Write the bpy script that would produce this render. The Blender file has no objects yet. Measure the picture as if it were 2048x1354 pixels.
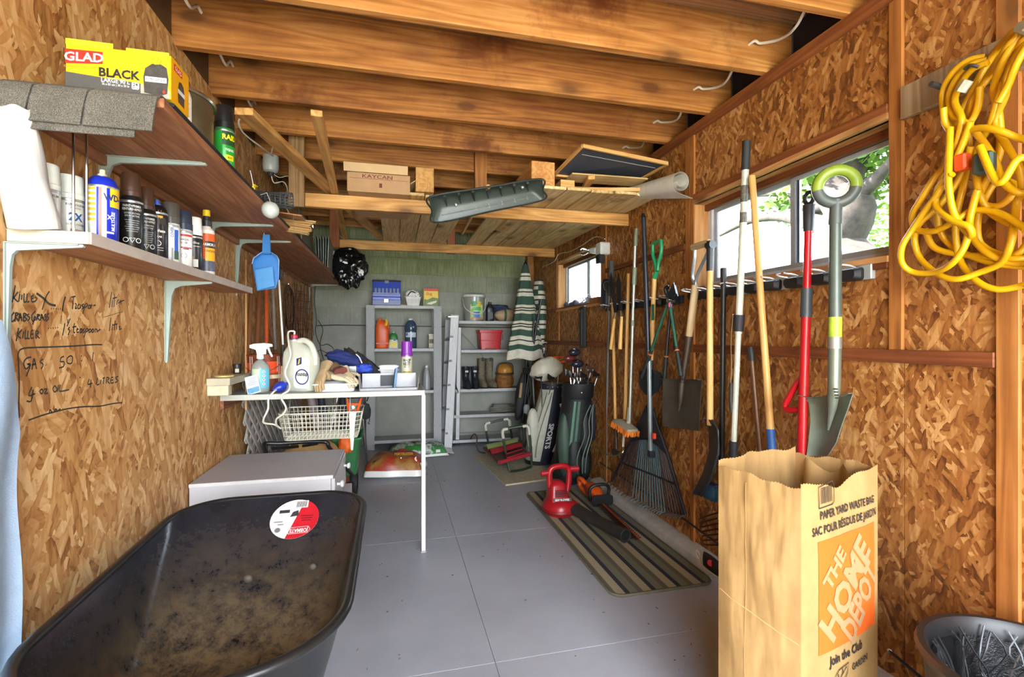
import bpy, math, random
from mathutils import Vector, Matrix, noise as mnoise
random.seed(7)
R = math.radians
scene = bpy.context.scene
col = scene.collection

# ------------------------------------------------------------------ camera, light, exposure
CAM_H, FPX, U0, V0, YAW = 1.27, 965.0, 1024.0, 673.0, math.atan(237/965)
cd = bpy.data.cameras.new('camera'); cam = bpy.data.objects.new('camera', cd); col.objects.link(cam)
cam.location = (0, 0, CAM_H); cam.rotation_euler = (R(90), 0, -YAW)
cd.sensor_width = 36; cd.lens = 36*FPX/2048; cd.shift_y = -4/2048; cd.clip_start = 0.02
scene.camera = cam
w = bpy.data.worlds.new('world'); scene.world = w; w.use_nodes = True
bg = w.node_tree.nodes['Background']; bg.inputs[0].default_value = (0.82, 0.90, 1.0, 1); bg.inputs[1].default_value = 11.5
sd = bpy.data.lights.new('sun', 'SUN'); sd.energy = 55; sd.angle = R(1.5); sd.color = (1, .94, .84)
so = bpy.data.objects.new('sun', sd); col.objects.link(so); so.rotation_euler = (R(0), R(-48), R(-28))
ad = bpy.data.lights.new('doorway_fill', 'AREA'); ad.shape = 'RECTANGLE'; ad.size = 3.4; ad.size_y = 3.0; ad.energy = 120; ad.color = (1.0, .97, .93)
ao = bpy.data.objects.new('doorway_fill', ad); col.objects.link(ao); ao.location = (0.41, -6.0, 2.2); ao.rotation_euler = (R(90), 0, 0)  # area lamp added outside the open front to fill the room evenly
vs = scene.view_settings; scene.display_settings.display_device = 'sRGB'
vs.view_transform = 'Standard'; vs.look = 'None'; vs.gamma = 1; vs.use_curve_mapping = False
vs.exposure = 0.8
cy = scene.cycles; cy.max_bounces = 6; cy.diffuse_bounces = 3; cy.glossy_bounces = 3; cy.transmission_bounces = 5; cy.transparent_max_bounces = 6
cy.caustics_reflective = False; cy.caustics_refractive = False

# ------------------------------------------------------------------ measuring: a sight line met with a plane of the room
_cs, _sn = math.cos(YAW), math.sin(YAW)
def P(u, v, X=None, Y=None, Z=None):
    t = (u-U0)/FPX; s = (V0-v)/FPX
    d = Vector((_cs*t+_sn, -_sn*t+_cs, s))
    if X is not None: k = X/d.x
    elif Y is not None: k = Y/d.y
    else: k = (Z-CAM_H)/d.z
    return Vector((d.x*k, d.y*k, CAM_H+d.z*k))

# ------------------------------------------------------------------ materials
def lin(c):
    if isinstance(c, str):
        c = [int(c[i:i+2], 16)/255 for i in (0, 2, 4)]
    return tuple((x/12.92 if x <= .04045 else ((x+.055)/1.055)**2.4) for x in c)
class NT:
    def __init__(s, name):
        s.m = bpy.data.materials.new(name); s.m.use_nodes = True
        s.t = s.m.node_tree; s.b = s.t.nodes['Principled BSDF']; s.out = s.t.nodes['Material Output']
        s._tc = None
    def n(s, typ, ins=None, **kw):
        nd = s.t.nodes.new('ShaderNode'+typ)
        for k, v in kw.items(): setattr(nd, k, v)
        if ins:
            for k, v in ins.items(): s.set(nd, k, v)
        return nd
    def set(s, nd, k, v):
        i = nd.inputs[k]
        if isinstance(v, bpy.types.NodeSocket): s.t.links.new(v, i)
        elif isinstance(v, bpy.types.Node): s.t.links.new(v.outputs[0], i)
        else: i.default_value = v
    def obj(s):
        if not s._tc: s._tc = s.n('TexCoord')
        return s._tc.outputs['Object']
    def math(s, op, a, b=None, c=None, clamp=False):
        nd = s.n('Math', operation=op, use_clamp=clamp); s.set(nd, 0, a)
        if b is not None: s.set(nd, 1, b)
        if c is not None: s.set(nd, 2, c)
        return nd.outputs[0]
    def noise(s, vec, scale, detail=3, rough=.6, dim='3D'):
        nd = s.n('TexNoise', {'Vector': vec, 'Scale': scale, 'Detail': detail, 'Roughness': rough}, noise_dimensions=dim); return nd
    def maps(s, vec, scale=(1, 1, 1), rot=(0, 0, 0), loc=(0, 0, 0), typ='POINT'):
        return s.n('Mapping', {'Vector': vec, 'Scale': scale, 'Rotation': rot, 'Location': loc}, vector_type=typ).outputs[0]
    def ramp(s, fac, stops, interp='LINEAR'):
        nd = s.n('ValToRGB', {'Fac': fac}); cr = nd.color_ramp; cr.interpolation = interp
        while len(cr.elements) < len(stops): cr.elements.new(.5)
        for e, (p, c) in zip(cr.elements, stops):
            e.position = p; e.color = (*c[:3], 1) if len(c) >= 3 else (c[0],)*3+(1,)
        return nd.outputs[0]
    def mix(s, fac, a, b, blend='MIX'):
        nd = s.n('Mix', data_type='RGBA', blend_type=blend)
        s.set(nd, 0, fac)
        for k, v in ((6, a), (7, b)):
            if isinstance(v, tuple) and len(v) == 3: v = (*v, 1)
            s.set(nd, k, v)
        return nd.outputs[2]
    def rnd(s): return s.n('ObjectInfo').outputs['Random']
    def bump(s, h, strength=.2, dist=.002):
        nd = s.n('Bump', {'Height': h, 'Strength': strength, 'Distance': dist}); s.set(s.b, 'Normal', nd.outputs[0])
    def fin(s, color=None, rough=.6, metal=0, **kw):
        if color is not None:
            if isinstance(color, tuple) and len(color) == 3: color = (*color, 1)
            s.set(s.b, 'Base Color', color)
        s.set(s.b, 'Roughness', rough); s.set(s.b, 'Metallic', metal)
        for k, v in kw.items(): s.set(s.b, k, v)
        return s.m
_MC = {}
def mat(c, rough=.5, metal=0, var=.10, scale=18, bump=0, spec=None, trans=0, coat=0, wear=None):
    """a plain painted / plastic / metal surface with slight procedural unevenness; c is an sRGB hex"""
    key = (c, rough, metal, var, scale, bump, spec, trans, coat, wear)
    if key in _MC: return _MC[key]
    t = NT('m_'+c); base = lin(c)
    nz = t.noise(t.obj(), scale, 4, .65)
    lo = tuple(x*(1-var) for x in base); hi = tuple(min(1, x*(1+var)) for x in base)
    cl = t.ramp(nz.outputs[0], [(.3, lo), (.7, hi)])
    if wear:
        n2 = t.noise(t.obj(), wear[1], 6, .75)
        f = t.ramp(n2.outputs[0], [(wear[2], (0, 0, 0)), (wear[2]+.1, (1, 1, 1))])
        cl = t.mix(f, cl, lin(wear[0]))
    kw = {}
    if spec is not None: kw['Specular IOR Level'] = spec
    if trans: kw['Transmission Weight'] = trans
    if coat: kw['Coat Weight'] = coat
    if bump: t.bump(t.noise(t.obj(), scale*6, 3).outputs[0], bump, .002)
    _MC[key] = t.fin(cl, rough, metal, **kw); return _MC[key]

def osb(name, ax, stops, scale=1.0, dark=.0):
    """oriented strand board: stacked layers of stretched flakes in different directions; ax = the two coordinate axes of the sheet"""
    t = NT(name)
    sp = t.n('SeparateXYZ', {0: t.obj()})
    v2 = t.n('CombineXYZ', {0: sp.outputs[ax[0]], 1: sp.outputs[ax[1]]}).outputs[0]
    wob = t.noise(v2, 14, 3, .6)
    v2 = t.mix(.02, v2, wob.outputs[1], 'ADD')
    tone = None; hgt = None
    gr0 = t.noise(t.maps(v2, (60, 9, 1), (0, 0, .35)), 1.0, 2, .6, '2D'); gr1 = t.noise(t.maps(v2, (9, 60, 1), (0, 0, .3)), 1.0, 2, .6, '2D')
    spec = [(12, .10, .034, .0), (80, .13, .026, .40), (-38, .09, .028, .48), (55, .12, .022, .55), (-70, .10, .030, .60)]
    for i, (ang, ln, wd, th) in enumerate(spec):
        mv = t.maps(v2, (ln*scale, wd*scale, 1), (0, 0, R(ang)), (i*.37, i*.71, 0), 'TEXTURE')
        vo = t.n('TexVoronoi', {'Vector': mv, 'Scale': 1.0, 'Randomness': .9}, voronoi_dimensions='2D', distance='CHEBYCHEV')
        cs = t.n('SeparateColor', {0: vo.outputs['Color']})
        gr = gr1 if i in (0, 2) else gr0
        tn = t.math('MULTIPLY_ADD', cs.outputs[1], .62, t.math('MULTIPLY', gr.outputs[0], .50))
        tn = t.math('MULTIPLY_ADD', t.math('SUBTRACT', vo.outputs['Distance'], .38, clamp=True), -.5, tn)
        if tone is None: tone = tn; hgt = cs.outputs[2]
        else:
            mk = t.math('GREATER_THAN', cs.outputs[0], th)
            tone = t.n('Mix', {0: mk, 2: tone, 3: tn}).outputs[0]; hgt = t.n('Mix', {0: mk, 2: hgt, 3: cs.outputs[2]}).outputs[0]
    big = t.noise(v2, 1.6, 3, .6)
    tone2 = t.math('SUBTRACT', t.math('MULTIPLY_ADD', t.math('SUBTRACT', big.outputs[0], .5), .45, tone), dark)
    clr = t.ramp(tone2, [(p, lin(c)) for p, c in stops])
    t.bump(t.math('MULTIPLY_ADD', tone, .5, hgt), .25, .002)
    return t.fin(clr, .6, 0)

def wood(name, lo, mid, hi, axis=0, knots=True, rough=.62, stain=None, ring=1.0, thin=None):
    t = NT(name)
    rn = t.rnd()
    off = t.n('CombineXYZ', {0: t.math('MULTIPLY', rn, 7.3), 1: t.math('MULTIPLY', rn, 11.1), 2: t.math('MULTIPLY', rn, 5.7)}).outputs[0]
    v = t.n('VectorMath', {0: t.obj(), 1: off}, operation='ADD').outputs[0]
    sc = [9, 9, 9]; sc[axis] = .55
    wv = t.maps(v, tuple(sc))
    warp = t.noise(wv, 1.1, 2, .5)
    rings = t.math('FRACT', t.math('MULTIPLY', warp.outputs[0], 9*ring))
    rings = t.math('ABSOLUTE', t.math('SUBTRACT', rings, .5))
    sc2 = [55, 55, 55]; sc2[axis] = 1.6
    fine = t.noise(t.maps(v, tuple(sc2)), 1.4, 4, .7)
    blot = t.noise(v, 2.4, 4, .65)
    tone = t.math('ADD', t.math('MULTIPLY', rings, .42), t.math('ADD', t.math('MULTIPLY', fine.outputs[0], .40), t.math('MULTIPLY', blot.outputs[0], .42)))
    tone = t.math('ADD', tone, t.math('MULTIPLY', t.math('SUBTRACT', rn, .5), .16))
    clr = t.ramp(tone, [(.28, lin(lo)), (.56, lin(mid)), (.86, lin(hi))])
    if knots:
        ks = [9, 9, 9]; ks[axis] = 3.6
        if thin is not None: ks[thin] = .4; ks[axis] = 4.2
        vo = t.n('TexVoronoi', {'Vector': t.maps(v, tuple(ks)), 'Scale': .62, 'Randomness': 1.0})
        kd = t.ramp(vo.outputs['Distance'], [(.10, (1, 1, 1)), (.17, (.45,)*3), (.36, (0, 0, 0))])
        clr = t.mix(t.math('MULTIPLY', kd, .8), clr, lin('5a3414'))
    if stain:
        sn = t.noise(v, stain[1], 6, .7)
        clr = t.mix(t.ramp(sn.outputs[0], [(stain[2], (0, 0, 0)), (stain[2]+.12, (1, 1, 1))]), clr, lin(stain[0]))
    t.bump(fine.outputs[0], .18, .0012)
    return t.fin(clr, rough, 0)

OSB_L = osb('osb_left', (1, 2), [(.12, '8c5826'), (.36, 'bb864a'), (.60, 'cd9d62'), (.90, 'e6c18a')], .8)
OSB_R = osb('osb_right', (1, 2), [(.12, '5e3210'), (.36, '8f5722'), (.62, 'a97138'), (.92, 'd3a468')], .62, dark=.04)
OSB_F = osb('osb_far', (0, 2), [(.12, '75441a'), (.36, 'a56c30'), (.62, 'bf8748'), (.92, 'dcb278')])
W_JOIST = wood('wood_joist', '7d4518', 'b57838', 'd8a462', 0, True, stain=('6f3810', 1.3, .56), thin=1)
W_PINE = wood('wood_pine', 'a06a2c', 'cf9c58', 'e8c88c', 0, True, thin=1)
W_PLANK = wood('wood_loft_plank', 'a37e46', 'd3b278', 'ecd8a8', 0, True, stain=('7d5a30', 2.2, .62), thin=2)
W_STUD = wood('wood_stud', '7a4518', 'aa6c30', 'c98f50', 2, True)
W_RAIL = wood('wood_rail', '5a2c14', '7e4420', 'a0622f', 1, False)
W_WEATH = wood('wood_weathered', '5f4a36', '8d7456', 'b8a080', 1, True)
W_REVEAL = wood('wood_reveal', 'b5773a', 'd9a468', 'f0cc98', 1, True)
W_REVZ = wood('wood_reveal_upright', 'b5773a', 'd9a468', 'f0cc98', 2, True)
W_SHELF = wood('wood_shelf', '6b3c24', '96623f', 'b88860', 1, False, stain=('a5836a', 5, .66))
W_DECK = wood('wood_deck', '7d5230', 'b08658', 'd0ab80', 1, True, stain=('4a3524', 2.0, .66))
W_HAND = wood('wood_handle', 'b8843e', 'd6a860', 'e8c686', 2, False, rough=.45)
W_OLDH = wood('wood_handle_old', '8d7350', 'b79c72', 'd2bd98', 2, False, rough=.55)

# ------------------------------------------------------------------ geometry: (verts, faces) pairs
def join(*gs):
    V, F = [], []
    for g in gs:
        k = len(V); V += [Vector(v) for v in g[0]]; F += [tuple(i+k for i in f) for f in g[1]]
    return V, F
def tf(g, loc=(0, 0, 0), rz=0, rx=0, ry=0, s=1, M=None):
    m = M if M is not None else Matrix.Translation(loc) @ Matrix.Rotation(rz, 4, 'Z') @ Matrix.Rotation(ry, 4, 'Y') @ Matrix.Rotation(rx, 4, 'X')
    if M is None and s != 1:
        m = m @ (Matrix.Diagonal((*s, 1)) if isinstance(s, (tuple, list)) else Matrix.Scale(s, 4))
    return [m @ Vector(v) for v in g[0]], g[1]
def box(x0, x1, y0, y1, z0, z1, b=0):
    if x0 > x1: x0, x1 = x1, x0
    if y0 > y1: y0, y1 = y1, y0
    if z0 > z1: z0, z1 = z1, z0
    if not b:
        V = [Vector((x, y, z)) for z in (z0, z1) for y in (y0, y1) for x in (x0, x1)]
        return V, [(0, 2, 3, 1), (4, 5, 7, 6), (0, 1, 5, 4), (2, 6, 7, 3), (0, 4, 6, 2), (1, 3, 7, 5)]
    b = min(b, (x1-x0)*.45, (y1-y0)*.45, (z1-z0)*.45)
    V = []; idx = {}
    for sx in (0, 1):
        for sy in (0, 1):
            for sz in (0, 1):
                c = (x1 if sx else x0, y1 if sy else y0, z1 if sz else z0); d = (-b if sx else b, -b if sy else b, -b if sz else b)
                for a in range(3):
                    p = [c[i]+(0 if i == a else d[i]) for i in range(3)]
                    idx[(sx, sy, sz, a)] = len(V); V.append(Vector(p))
    F = []
    for a in range(3):
        o = [i for i in range(3) if i != a]
        for s in (0, 1):
            q = []
            for (p, r) in ((0, 0), (1, 0), (1, 1), (0, 1)):
                k = [0, 0, 0]; k[a] = s; k[o[0]] = p; k[o[1]] = r; q.append(idx[(*k, a)])
            F.append(tuple(q if (s == 1) == (a != 1) else q[::-1]))
    for a in range(3):
        o = [i for i in range(3) if i != a]
        for p in (0, 1):
            for r in (0, 1):
                k0 = [0, 0, 0]; k0[o[0]] = p; k0[o[1]] = r; k1 = list(k0); k1[a] = 1
                F.append((idx[(*k0, o[0])], idx[(*k1, o[0])], idx[(*k1, o[1])], idx[(*k0, o[1])]))
    for sx in (0, 1):
        for sy in (0, 1):
            for sz in (0, 1): F.append(tuple(idx[(sx, sy, sz, a)] for a in range(3)))
    return V, F
def lathe(prof, n=24, c=(0, 0, 0), sx=1, sy=1):
    """prof = [(r, z), ...] turned about the vertical axis"""
    V, F, rings = [], [], []
    for r, z in prof:
        if r < 1e-6: rings.append([len(V)]); V.append(Vector((c[0], c[1], c[2]+z)))
        else:
            rings.append(list(range(len(V), len(V)+n)))
            V += [Vector((c[0]+sx*r*math.cos(2*math.pi*i/n), c[1]+sy*r*math.sin(2*math.pi*i/n), c[2]+z)) for i in range(n)]
    for a, b in zip(rings, rings[1:]):
        for i in range(n):
            j = (i+1) % n
            if len(a) == 1 and len(b) == 1: continue
            if len(a) == 1: F.append((a[0], b[j], b[i]))
            elif len(b) == 1: F.append((a[i], a[j], b[0]))
            else: F.append((a[i], a[j], b[j], b[i]))
    return V, F
def frame_of(d):
    d = Vector(d).normalized(); up = Vector((0, 0, 1)) if abs(d.z) < .95 else Vector((0, 1, 0))
    a = d.cross(up).normalized(); return a, a.cross(d).normalized() * -1, d
def tube(path, r, n=8, close=False, caps=True, flat=1.0):
    """swept round bar; r may be one radius or one per point"""
    pts = [Vector(p) for p in path]; m = len(pts); V, F = [], []
    rs = r if isinstance(r, (list, tuple)) else [r]*m
    pa = None
    for i, p in enumerate(pts):
        if close: d = pts[(i+1) % m]-pts[i-1]
        else: d = pts[min(i+1, m-1)]-pts[max(i-1, 0)]
        if d.length < 1e-9: d = Vector((0, 0, 1))
        d.normalize()
        if pa is None: a = frame_of(d)[0]
        else:
            a = pa-d*pa.dot(d)
            a = a.normalized() if a.length > 1e-6 else frame_of(d)[0]
        pa = a; b = d.cross(a)
        V += [p+(a*math.cos(2*math.pi*k/n)+b*math.sin(2*math.pi*k/n)*flat)*rs[i] for k in range(n)]
    for i in range(m if close else m-1):
        j = (i+1) % m
        for k in range(n): F.append((i*n+k, i*n+(k+1) % n, j*n+(k+1) % n, j*n+k))
    if caps and not close:
        F.append(tuple(range(n))[::-1]); F.append(tuple((m-1)*n+k for k in range(n)))
    return V, F
def smooth(pts, k=6, close=False):
    """Catmull-Rom through the points"""
    p = [Vector(q) for q in pts]; m = len(p); out = []
    for i in range(m if close else m-1):
        a, b, c, d = (p[(i-1) % m], p[i], p[(i+1) % m], p[(i+2) % m]) if close else (p[max(i-1, 0)], p[i], p[i+1], p[min(i+2, m-1)])
        for s in range(k):
            t = s/k; out.append(.5*((2*b)+(c-a)*t+(2*a-5*b+4*c-d)*t*t+(3*b-a-3*c+d)*t**3))
    if not close: out.append(p[-1])
    return out
def prism(poly, d, M=None):
    """outline [(x, y)] extruded from z=0 to z=d (convex or simple), then placed by M"""
    n = len(poly); V = [Vector((x, y, 0)) for x, y in poly]+[Vector((x, y, d)) for x, y in poly]
    F = [tuple(range(n))[::-1], tuple(range(n, 2*n))]+[(i, (i+1) % n, (i+1) % n+n, i+n) for i in range(n)]
    if M is not None: V = [M @ v for v in V]
    return V, F
def loft(rings, close=True, caps=True):
    """skin through rings of equal length"""
    n = len(rings[0]); V = [Vector(p) for r in rings for p in r]; F = []
    for i in range(len(rings)-1):
        for k in range(n if close else n-1):
            a = i*n+k; b = i*n+(k+1) % n; F.append((a, b, b+n, a+n))
    if caps and close:
        F.append(tuple(range(n))[::-1]); F.append(tuple(range((len(rings)-1)*n, len(rings)*n)))
    return V, F
def grid(fn, nu, nv):
    V = [Vector(fn(i/nu, j/nv)) for j in range(nv+1) for i in range(nu+1)]
    return V, [(j*(nu+1)+i, j*(nu+1)+i+1, (j+1)*(nu+1)+i+1, (j+1)*(nu+1)+i) for j in range(nv) for i in range(nu)]
def shell(g, th):
    """thicken an open sheet along its vertex normals"""
    V, F = g; N = [Vector() for _ in V]
    for f in F:
        nn = (V[f[1]]-V[f[0]]).cross(V[f[2]]-V[f[0]])
        for i in f: N[i] += nn
    n = len(V); W = V+[v-(q.normalized() if q.length > 0 else q)*th for v, q in zip(V, N)]
    E = {}
    for f in F:
        for a, b in zip(f, f[1:]+f[:1]):
            E[(a, b)] = 1
    G = list(F)+[tuple(i+n for i in f[::-1]) for f in F]
    for (a, b) in E:
        if (b, a) not in E: G.append((b, a, a+n, b+n))
    return W, G
def rrect(w, h, r, k=4, cx=0, cy=0):
    out = []
    for (sx, sy, a0) in ((1, 1, 0), (-1, 1, 90), (-1, -1, 180), (1, -1, 270)):
        for i in range(k+1):
            a = R(a0+90*i/k); out.append((cx+sx*(w/2-r)+r*math.cos(a), cy+sy*(h/2-r)+r*math.sin(a)))
    return out
def blob(c, rx, ry, rz, nu=18, nv=12, amp=.1, fr=3, seed=0):
    V, F = lathe([(math.sin(math.pi*i/nv), -math.cos(math.pi*i/nv)) for i in range(nv+1)], nu)
    out = []
    for v in V:
        k = 1+amp*mnoise.fractal(v*fr+Vector((seed, seed*2.3, 0)), .8, 2, 4)
        out.append(Vector((c[0]+v.x*rx*k, c[1]+v.y*ry*k, c[2]+v.z*rz*k)))
    return out, F

# ------------------------------------------------------------------ objects
def raw(name, g, m, parent=None, loc=(0, 0, 0), sharp=32, kind=None, flat=False):
    me = bpy.data.meshes.new(name); me.from_pydata([tuple(v) for v in g[0]], [], g[1])
    ms = m if isinstance(m, (list, tuple)) else [m]
    for x in ms: me.materials.append(x)
    if not flat:
        me.polygons.foreach_set('use_smooth', [True]*len(me.polygons)); me.set_sharp_from_angle(angle=R(sharp))
    me.update()
    o = bpy.data.objects.new(name, me); col.objects.link(o); o.location = loc
    if parent: o.parent = parent
    if kind: o['kind'] = kind
    return o
def tag(o, label, cat, group=None):
    o['label'] = label; o['category'] = cat
    if group: o['group'] = group
    return o
def thing(name, label, cat, base=(0, 0, 0), group=None):
    o = bpy.data.objects.new(name, None); col.objects.link(o); o.location = base; o.empty_display_size = .05
    return tag(o, label, cat, group)
def wl(o):
    v = Vector((0, 0, 0))
    while o: v = v+Vector(o.location); o = o.parent
    return v
def part(par, name, g, m, sharp=32, label=None, kind=None, flat=False):
    """a part given in room coordinates, hung under its thing"""
    off = wl(par)
    o = raw(name, ([Vector(v)-off for v in g[0]], g[1]), m, par, sharp=sharp, flat=flat)
    if label: o['label'] = label
    if kind: o['kind'] = kind
    return o
def solo(name, g, m, label, cat, group=None, sharp=32):
    """a thing that is one mesh; its origin at the middle of its base"""
    V = g[0]; c = Vector(((min(v.x for v in V)+max(v.x for v in V))/2, (min(v.y for v in V)+max(v.y for v in V))/2, min(v.z for v in V)))
    o = raw(name, ([v-c for v in V], g[1]), m, None, c, sharp); return tag(o, label, cat, group)
def setm(o, fn):
    """pick a material slot per face from its centre (in the mesh's own coordinates)"""
    for p in o.data.polygons: p.material_index = fn(p.center, p.normal)
def board(name, p0, p1, wd, th, m, par=None, up=(0, 0, 1), b=.002):
    """a sawn board from p0 to p1 (centre line), wd across, th along 'up'; grain follows its length"""
    p0, p1 = Vector(p0), Vector(p1); d = p1-p0; L = d.length; x = d.normalized(); upv = Vector(up)
    z = (upv-x*upv.dot(x)).normalized(); y = z.cross(x)
    g = box(-L/2, L/2, -wd/2, wd/2, -th/2, th/2, b)
    o = raw(name, g, m, par, sharp=20)
    M = Matrix((x, y, z)).transposed().to_4x4(); M.translation = (p0+p1)/2 - (wl(par) if par else Vector())
    o.matrix_local = M
    return o
def rod(name, p0, p1, r0, r1, m, par=None, n=14, prof=None, sharp=40):
    """a turned bar from p0 to p1; prof = [(radius, 0..1)] overrides the straight taper; own z axis along it"""
    p0, p1 = Vector(p0), Vector(p1); d = p1-p0; L = d.length
    pr = [(r, f*L) for r, f in prof] if prof else [(r0, 0), (r1, L)]
    pr = [(0, pr[0][1])]+pr+[(0, pr[-1][1])]
    o = raw(name, lathe(pr, n), m, par, sharp=sharp)
    q = Vector((0, 0, 1)).rotation_difference(d.normalized())
    o.rotation_mode = 'QUATERNION'; o.rotation_quaternion = q; o.location = p0-(wl(par) if par else Vector())
    return o
_TX = {}
def text2d(s, h, bold=0.0, wscale=1.0, shear=0, center=True, spacing=1.0):
    """lettering as flat faces, cap height h, x to the right, y up, centred on 0"""
    k = (s, round(h, 5), bold, wscale, shear, center, spacing)
    if k in _TX: return _TX[k]
    c = bpy.data.curves.new('lettering', 'FONT'); c.body = s; c.size = h/.70; c.offset = bold*h; c.shear = shear; c.space_character = spacing
    c.resolution_u = 2
    o = bpy.data.objects.new('lettering', c); col.objects.link(o)
    me = bpy.data.meshes.new_from_object(o)
    V = [Vector((v.co.x*wscale, v.co.y, 0)) for v in me.vertices]; F = [tuple(p.vertices) for p in me.polygons]
    bpy.data.objects.remove(o); bpy.data.meshes.remove(me); bpy.data.curves.remove(c)
    if V and center:
        cx = (min(v.x for v in V)+max(v.x for v in V))/2; cy = (min(v.y for v in V)+max(v.y for v in V))/2
        V = [Vector((v.x-cx, v.y-cy, 0)) for v in V]
    _TX[k] = (V, F); return V, F
def put(g, o, ux, uy, lift=.0006):
    """flat artwork (x right, y up) laid on a plane at o with axes ux, uy"""
    o, ux, uy = Vector(o), Vector(ux).normalized(), Vector(uy).normalized(); n = ux.cross(uy)
    return [o+ux*v.x+uy*v.y+n*(lift+v.z) for v in g[0]], g[1]
def wrap(g, c, r, a0, lift=.0006):
    """flat artwork wrapped round an upright cylinder at centre c (c.z = height of its middle); a0 = facing angle"""
    out = []
    for v in g[0]:
        a = a0+v.x/r; rr = r+lift+v.z; out.append(Vector((c[0]+rr*math.cos(a), c[1]+rr*math.sin(a), c[2]+v.y)))
    return out, g[1]
def rect2d(w_, h_, nx=1, cx=0, cy=0, z=0):
    V = []; F = []
    for i in range(nx+1):
        x = cx-w_/2+w_*i/nx; V += [Vector((x, cy-h_/2, z)), Vector((x, cy+h_/2, z))]
    for i in range(nx): F.append((2*i, 2*i+2, 2*i+3, 2*i+1))
    return V, F
def poly2d(pts, z=0): return [Vector((x, y, z)) for x, y in pts], [tuple(range(len(pts)))]
def disc2d(r, n=24, cx=0, cy=0, z=0, sx=1): return poly2d([(cx+sx*r*math.cos(2*math.pi*i/n), cy+r*math.sin(2*math.pi*i/n)) for i in range(n)], z)
def ring2d(r0, r1, n=24, cx=0, cy=0, z=0):
    V = []; F = []
    for i in range(n):
        a = 2*math.pi*i/n; V += [Vector((cx+r0*math.cos(a), cy+r0*math.sin(a), z)), Vector((cx+r1*math.cos(a), cy+r1*math.sin(a), z))]
    for i in range(n):
        j = (i+1) % n; F.append((2*i, 2*i+1, 2*j+1, 2*j))
    return V, F
def stroke2d(pts, wd):
    """a marker line as a flat ribbon"""
    p = [Vector((x, y, 0)) for x, y in pts]; V, F = [], []
    for i in range(len(p)):
        d = p[min(i+1, len(p)-1)]-p[max(i-1, 0)]
        n = Vector((-d.y, d.x, 0)).normalized() if d.length > 0 else Vector((0, 1, 0))
        V += [p[i]+n*wd/2, p[i]-n*wd/2]
    for i in range(len(p)-1): F.append((2*i, 2*i+1, 2*i+3, 2*i+2))
    return V, F
BLACK = mat('1b1b1c', .5); WHITE = mat('d9d9d5', .5); GALV = mat('a9adad', .38, .9); STEEL = mat('c4c6c8', .22, 1.0)
INK = mat('161616', .6, var=0); PAPERW = mat('dddcd6', .6, var=.02)
CHROME = mat('d6d6d8', .12, 1.0, var=.03)
# ------------------------------------------------------------------ the shed
XL, XR, YB, YF, ZJ = -.898, 1.72, 5.95, -1.6, 2.503
def struct(name, g, m, **k):
    o = raw(name, g, m, **k); o['kind'] = 'structure'; return o
# floor: grey-blue paint over plywood sheets
t = NT('floor_paint'); nz = t.noise(t.obj(), 2.2, 5, .6); sp = t.noise(t.obj(), 60, 3, .8)
c = t.ramp(nz.outputs[0], [(.3, lin('9a9da5')), (.7, lin('abaeb5'))])
c = t.mix(t.ramp(sp.outputs[0], [(.70, (0, 0, 0)), (.76, (1, 1, 1))]), c, lin('6e6b64'))
sc = t.noise(t.maps(t.obj(), (1, 6, 1), (0, 0, .7)), 16, 3, .7); c = t.mix(t.ramp(sc.outputs[0], [(.70, (0, 0, 0)), (.75, (.6,)*3)]), c, lin('b9bbbd'))
t.bump(nz.outputs[0], .1, .003); FLOORM = t.fin(c, t.ramp(nz.outputs[0], [(.3, (.30,)), (.7, (.45,))]), 0)
floor = struct('floor', box(XL-.1, XR+.1, YF, YB+.1, -.12, -.012), mat('5a5b5e', .8))
ys = [YF, -.60, .62, 1.84, 3.06, 4.28, 5.50, YB]
for i, (a, b) in enumerate(zip(ys, ys[1:])):
    xs = [XL, .385, XR] if i % 2 else [XL, .385, XR]
    for x0, x1 in zip(xs, xs[1:]):
        part(floor, 'floor_panel', box(x0+.0008, x1-.0008, a+.0008, b-.0008, -.012, 0, .0012), FLOORM)
# left wall
wl_ = struct('wall_left', box(XL-.12, XL-.012, YF, YB, -.1, 2.76), mat('5b4126', .8))
for a, b in ((YF, -.27), (-.27, .95), (.95, 2.17), (2.17, 3.39), (3.39, 4.61), (4.61, YB)):
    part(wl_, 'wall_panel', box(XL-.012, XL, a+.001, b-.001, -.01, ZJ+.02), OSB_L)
# right wall with two window openings
W = [(1.346, 2.49), (3.80, 4.93)]; WZ0, WZ1 = 1.558, 2.043
wr = struct('wall_right', box(XR+.125, XR+.14, YF, W[0][0]-.02, -.1, 2.76), mat('5b4126', .8))
def wr_piece(y0, y1, z0, z1): part(wr, 'sheathing', box(XR+.125, XR+.14, y0, y1, z0, z1), mat('8a8f90', .8))
wr_piece(W[0][1]+.02, W[1][0]-.02, -.1, 2.76); wr_piece(W[1][1]+.02, YB, -.1, 2.76)
for a, b in W: wr_piece(a-.02, b+.02, -.1, WZ0-.02); wr_piece(a-.02, b+.02, WZ1+.02, 2.76)
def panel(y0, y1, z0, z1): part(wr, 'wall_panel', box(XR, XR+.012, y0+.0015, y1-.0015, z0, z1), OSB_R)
for z0, z1 in ((-.01, 1.2), (1.2, ZJ)):
    panel(YF, .08, z0, z1); panel(.08, 1.30, z0, z1); panel(2.54, 3.72, z0, z1); panel(4.95, YB, z0, z1)
for a, b in ((1.30, 2.54), (3.72, 4.95)):
    panel(a, b, -.01, 1.2); panel(a, b, 1.2, WZ0); panel(a, b, WZ1, ZJ)
panel(2.49, 2.54, WZ0, WZ1); panel(1.30, 1.346, WZ0, WZ1); panel(3.72, 3.80, WZ0, WZ1); panel(4.93, 4.95, WZ0, WZ1)
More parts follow.
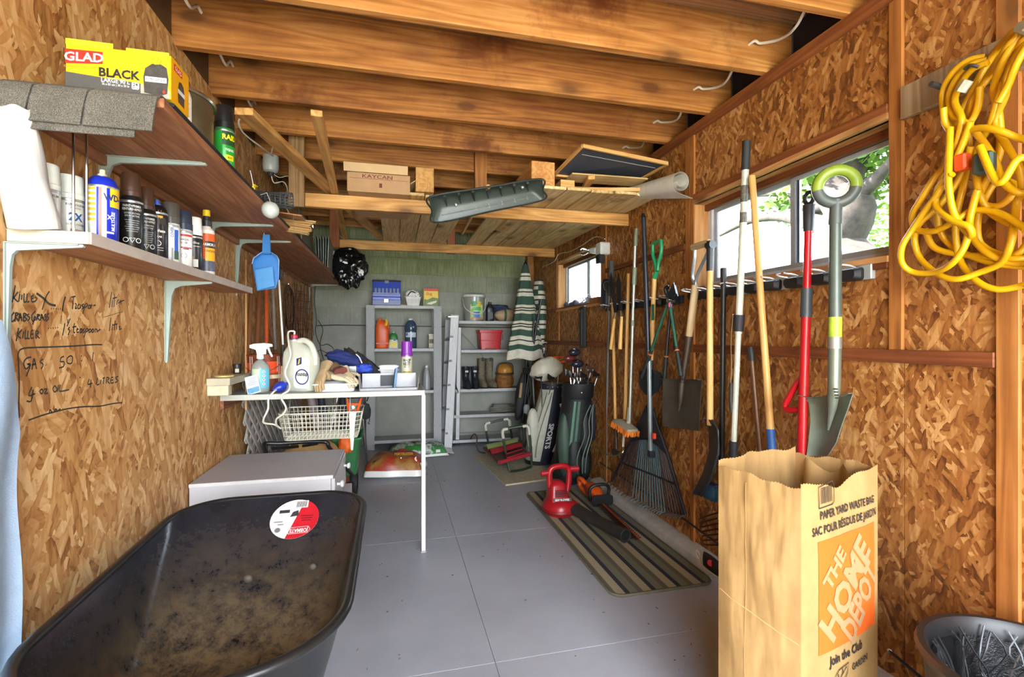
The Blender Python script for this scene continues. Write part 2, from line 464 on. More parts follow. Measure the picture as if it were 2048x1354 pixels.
def stud(y0, y1, z0, z1, m=W_STUD, th=.012): part(wr, 'stud', box(XR-th, XR+.004, y0, y1, z0, z1, .0015), m)
stud(.978, 1.032, .05, ZJ-.05); stud(1.300, 1.346, 1.223, ZJ-.05); stud(2.492, 2.532, .05, 1.18); stud(2.492, 2.530, 1.223, ZJ-.05); stud(2.534, 2.576, 1.18, ZJ-.05)
stud(3.69, 3.735, .05, 1.18); stud(3.70, 3.80, 1.54, ZJ-.05); stud(3.69, 3.735, 1.223, 1.54); stud(4.87, 4.90, 1.223, 1.54); stud(4.93, 4.975, 1.575, ZJ-.05); stud(5.33, 5.37, .05, 1.18)
def rail(y0, y1, z0, z1, m=W_RAIL, th=.018): part(wr, 'rail', box(XR-th, XR+.004, y0, y1, z0, z1, .0015), m)
rail(1.034, 2.49, 1.178, 1.224); rail(2.535, 3.688, 1.182, 1.222); rail(3.738, YB-.1, 1.182, 1.226)
rail(2.58, 3.698, 1.795, 1.832); rail(3.738, YB-.1, 1.540, 1.572); rail(1.348, 2.49, 1.513, 1.556); rail(1.348, 2.49, 2.045, 2.10)
part(wr, 'top_plate', box(XR-.03, XR+.004, YF, YB, ZJ-.05, ZJ, .002), W_RAIL)
part(wr, 'corner_post', box(XR-.085, XR, YB-.10, YB, 0, ZJ, .002), wood('wood_corner', '7a4518', 'a86e35', 'c79055', 2))
t = NT('curb_paint'); n1 = t.noise(t.obj(), 7, 5, .7); CURB = t.fin(t.ramp(n1.outputs[0], [(.35, lin('a9aaa4')), (.7, lin('c6c6c0'))]), .55)
V, F = [], []
cs = [(XR-.095, 0), (XR-.088, .042), (XR-.07, .056), (XR, .066), (XR, 0)]
part(wr, 'curb', loft([[(x, y, z) for x, z in cs] for y in (YF, 3.84)]), CURB)
# windows: wood reveals, aluminium sliders
GLASS = NT('window_glass'); GLASS = GLASS.fin((.95, .97, 1), .0, 0, **{'Transmission Weight': 1.0, 'IOR': 1.02, 'Specular IOR Level': .3})
ALU = mat('cdd0d4', .4, .0); DARKG = mat('54585c', .5)
for k, (a, b) in enumerate(W):
    wn = struct('window_%d' % (k+1), join(box(XR+.085, XR+.122, a, b, WZ0, WZ0+.03), box(XR+.085, XR+.122, a, b, WZ1-.03, WZ1), box(XR+.085, XR+.122, a, a+.03, WZ0+.03, WZ1-.03), box(XR+.085, XR+.122, b-.03, b, WZ0+.03, WZ1-.03)), ALU)
    part(wn, 'reveal_head', box(XR-.02, XR+.13, a-.0, b+.0, WZ1, WZ1+.022), W_REVEAL)
    part(wn, 'reveal_sill', box(XR-.02, XR+.13, a, b, WZ0-.022, WZ0), W_REVEAL)
    part(wn, 'reveal_jamb', box(XR-.005, XR+.13, b, b+.03, WZ0-.022, WZ1+.022), W_REVZ)
    part(wn, 'reveal_jamb', box(XR-.005, XR+.13, a-.03, a, WZ0-.022, WZ1+.022), W_REVZ)
    part(wn, 'head_stop', box(XR+.06, XR+.085, a, b, WZ1-.035, WZ1, .001), W_RAIL)
    mid = a+(b-a)*.455
    for (p, q, x) in ((a+.03, mid+.02, XR+.094), (mid-.02, b-.03, XR+.106)):
        s = part(wn, 'sash', join(box(x-.006, x+.006, p, p+.028, WZ0+.03, WZ1-.03), box(x-.006, x+.006, q-.028, q, WZ0+.03, WZ1-.03), box(x-.006, x+.006, p+.028, q-.028, WZ0+.03, WZ0+.052), box(x-.006, x+.006, p+.028, q-.028, WZ1-.052, WZ1-.03)), mat('a9aeb4', .4))
        part(s, 'pane', box(x-.0015, x+.0015, p+.028, q-.028, WZ0+.052, WZ1-.052), GLASS)
# back wall: smooth grey parging below, striated siding tiles above
t = NT('parging'); n1 = t.noise(t.obj(), 2.5, 6, .65); n2 = t.noise(t.obj(), 40, 4, .6)
PARG = t.fin(t.ramp(n1.outputs[0], [(.3, lin('85877d')), (.55, lin('97988f')), (.75, lin('a5a69e'))]), .75); t.bump(n2.outputs[0], .15, .003)
def siding(nm, lo, hi, rib):
    t = NT(nm); sp = t.n('SeparateXYZ', {0: t.obj()}); v = t.n('CombineXYZ', {0: t.math('MULTIPLY', sp.outputs[0], 150.), 1: t.math('MULTIPLY', sp.outputs[2], 5.)}).outputs[0]
    st = t.noise(v, 1.0, 3, .7, '2D'); n1 = t.noise(t.obj(), 4, 5, .7); rn = t.rnd()
    a = t.math('ADD', t.math('MULTIPLY', st.outputs[0], rib), t.math('ADD', t.math('MULTIPLY', n1.outputs[0], 1-rib), t.math('MULTIPLY', t.math('SUBTRACT', rn, .5), .12)))
    t.bump(st.outputs[0], .5*rib+.1, .004); return t.fin(t.ramp(a, [(.35, lin(lo)), (.65, lin(hi))]), .8)
SID_P = siding('siding_painted', '85887c', 'a0a297', .35); SID_G = siding('siding_raw', '6f7a52', 'a3ab85', .75); SID_M = siding('siding_worn', '767c66', '9ba08c', .55)
wb = struct('wall_back', box(XL, XR, YB, YB+.1, -.1, 2.76), mat('6a6c64', .9))
part(wb, 'parging', box(XL, XR, YB-.022, YB, 0, 1.415), PARG)
z = 1.418; i = 0
while z < 2.74:
    h = .2025; x = XL-(.2 if i % 2 else 0)
    m = SID_P if i < 2 else (SID_M if i == 2 else SID_G)
    while x < XR:
        w_ = .405 if i % 2 == 0 else .405
        x0, x1 = max(x, XL), min(x+w_, XR)
        if x1-x0 > .01:
            zb, zt = z-.012, min(z+h, 2.745)
            g = ([Vector(p) for p in [(x0+.001, YB-.020, zb), (x1-.001, YB-.020, zb), (x1-.001, YB-.006, zt), (x0+.001, YB-.006, zt), (x0+.001, YB, zb), (x1-.001, YB, zb), (x1-.001, YB, zt), (x0+.001, YB, zt)]], [(0, 1, 2, 3), (4, 7, 6, 5), (0, 4, 5, 1), (2, 6, 7, 3), (1, 5, 6, 2), (0, 3, 7, 4)])
            part(wb, 'siding_tile', g, m, flat=True)
        x += w_
    z += h; i += 1
part(wb, 'base_strip', box(XL, XR-.09, YB-.045, YB-.02, 0, .085, .003), mat('8b8c84', .7))
# ceiling: roof boards on 2x10 joists
ceil = struct('ceiling', box(XL-.14, XR+.16, YF-.1, YB+.1, ZJ+.262, ZJ+.30), mat('3c2c1e', .9))
y = YF
while y < YB:
    x = XL-.1
    part(ceil, 'roof_board', box(x, XR+.12, y+.002, min(y+.19, YB), ZJ+.238, ZJ+.262), wood('wood_roof_%d' % int(y*100), '7d5230', 'ae8458', 'd0ab80', 0, True, stain=('4a3524', 2.0, .64)) if y < YF+.1 else W_ROOF)
    W_ROOF = part and bpy.data.materials.get('wood_roof_%d' % int(YF*100)); y += .19
JY = [-1.46, -1.04, -.62, -.20, .22, .64, 1.06, 1.48, 1.90, 2.32, 2.74, 3.16, 3.58, 4.00, 4.42, 4.84, 5.26, 5.68]
for y in JY:
    board('joist', (XL-.1, y+.019, ZJ+.119), (XR+.11, y+.019, ZJ+.119), .038, .238, W_JOIST, ceil, b=.003)
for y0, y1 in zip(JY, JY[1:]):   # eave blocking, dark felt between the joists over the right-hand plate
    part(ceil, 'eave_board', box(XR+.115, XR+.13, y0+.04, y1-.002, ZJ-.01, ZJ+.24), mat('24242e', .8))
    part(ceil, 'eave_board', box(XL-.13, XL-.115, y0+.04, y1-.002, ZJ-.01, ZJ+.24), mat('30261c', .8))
# loft: two hung 2x4 beams, hangers, loose planks
YA, YBM = 3.313, 5.027
board('beam', (-.655, YA+.02, 2.147), (XR-.002, YA+.02, 2.147), .038, .089, W_PINE)['kind'] = 'structure'
board('beam', (-.61, YBM+.02, 2.185), (XR-.002, YBM+.02, 2.185), .038, .089, W_PINE)['kind'] = 'structure'
# ------------------------------------------------------------------ loft, hangers and what is stored up there
W_HANG = wood('wood_hanger', '7a5a34', 'a98453', 'c9aa7a', 2, True, stain=('c9c2b2', 3.0, .60))
W_RED = wood('wood_redpost', '6a3014', '94521f', 'b87434', 2, False)
def hanger(x0, x1, y0, y1, z0, z1, m): solo('loft_hanger', box(x0, x1, y0, y1, z0, z1, .002), m, LAB.pop(0), 'wooden post')
LAB = ['paint-spotted upright board hanging beside the near loft beam', 'red-brown upright board above the far loft beam by the black bag',
       'short upright board between roof joists and loft, behind the snow pusher', 'red-brown upright board in the gap between the loft planks']
hanger(-.640, -.548, 3.272, 3.312, 2.088, ZJ+.16, W_HANG); hanger(-.605, -.515, 4.985, 5.024, 2.142, ZJ+.2, W_RED)
hanger(.585, .675, 3.53, 3.578, 2.212, ZJ+.2, W_STUD); hanger(.55, .63, 5.07, 5.11, 2.14, ZJ+.2, W_RED)
pl = ['second', 'third', 'fourth']
for i in range(4):
    x = -.105+i*.155
    o = board('loft_plank', (x+.075, YA-.06-(.03 if i == 1 else 0), 2.204), (x+.085, 5.2, 2.242), .147, .019, W_PLANK)
    tag(o, ['leftmost loft plank, beside the diagonal lumber', 'second loft plank from the left, under the wood block', 'third loft plank from the left end of the loft', 'fourth loft plank, left of the open gap in the loft'][i], 'plank', 'loose planks laid on the loft beams')
xs = [.735, .895, 1.06, 1.225, 1.385, 1.545, 1.706]
nm = ['narrow loft plank right of the open gap', 'loft plank under the thick timber end', 'loft plank under the small lumber offcut', 'loft plank under the middle of the lumber stack', 'loft plank second from the OSB wall with the windows', 'loft plank against the OSB wall with the windows']
for i in range(6):
    y0 = 3.24 if i == 0 else 2.87+random.uniform(-.01, .012)
    o = board('loft_plank', ((xs[i]+xs[i+1])/2-(.04 if i == 0 else 0), y0, 2.202), ((xs[i]+xs[i+1])/2, 5.16, 2.242), (xs[i+1]-xs[i])-.008, .019, W_PLANK)
    tag(o, nm[i], 'plank', 'loose planks laid on the loft beams')
tag(board('lumber', P(487, 228, Y=2.20)+Vector((0, 0, .012)), (-.115, 5.12, 2.278), .074, .03, W_PINE), 'wide pale board sticking out diagonally above the upper shelf', 'lumber')
tag(board('lumber', P(633, 226, Y=2.12), (-.47, 5.12, 2.247), .046, .026, W_PINE), 'narrow pale stick lying lengthwise over both loft beams', 'lumber')
# cardboard box
CARD = mat('b08a62', .8, var=.08, bump=.05); CARD2 = mat('c9a97c', .8, var=.06)
bx = thing('cardboard_box', 'open cardboard carton printed KAYCAN on the near loft beam', 'box', (-.09, 3.3, 2.193))
x0, x1, y0, y1, z0, z1 = -.285, .105, 3.215, 3.30, 2.193, 2.315
part(bx, 'front_panel', box(x0, x1, 3.215, 3.219, z0, z1), CARD); part(bx, 'side_panel', box(x1-.004, x1, 3.219, 3.9, z0, z1), CARD)
part(bx, 'side_panel', box(x0, x0+.004, 3.219, 3.9, z0, z1), CARD); part(bx, 'back_panel', box(x0, x1, 3.896, 3.9, z0, z1), CARD); part(bx, 'bottom_panel', box(x0, x1, 3.22, 3.896, z0, z0+.004), CARD)
part(bx, 'flap', tf(box(-.205, .19, -.002, .002, 0, .055), (-.10, 3.212, z1+.004), rx=R(28)), CARD2)
part(bx, 'flap', tf(box(-.002, .002, -.05, .5, 0, .09), (x1+.002, 3.26, z1-.05), ry=R(55)), CARD2)
part(bx, 'lettering', join(put(text2d('KAYCAN', .022, .02, 1.5), (-.10, 3.215, z1-.020), (1, 0, 0), (0, 0, 1)), put(rect2d(.36, .0022), (-.09, 3.215, z1-.036), (1, 0, 0), (0, 0, 1)), put(rect2d(.018, .028), (-.08, 3.215, z1-.075), (1, 0, 0), (0, 0, 1))), mat('6d2a26', .7, var=0))
part(bx, 'contents', box(x0+.01, x1-.01, 3.24, 3.88, z1-.03, z1+.006, .004), mat('474b52', .35))
solo('wood_block', box(.14, .258, 3.20, 3.50, 2.216, 2.375, .003), wood('wood_block', 'a8763a', 'c8964f', 'deb878', 1, False), 'rough wooden block standing on the loft beside the cardboard carton', 'wood block')
solo('timber', box(.838, .992, 2.90, 4.2, 2.213, 2.372, .004), wood('wood_timber', 'a8682c', 'cd9450', 'e6be84', 1, False), 'thick square timber with its sawn end over the snow pusher', 'timber')
solo('wood_offcut', box(1.03, 1.125, 2.90, 3.5, 2.213, 2.268, .002), W_PINE, 'small square lumber offcut beside the thick timber end', 'lumber')
board('lumber', (1.14, 3.02, 2.226), (1.64, 2.90, 2.226), .15, .024, W_PINE)
tag(bpy.data.objects['lumber.002'], 'lowest wide board of the lumber stack under the dark framed panel', 'lumber')
board('lumber', (1.12, 3.06, 2.250), (1.60, 2.99, 2.250), .12, .02, W_PLANK); tag(bpy.data.objects['lumber.003'], 'middle board of the lumber stack on the loft', 'lumber')
tag(board('lumber', (1.215, 2.84, 2.275), (1.34, 3.45, 2.285), .045, .025, W_PINE), 'short stick lying across the lumber stack on the loft', 'lumber')
tag(board('plywood_strip', (1.10, 2.95, 2.302), (1.62, 2.93, 2.302), .16, .010, W_PLANK), 'thin plywood strip directly below the dark framed panel', 'plywood')
# framed dark panel
c1, c2, c3, c4 = Vector((1.073, 2.642, 2.385)), Vector((1.66, 2.69, 2.348)), Vector((1.016, 2.98, 2.322)), Vector((1.605, 3.03, 2.330))
def quadpt(a, b): return c1*(1-a)*(1-b)+c2*a*(1-b)+c3*(1-a)*b+c4*a*b
fp = thing('framed_panel', 'dark framed panel with pale edges lying on top of the loft lumber', 'framed panel', quadpt(.5, .5))
part(fp, 'panel', shell(([quadpt(.02, .02), quadpt(.02, .98), quadpt(.98, .98), quadpt(.98, .02)], [(0, 1, 2, 3)]), .006), mat('3a3f49', .55, bump=.1))
for a, b in ((c1, c2), (c3, c4), (c1, c3), (c2, c4)):
    q = board('frame_rail', a, b, .016, .022, W_PINE, fp); 
board('groove', quadpt(.06, .2)-Vector((0, 0, .008)), quadpt(.94, .2)-Vector((0, 0, .008)), .005, .004, mat('8d8f94', .5), fp)
# roll of plastic sheeting
pr = []
ra, rb = Vector((1.58, 3.05, 2.262)), Vector((1.632, 2.50, 2.172)); fr = frame_of(rb-ra)
spiral = []
for i in range(60):
    a = i/59*4.6*math.pi; spiral.append((a, .020+.034*i/59))
R0 = [ra+(fr[0]*math.cos(a)+fr[1]*math.sin(a))*r*.75 for a, r in spiral]; R1 = [rb+(fr[0]*math.cos(a)+fr[1]*math.sin(a))*r*1.25 for a, r in spiral]
R1[-1] = R1[-1]+Vector((.03, -.05, -.04)); R1[-2] += Vector((.02, -.03, -.02))
solo('plastic_roll', shell(loft([R0, [(p+q)/2 for p, q in zip(R0, R1)], R1], close=False), .0012), mat('d8d4c6', .5), 'roll of white plastic sheeting poking out beside the loft lumber', 'roll', sharp=60)
# snow pusher: ribbed black blade hung on the beam, handle back over the loft
BLK = mat('2b302d', .38, var=.12, scale=6); BLK2 = mat('3d4640', .34, var=.2, scale=5)
sp_ = thing('snow_pusher', 'black ribbed plastic snow pusher hanging below the loft beam', 'snow shovel', (.54, 2.86, 2.02))
TL, TR, BR, BL = P(858, 392, Y=2.80), P(1084, 357, Y=2.80), P(1089, 400, Y=2.93), P(868, 447, Y=2.93)
nrm = (TR-TL).cross(BL-TL).normalized()
if nrm.y > 0: nrm = -nrm
def sq(a, b, d=0): return TL*(1-a)*(1-b)+TR*a*(1-b)+BR*a*b+BL*(1-a)*b+nrm*d
def bl(a, b):
    edge = min(a*13, (1-a)*13, b*3.2, (1-b)*3.2, 1); return sq(a, b, -.055*(edge**.6)*(.55+.45*math.sin(math.pi*min(1, b*1.1))))
part(sp_, 'blade', shell(grid(bl, 40, 14), -.005), BLK2, 50)
part(sp_, 'rim', tube(smooth([sq(.01, .03), sq(.5, 0, .002), sq(.985, .02), sq(.995, .5, 0), sq(.985, .98), sq(.5, 1), sq(.015, .98), sq(.004, .5)], 6, True), .006, 6, True), BLK)
for i in range(7):
    a = .13+i*.123
    part(sp_, 'rib', tube([bl(a, .12)+nrm*.012, bl(a+.006, .35)+nrm*.010, bl(a+.012, .62)+nrm*.006], [.009, .007, .003], 6), BLK)
part(sp_, 'lower_ridge', tube([bl(.08, .83)+nrm*.004, bl(.5, .83)+nrm*.004, bl(.92, .83)+nrm*.004], .0035, 6), mat('707a72', .35))
for i in range(7):
    a = .15+i*.117; part(sp_, 'stitch', tube([bl(a, .78)+nrm*.004, bl(a, .88)+nrm*.004], .0025, 5), mat('8a938c', .35))
for a, b in ((.22, .62), (.83, .42)):
    part(sp_, 'bolt', blob(bl(a, b)+nrm*.008, .011, .011, .011, 10, 8, 0), mat('b9bfba', .3, .6))
part(sp_, 'socket', tube([bl(.52, .28)+nrm*.014, bl(.52, .28)-nrm*.02], .018, 12), BLK)
rod('handle', sq(.52, .1)-nrm*.03, (.66, 4.75, 2.29), .014, .014, W_HAND, sp_)
# ceiling lamp holder with loose wires
lh = thing('lamp_holder', 'round grey lamp holder with white wires under a joist above the upper shelf', 'lamp holder', (-.815, 3.60, 2.42))
PORC = mat('b9bcb6', .35)
part(lh, 'box', lathe([(0, .082), (.050, .082), (.050, .045), (.052, .040), (.052, .0), (.046, -.02), (.030, -.03), (0, -.03)], 16, (-.815, 3.60, 2.42)), PORC)
part(lh, 'socket', lathe([(.022, -.03), (.022, -.055), (.015, -.055), (.015, -.03)], 14, (-.815, 3.60, 2.42)), mat('33322f', .5))
WIRE = mat('d8d4c4', .5)
part(lh, 'wire', tube(smooth([(-.81, 3.57, 2.50), (-.78, 3.50, 2.54), (-.72, 3.30, 2.56), (-.84, 3.05, 2.52), (-.86, 3.12, 2.47), (-.80, 3.32, 2.455), (-.79, 3.55, 2.49)], 8), .005, 7), WIRE)
part(lh, 'wire', tube(smooth([(-.815, 3.60, 2.39), (-.80, 3.62, 2.33), (-.74, 3.62, 2.34), (-.71, 3.60, 2.28), (-.73, 3.60, 2.20), (-.70, 3.60, 2.12)], 8), .004, 7), WIRE)
part(lh, 'wire', tube(smooth([(-.81, 3.60, 2.39), (-.76, 3.59, 2.36), (-.70, 3.59, 2.37), (-.68, 3.58, 2.28)], 8), .003, 6), WIRE)
# white cable runs through the joists
def cable(nm, pts, label, r=.006):
    solo(nm, tube(smooth(pts, 8), r, 8), WIRE, label, 'cable')
ZC = 2.60
pr = []
for y in JY[6:13]:
    pr += [(1.60, y-.02, ZC+.02), (1.585, y+.06, ZC+.0), (1.62, y+.18, ZC-.045), (1.655, y+.30, ZC-.02), (1.63, y+.39, ZC+.01)]
cable('electrical_cable', pr, 'white cable threaded through the joists above the window wall')
pl_ = []
for y in JY[7:12]:
    pl_ += [(-.80, y-.02, ZC+.06), (-.79, y+.08, ZC+.02), (-.775, y+.22, ZC-.04), (-.80, y+.36, ZC+.04)]
cable('electrical_cable', pl_, 'white cable threaded through the joists above the shelf wall')
cable('electrical_cable', [P(1210, 478, X=1.69), P(1190, 474, X=1.70), P(1165, 490, X=1.70), P(1140, 503, X=1.70), P(1118, 508, X=1.70), P(1108, 523, X=1.69), P(1085, 534, X=1.69)], 'thin pale cable running from the bare bulb over the far window', .004)
cable('electrical_cable', [(-.56, 5.022, 2.30), (-.4, 5.30, 2.23), (-.1, 5.34, 2.20), (.3, 5.30, 2.21), (.59, 5.11, 2.28)], 'pale cable drooping across the far end of the loft', .006)
# bulb on the window wall
bu = thing('wall_lamp', 'bare clear bulb in a white socket on the wall between the windows', 'lamp', (1.70, 3.72, 1.93))
c0 = Vector((1.66, 3.70, 1.985))
part(bu, 'box', tf(box(-.045, .045, -.05, .05, -.05, .05, .008), (1.675, 3.68, 1.99)), mat('c8c8c0', .45))
part(bu, 'socket', tube([c0+Vector((-.02, .03, 0)), c0+Vector((-.045, .075, .005)), c0+Vector((-.05, .085, .005))], [.028, .024, .018], 14), PORC)
part(bu, 'switch_block', box(1.625, 1.675, 3.64, 3.72, 1.87, 1.945, .006), mat('1d1d1f', .5))
gl = NT('bulb_glass').fin((1, 1, 1), .02, 0, **{'Transmission Weight': 1.0, 'IOR': 1.15})
d = Vector((-.45, .85, .05)).normalized(); Mb = Matrix.Translation(c0+Vector((-.055, .09, .005))) @ Vector((0, 0, 1)).rotation_difference(d).to_matrix().to_4x4()
part(bu, 'bulb', tf(lathe([(.014, 0), (.015, .02), (.026, .045), (.031, .065), (.028, .085), (.016, .098), (0, .102)], 20), M=Mb), gl)
part(bu, 'filament', tf(tube([(-.008, 0, .04), (-.008, 0, .06), (0, .004, .066), (.008, 0, .06), (.008, 0, .04)], .0012, 5), M=Mb), mat('8a8a86', .3, .8))
# ------------------------------------------------------------------ left wall: shelves and what stands on them
BRK = mat('9fae a6'.replace(' ', ''), .42, var=.06)
def bracket(par, y, ztop, arm, leg, gs=1.0):
    hw = .013*(.7+.3*gs)
    prof = [(XL, ztop), (XL+.02, ztop), (XL+arm, ztop), (XL+arm+.004, ztop-.003), (XL+arm, ztop-.007), (XL+.055*gs, ztop-.020), (XL+.033*gs, ztop-.030), (XL+.022*gs, ztop-.06), (XL+.007*gs, ztop-leg), (XL+.003, ztop-leg-.004), (XL, ztop-leg)]
    n = len(prof); V = [Vector((x, y-hw*.45, z)) for x, z in prof]+[Vector((x, y+hw*.45, z)) for x, z in prof]
    F = [tuple(range(n)), tuple(range(n, 2*n))[::-1]]+[(i+n, (i+1) % n+n, (i+1) % n, i) for i in range(n)]
    g = join((V, F), box(XL, XL+arm-.006, y-hw, y+hw, ztop-.0025, ztop), box(XL, XL+.0025, y-hw, y+hw, ztop-leg+.006, ztop-.002))
    b = part(par, 'bracket', g, BRK, 20)
    for q in (.2, .75): part(b, 'screw', tf(lathe([(.004, 0), (.0035, .0015), (0, .002)], 8), (XL+.003, y, ztop-leg*q), ry=R(90)), GALV)
ZU, ZS = 1.843, 1.527
us = thing('wall_shelf', 'long upper plank shelf on grey brackets, black strip along its edge', 'shelf', (-.72, 3.5, ZU))
W_SH2 = wood('wood_shelf_face', '6d3d22', '9a6440', 'bd8c62', 1, False, stain=('b29a84', 5, .68))
part(us, 'plank', box(XL+.002, -.745, 1.385, 5.75, ZU, ZU+.024, .002), W_SHELF); part(us, 'plank', box(-.743, -.558, 1.38, 5.75, ZU, ZU+.024, .002), W_SH2)
part(us, 'edge_strip', box(-.585, -.556, 1.43, 4.1, ZU+.0245, ZU+.040, .006), mat('1e1f20', .6, bump=.2))
part(us, 'cleat', box(XL, XL+.02, 1.42, 5.7, ZU-.035, ZU-.001, .002), W_SHELF)
for y, lg in ((1.79, .26), (2.70, .18), (3.14, .33), (5.64, .33)): bracket(us, y, ZU-.001, .295, lg)
ls = thing('wall_shelf', 'short lower shelf with pale painted edge holding the spray cans', 'shelf', (-.81, 2.1, ZS-.03))
part(ls, 'plank', box(XL+.002, -.727, 1.402, 2.80, ZS-.030, ZS-.002, .002), W_SHELF)
part(ls, 'painted_edge', box(-.727, -.722, 1.40, 2.80, ZS-.030, ZS, .001), mat('c3b9ae', .6)); part(ls, 'painted_end', box(XL+.006, -.727, 1.398, 1.402, ZS-.030, ZS, .001), mat('bfb6a2', .6, var=.15, scale=8))
part(ls, 'painted_top', box(XL+.002, -.727, 1.402, 2.80, ZS-.002, ZS), mat('c3b9ae', .6))
bracket(ls, 1.408, ZS-.031, .155, .33, .4); bracket(ls, 2.24, ZS-.031, .165, .33)
# roofing shingles draped over the near end of the upper shelf
t = NT('shingle_grit'); n1 = t.noise(t.obj(), 420, 2, .8); n2 = t.noise(t.obj(), 5, 3, .6)
SHG = t.fin(t.ramp(t.math('ADD', t.math('MULTIPLY', n1.outputs[0], .8), t.math('MULTIPLY', n2.outputs[0], .3)), [(.38, lin('34322e')), (.6, lin('6a665d')), (.78, lin('a09b8c'))]), .95); t.bump(n1.outputs[0], .6, .003)
def drape(x0, x1, zoff, drop, yend):
    pth = [(yend, ZU+.027+zoff), (1.45, ZU+.027+zoff), (1.392, ZU+.025+zoff), (1.372-zoff, ZU+.014), (1.360-zoff, ZU-.02), (1.352-zoff, ZU-drop*.6), (1.345-zoff, ZU-drop)]
    g = grid(lambda a, b: (x0+(x1-x0)*a, *pth[round(b*(len(pth)-1))]), 6, len(pth)-1); return shell(g, .004)
sh = thing('roof_shingles', 'grey gritty roof shingles folded over the near end of the upper shelf', 'roof shingles', (-.73, 1.5, ZU+.025))
for i, (a, b, dz, dr, ye) in enumerate(((-.893, -.605, 0, .095, 1.95), (-.893, -.600, .006, .040, 1.9))):
    if i == 0: part(sh, 'shingle', drape(a, b, 0, dr, ye), SHG, 60)
for k, (a, b) in enumerate(((-.893, -.822), (-.817, -.712), (-.707, -.566))):
    part(sh, 'shingle_tab', drape(a, b, .0055, .078, 1.9), SHG, 60)
# carton of bin bags
YEL = mat('e8b90c', .4, var=.03); YEL2 = mat('f0cf1e', .4, var=.03)
gb = thing('bin_bag_carton', 'yellow and black carton of large bin bags on the folded shingles', 'carton', (-.665, 1.47, ZU+.036))
z0 = ZU+.036; gx0, gx1, gy0, gy1 = -.782, -.555, 1.412, 1.522; gz = z0+.112
part(gb, 'carton', box(gx0, gx1, gy0, gy1, z0, gz, .0015), YEL)
part(gb, 'top_panel', join(box(gx0, gx0+.10, gy0-.0006, gy0+.0006, gz-.002, gz+.012), box(gx0+.128, gx1-.004, gy0-.0006, gy0+.0006, gz-.002, gz+.006)), YEL2)
fx = lambda x, z: (gx0+x, gy0-.0001, z0+z); UX, UZ = (1, 0, 0), (0, 0, 1)
GREY = mat('4a4a48', .4, var=.05); RED = mat('cf2a1e', .4, var=.03)
part(gb, 'print_band', put(poly2d([(0, 0), (.160, 0), (.160, .032), (.085, .036), (0, .042)]), fx(0, 0), UX, UZ, .0008), GREY)
part(gb, 'print_pale', put(poly2d([(.160, 0), (.225, 0), (.225, .022), (.160, .031)]), fx(0, 0), UX, UZ, .0008), mat('9d978a', .4))
part(gb, 'print_red', put(poly2d([(0, .062), (.078, .070), (.078, .100), (0, .098)]), fx(0, 0), UX, UZ, .0009), RED)
part(gb, 'lettering', put(text2d('GLAD', .021, .035, 1.05), fx(.039, .082), (1, 0, .06), (0, 0, 1), .0016), PAPERW)
part(gb, 'lettering', put(text2d('GUARANTEED STRONG', .0055, .02), fx(.039, .057), (1, 0, .04), (0, 0, 1), .0012), mat('b98a14', .5))
part(gb, 'lettering', put(text2d('BLACK', .021, .05, .95), fx(.115, .050), UX, UZ, .0016), INK)
part(gb, 'lettering', join(put(text2d('LARGE 90 L', .0105, .03, .82), fx(.106, .031), UX, UZ, .0016), put(text2d('76 x 83 cm | 30 x 33 in', .0055, .02, .8), fx(.106, .020), UX, UZ, .0016)), PAPERW)
q = part(gb, 'print_badge', put(poly2d(rrect(.016, .018, .003, 3, .149, .024)), fx(0, 0), UX, UZ, .0014), PAPERW)
part(gb, 'lettering', join(put(text2d('24', .0085, .03, .9), fx(.149, .027), UX, UZ, .002), put(text2d('BAGS', .004, .03, .9), fx(.149, .0185), UX, UZ, .002)), INK)
part(gb, 'print_bag', put(poly2d([(.168, .010), (.166, .05), (.170, .072), (.185, .085), (.192, .084), (.205, .086), (.218, .078), (.222, .05), (.219, .012), (.20, .004)]), fx(0, 0), UX, UZ, .0011), mat('3e3c39', .35, var=.4, scale=60))
part(gb, 'print_tie', put(stroke2d([(.190, .084), (.178, .094), (.192, .098), (.196, .090), (.200, .102), (.206, .094), (.202, .086)], .0009), fx(0, 0), UX, UZ, .0012), INK)
part(gb, 'print_strip', put(rect2d(.048, .013, 1, .194, .045), fx(0, 0), UX, UZ, .0016), PAPERW)
part(gb, 'lettering', put(text2d('FORCEFLEX', .0068, .02, .85, .2), fx(.194, .0455), UX, UZ, .0022), mat('33405f', .5))
part(gb, 'print_leaf', put(poly2d([(.208, .016), (.212, .021), (.216, .016), (.212, .011)]), fx(0, 0), UX, UZ, .0018), RED)
ex = lambda y, z: (gx1+.0001, gy0+y, z0+z); UY = (0, 1, 0)
part(gb, 'print_end', put(poly2d([(0, 0), (.108, 0), (.108, .112), (0, .112)]), ex(0, 0), UY, UZ, .0007), mat('efae12', .4, var=.04))
part(gb, 'print_red', put(rect2d(.05, .018, 1, .04, .093), ex(0, 0), UY, UZ, .0011), RED); part(gb, 'lettering', put(text2d('GLAD', .011, .03), ex(.04, .093), UY, UZ, .0016), PAPERW)
part(gb, 'print_bag', put(poly2d([(.04, .012), (.038, .045), (.045, .068), (.06, .072), (.074, .066), (.08, .045), (.078, .010)]), ex(0, 0), UY, UZ, .0012), mat('3e3c39', .35, var=.4, scale=60))
part(gb, 'print_strip', put(rect2d(.044, .011, 1, .059, .042), ex(0, 0), UY, UZ, .0016), PAPERW)
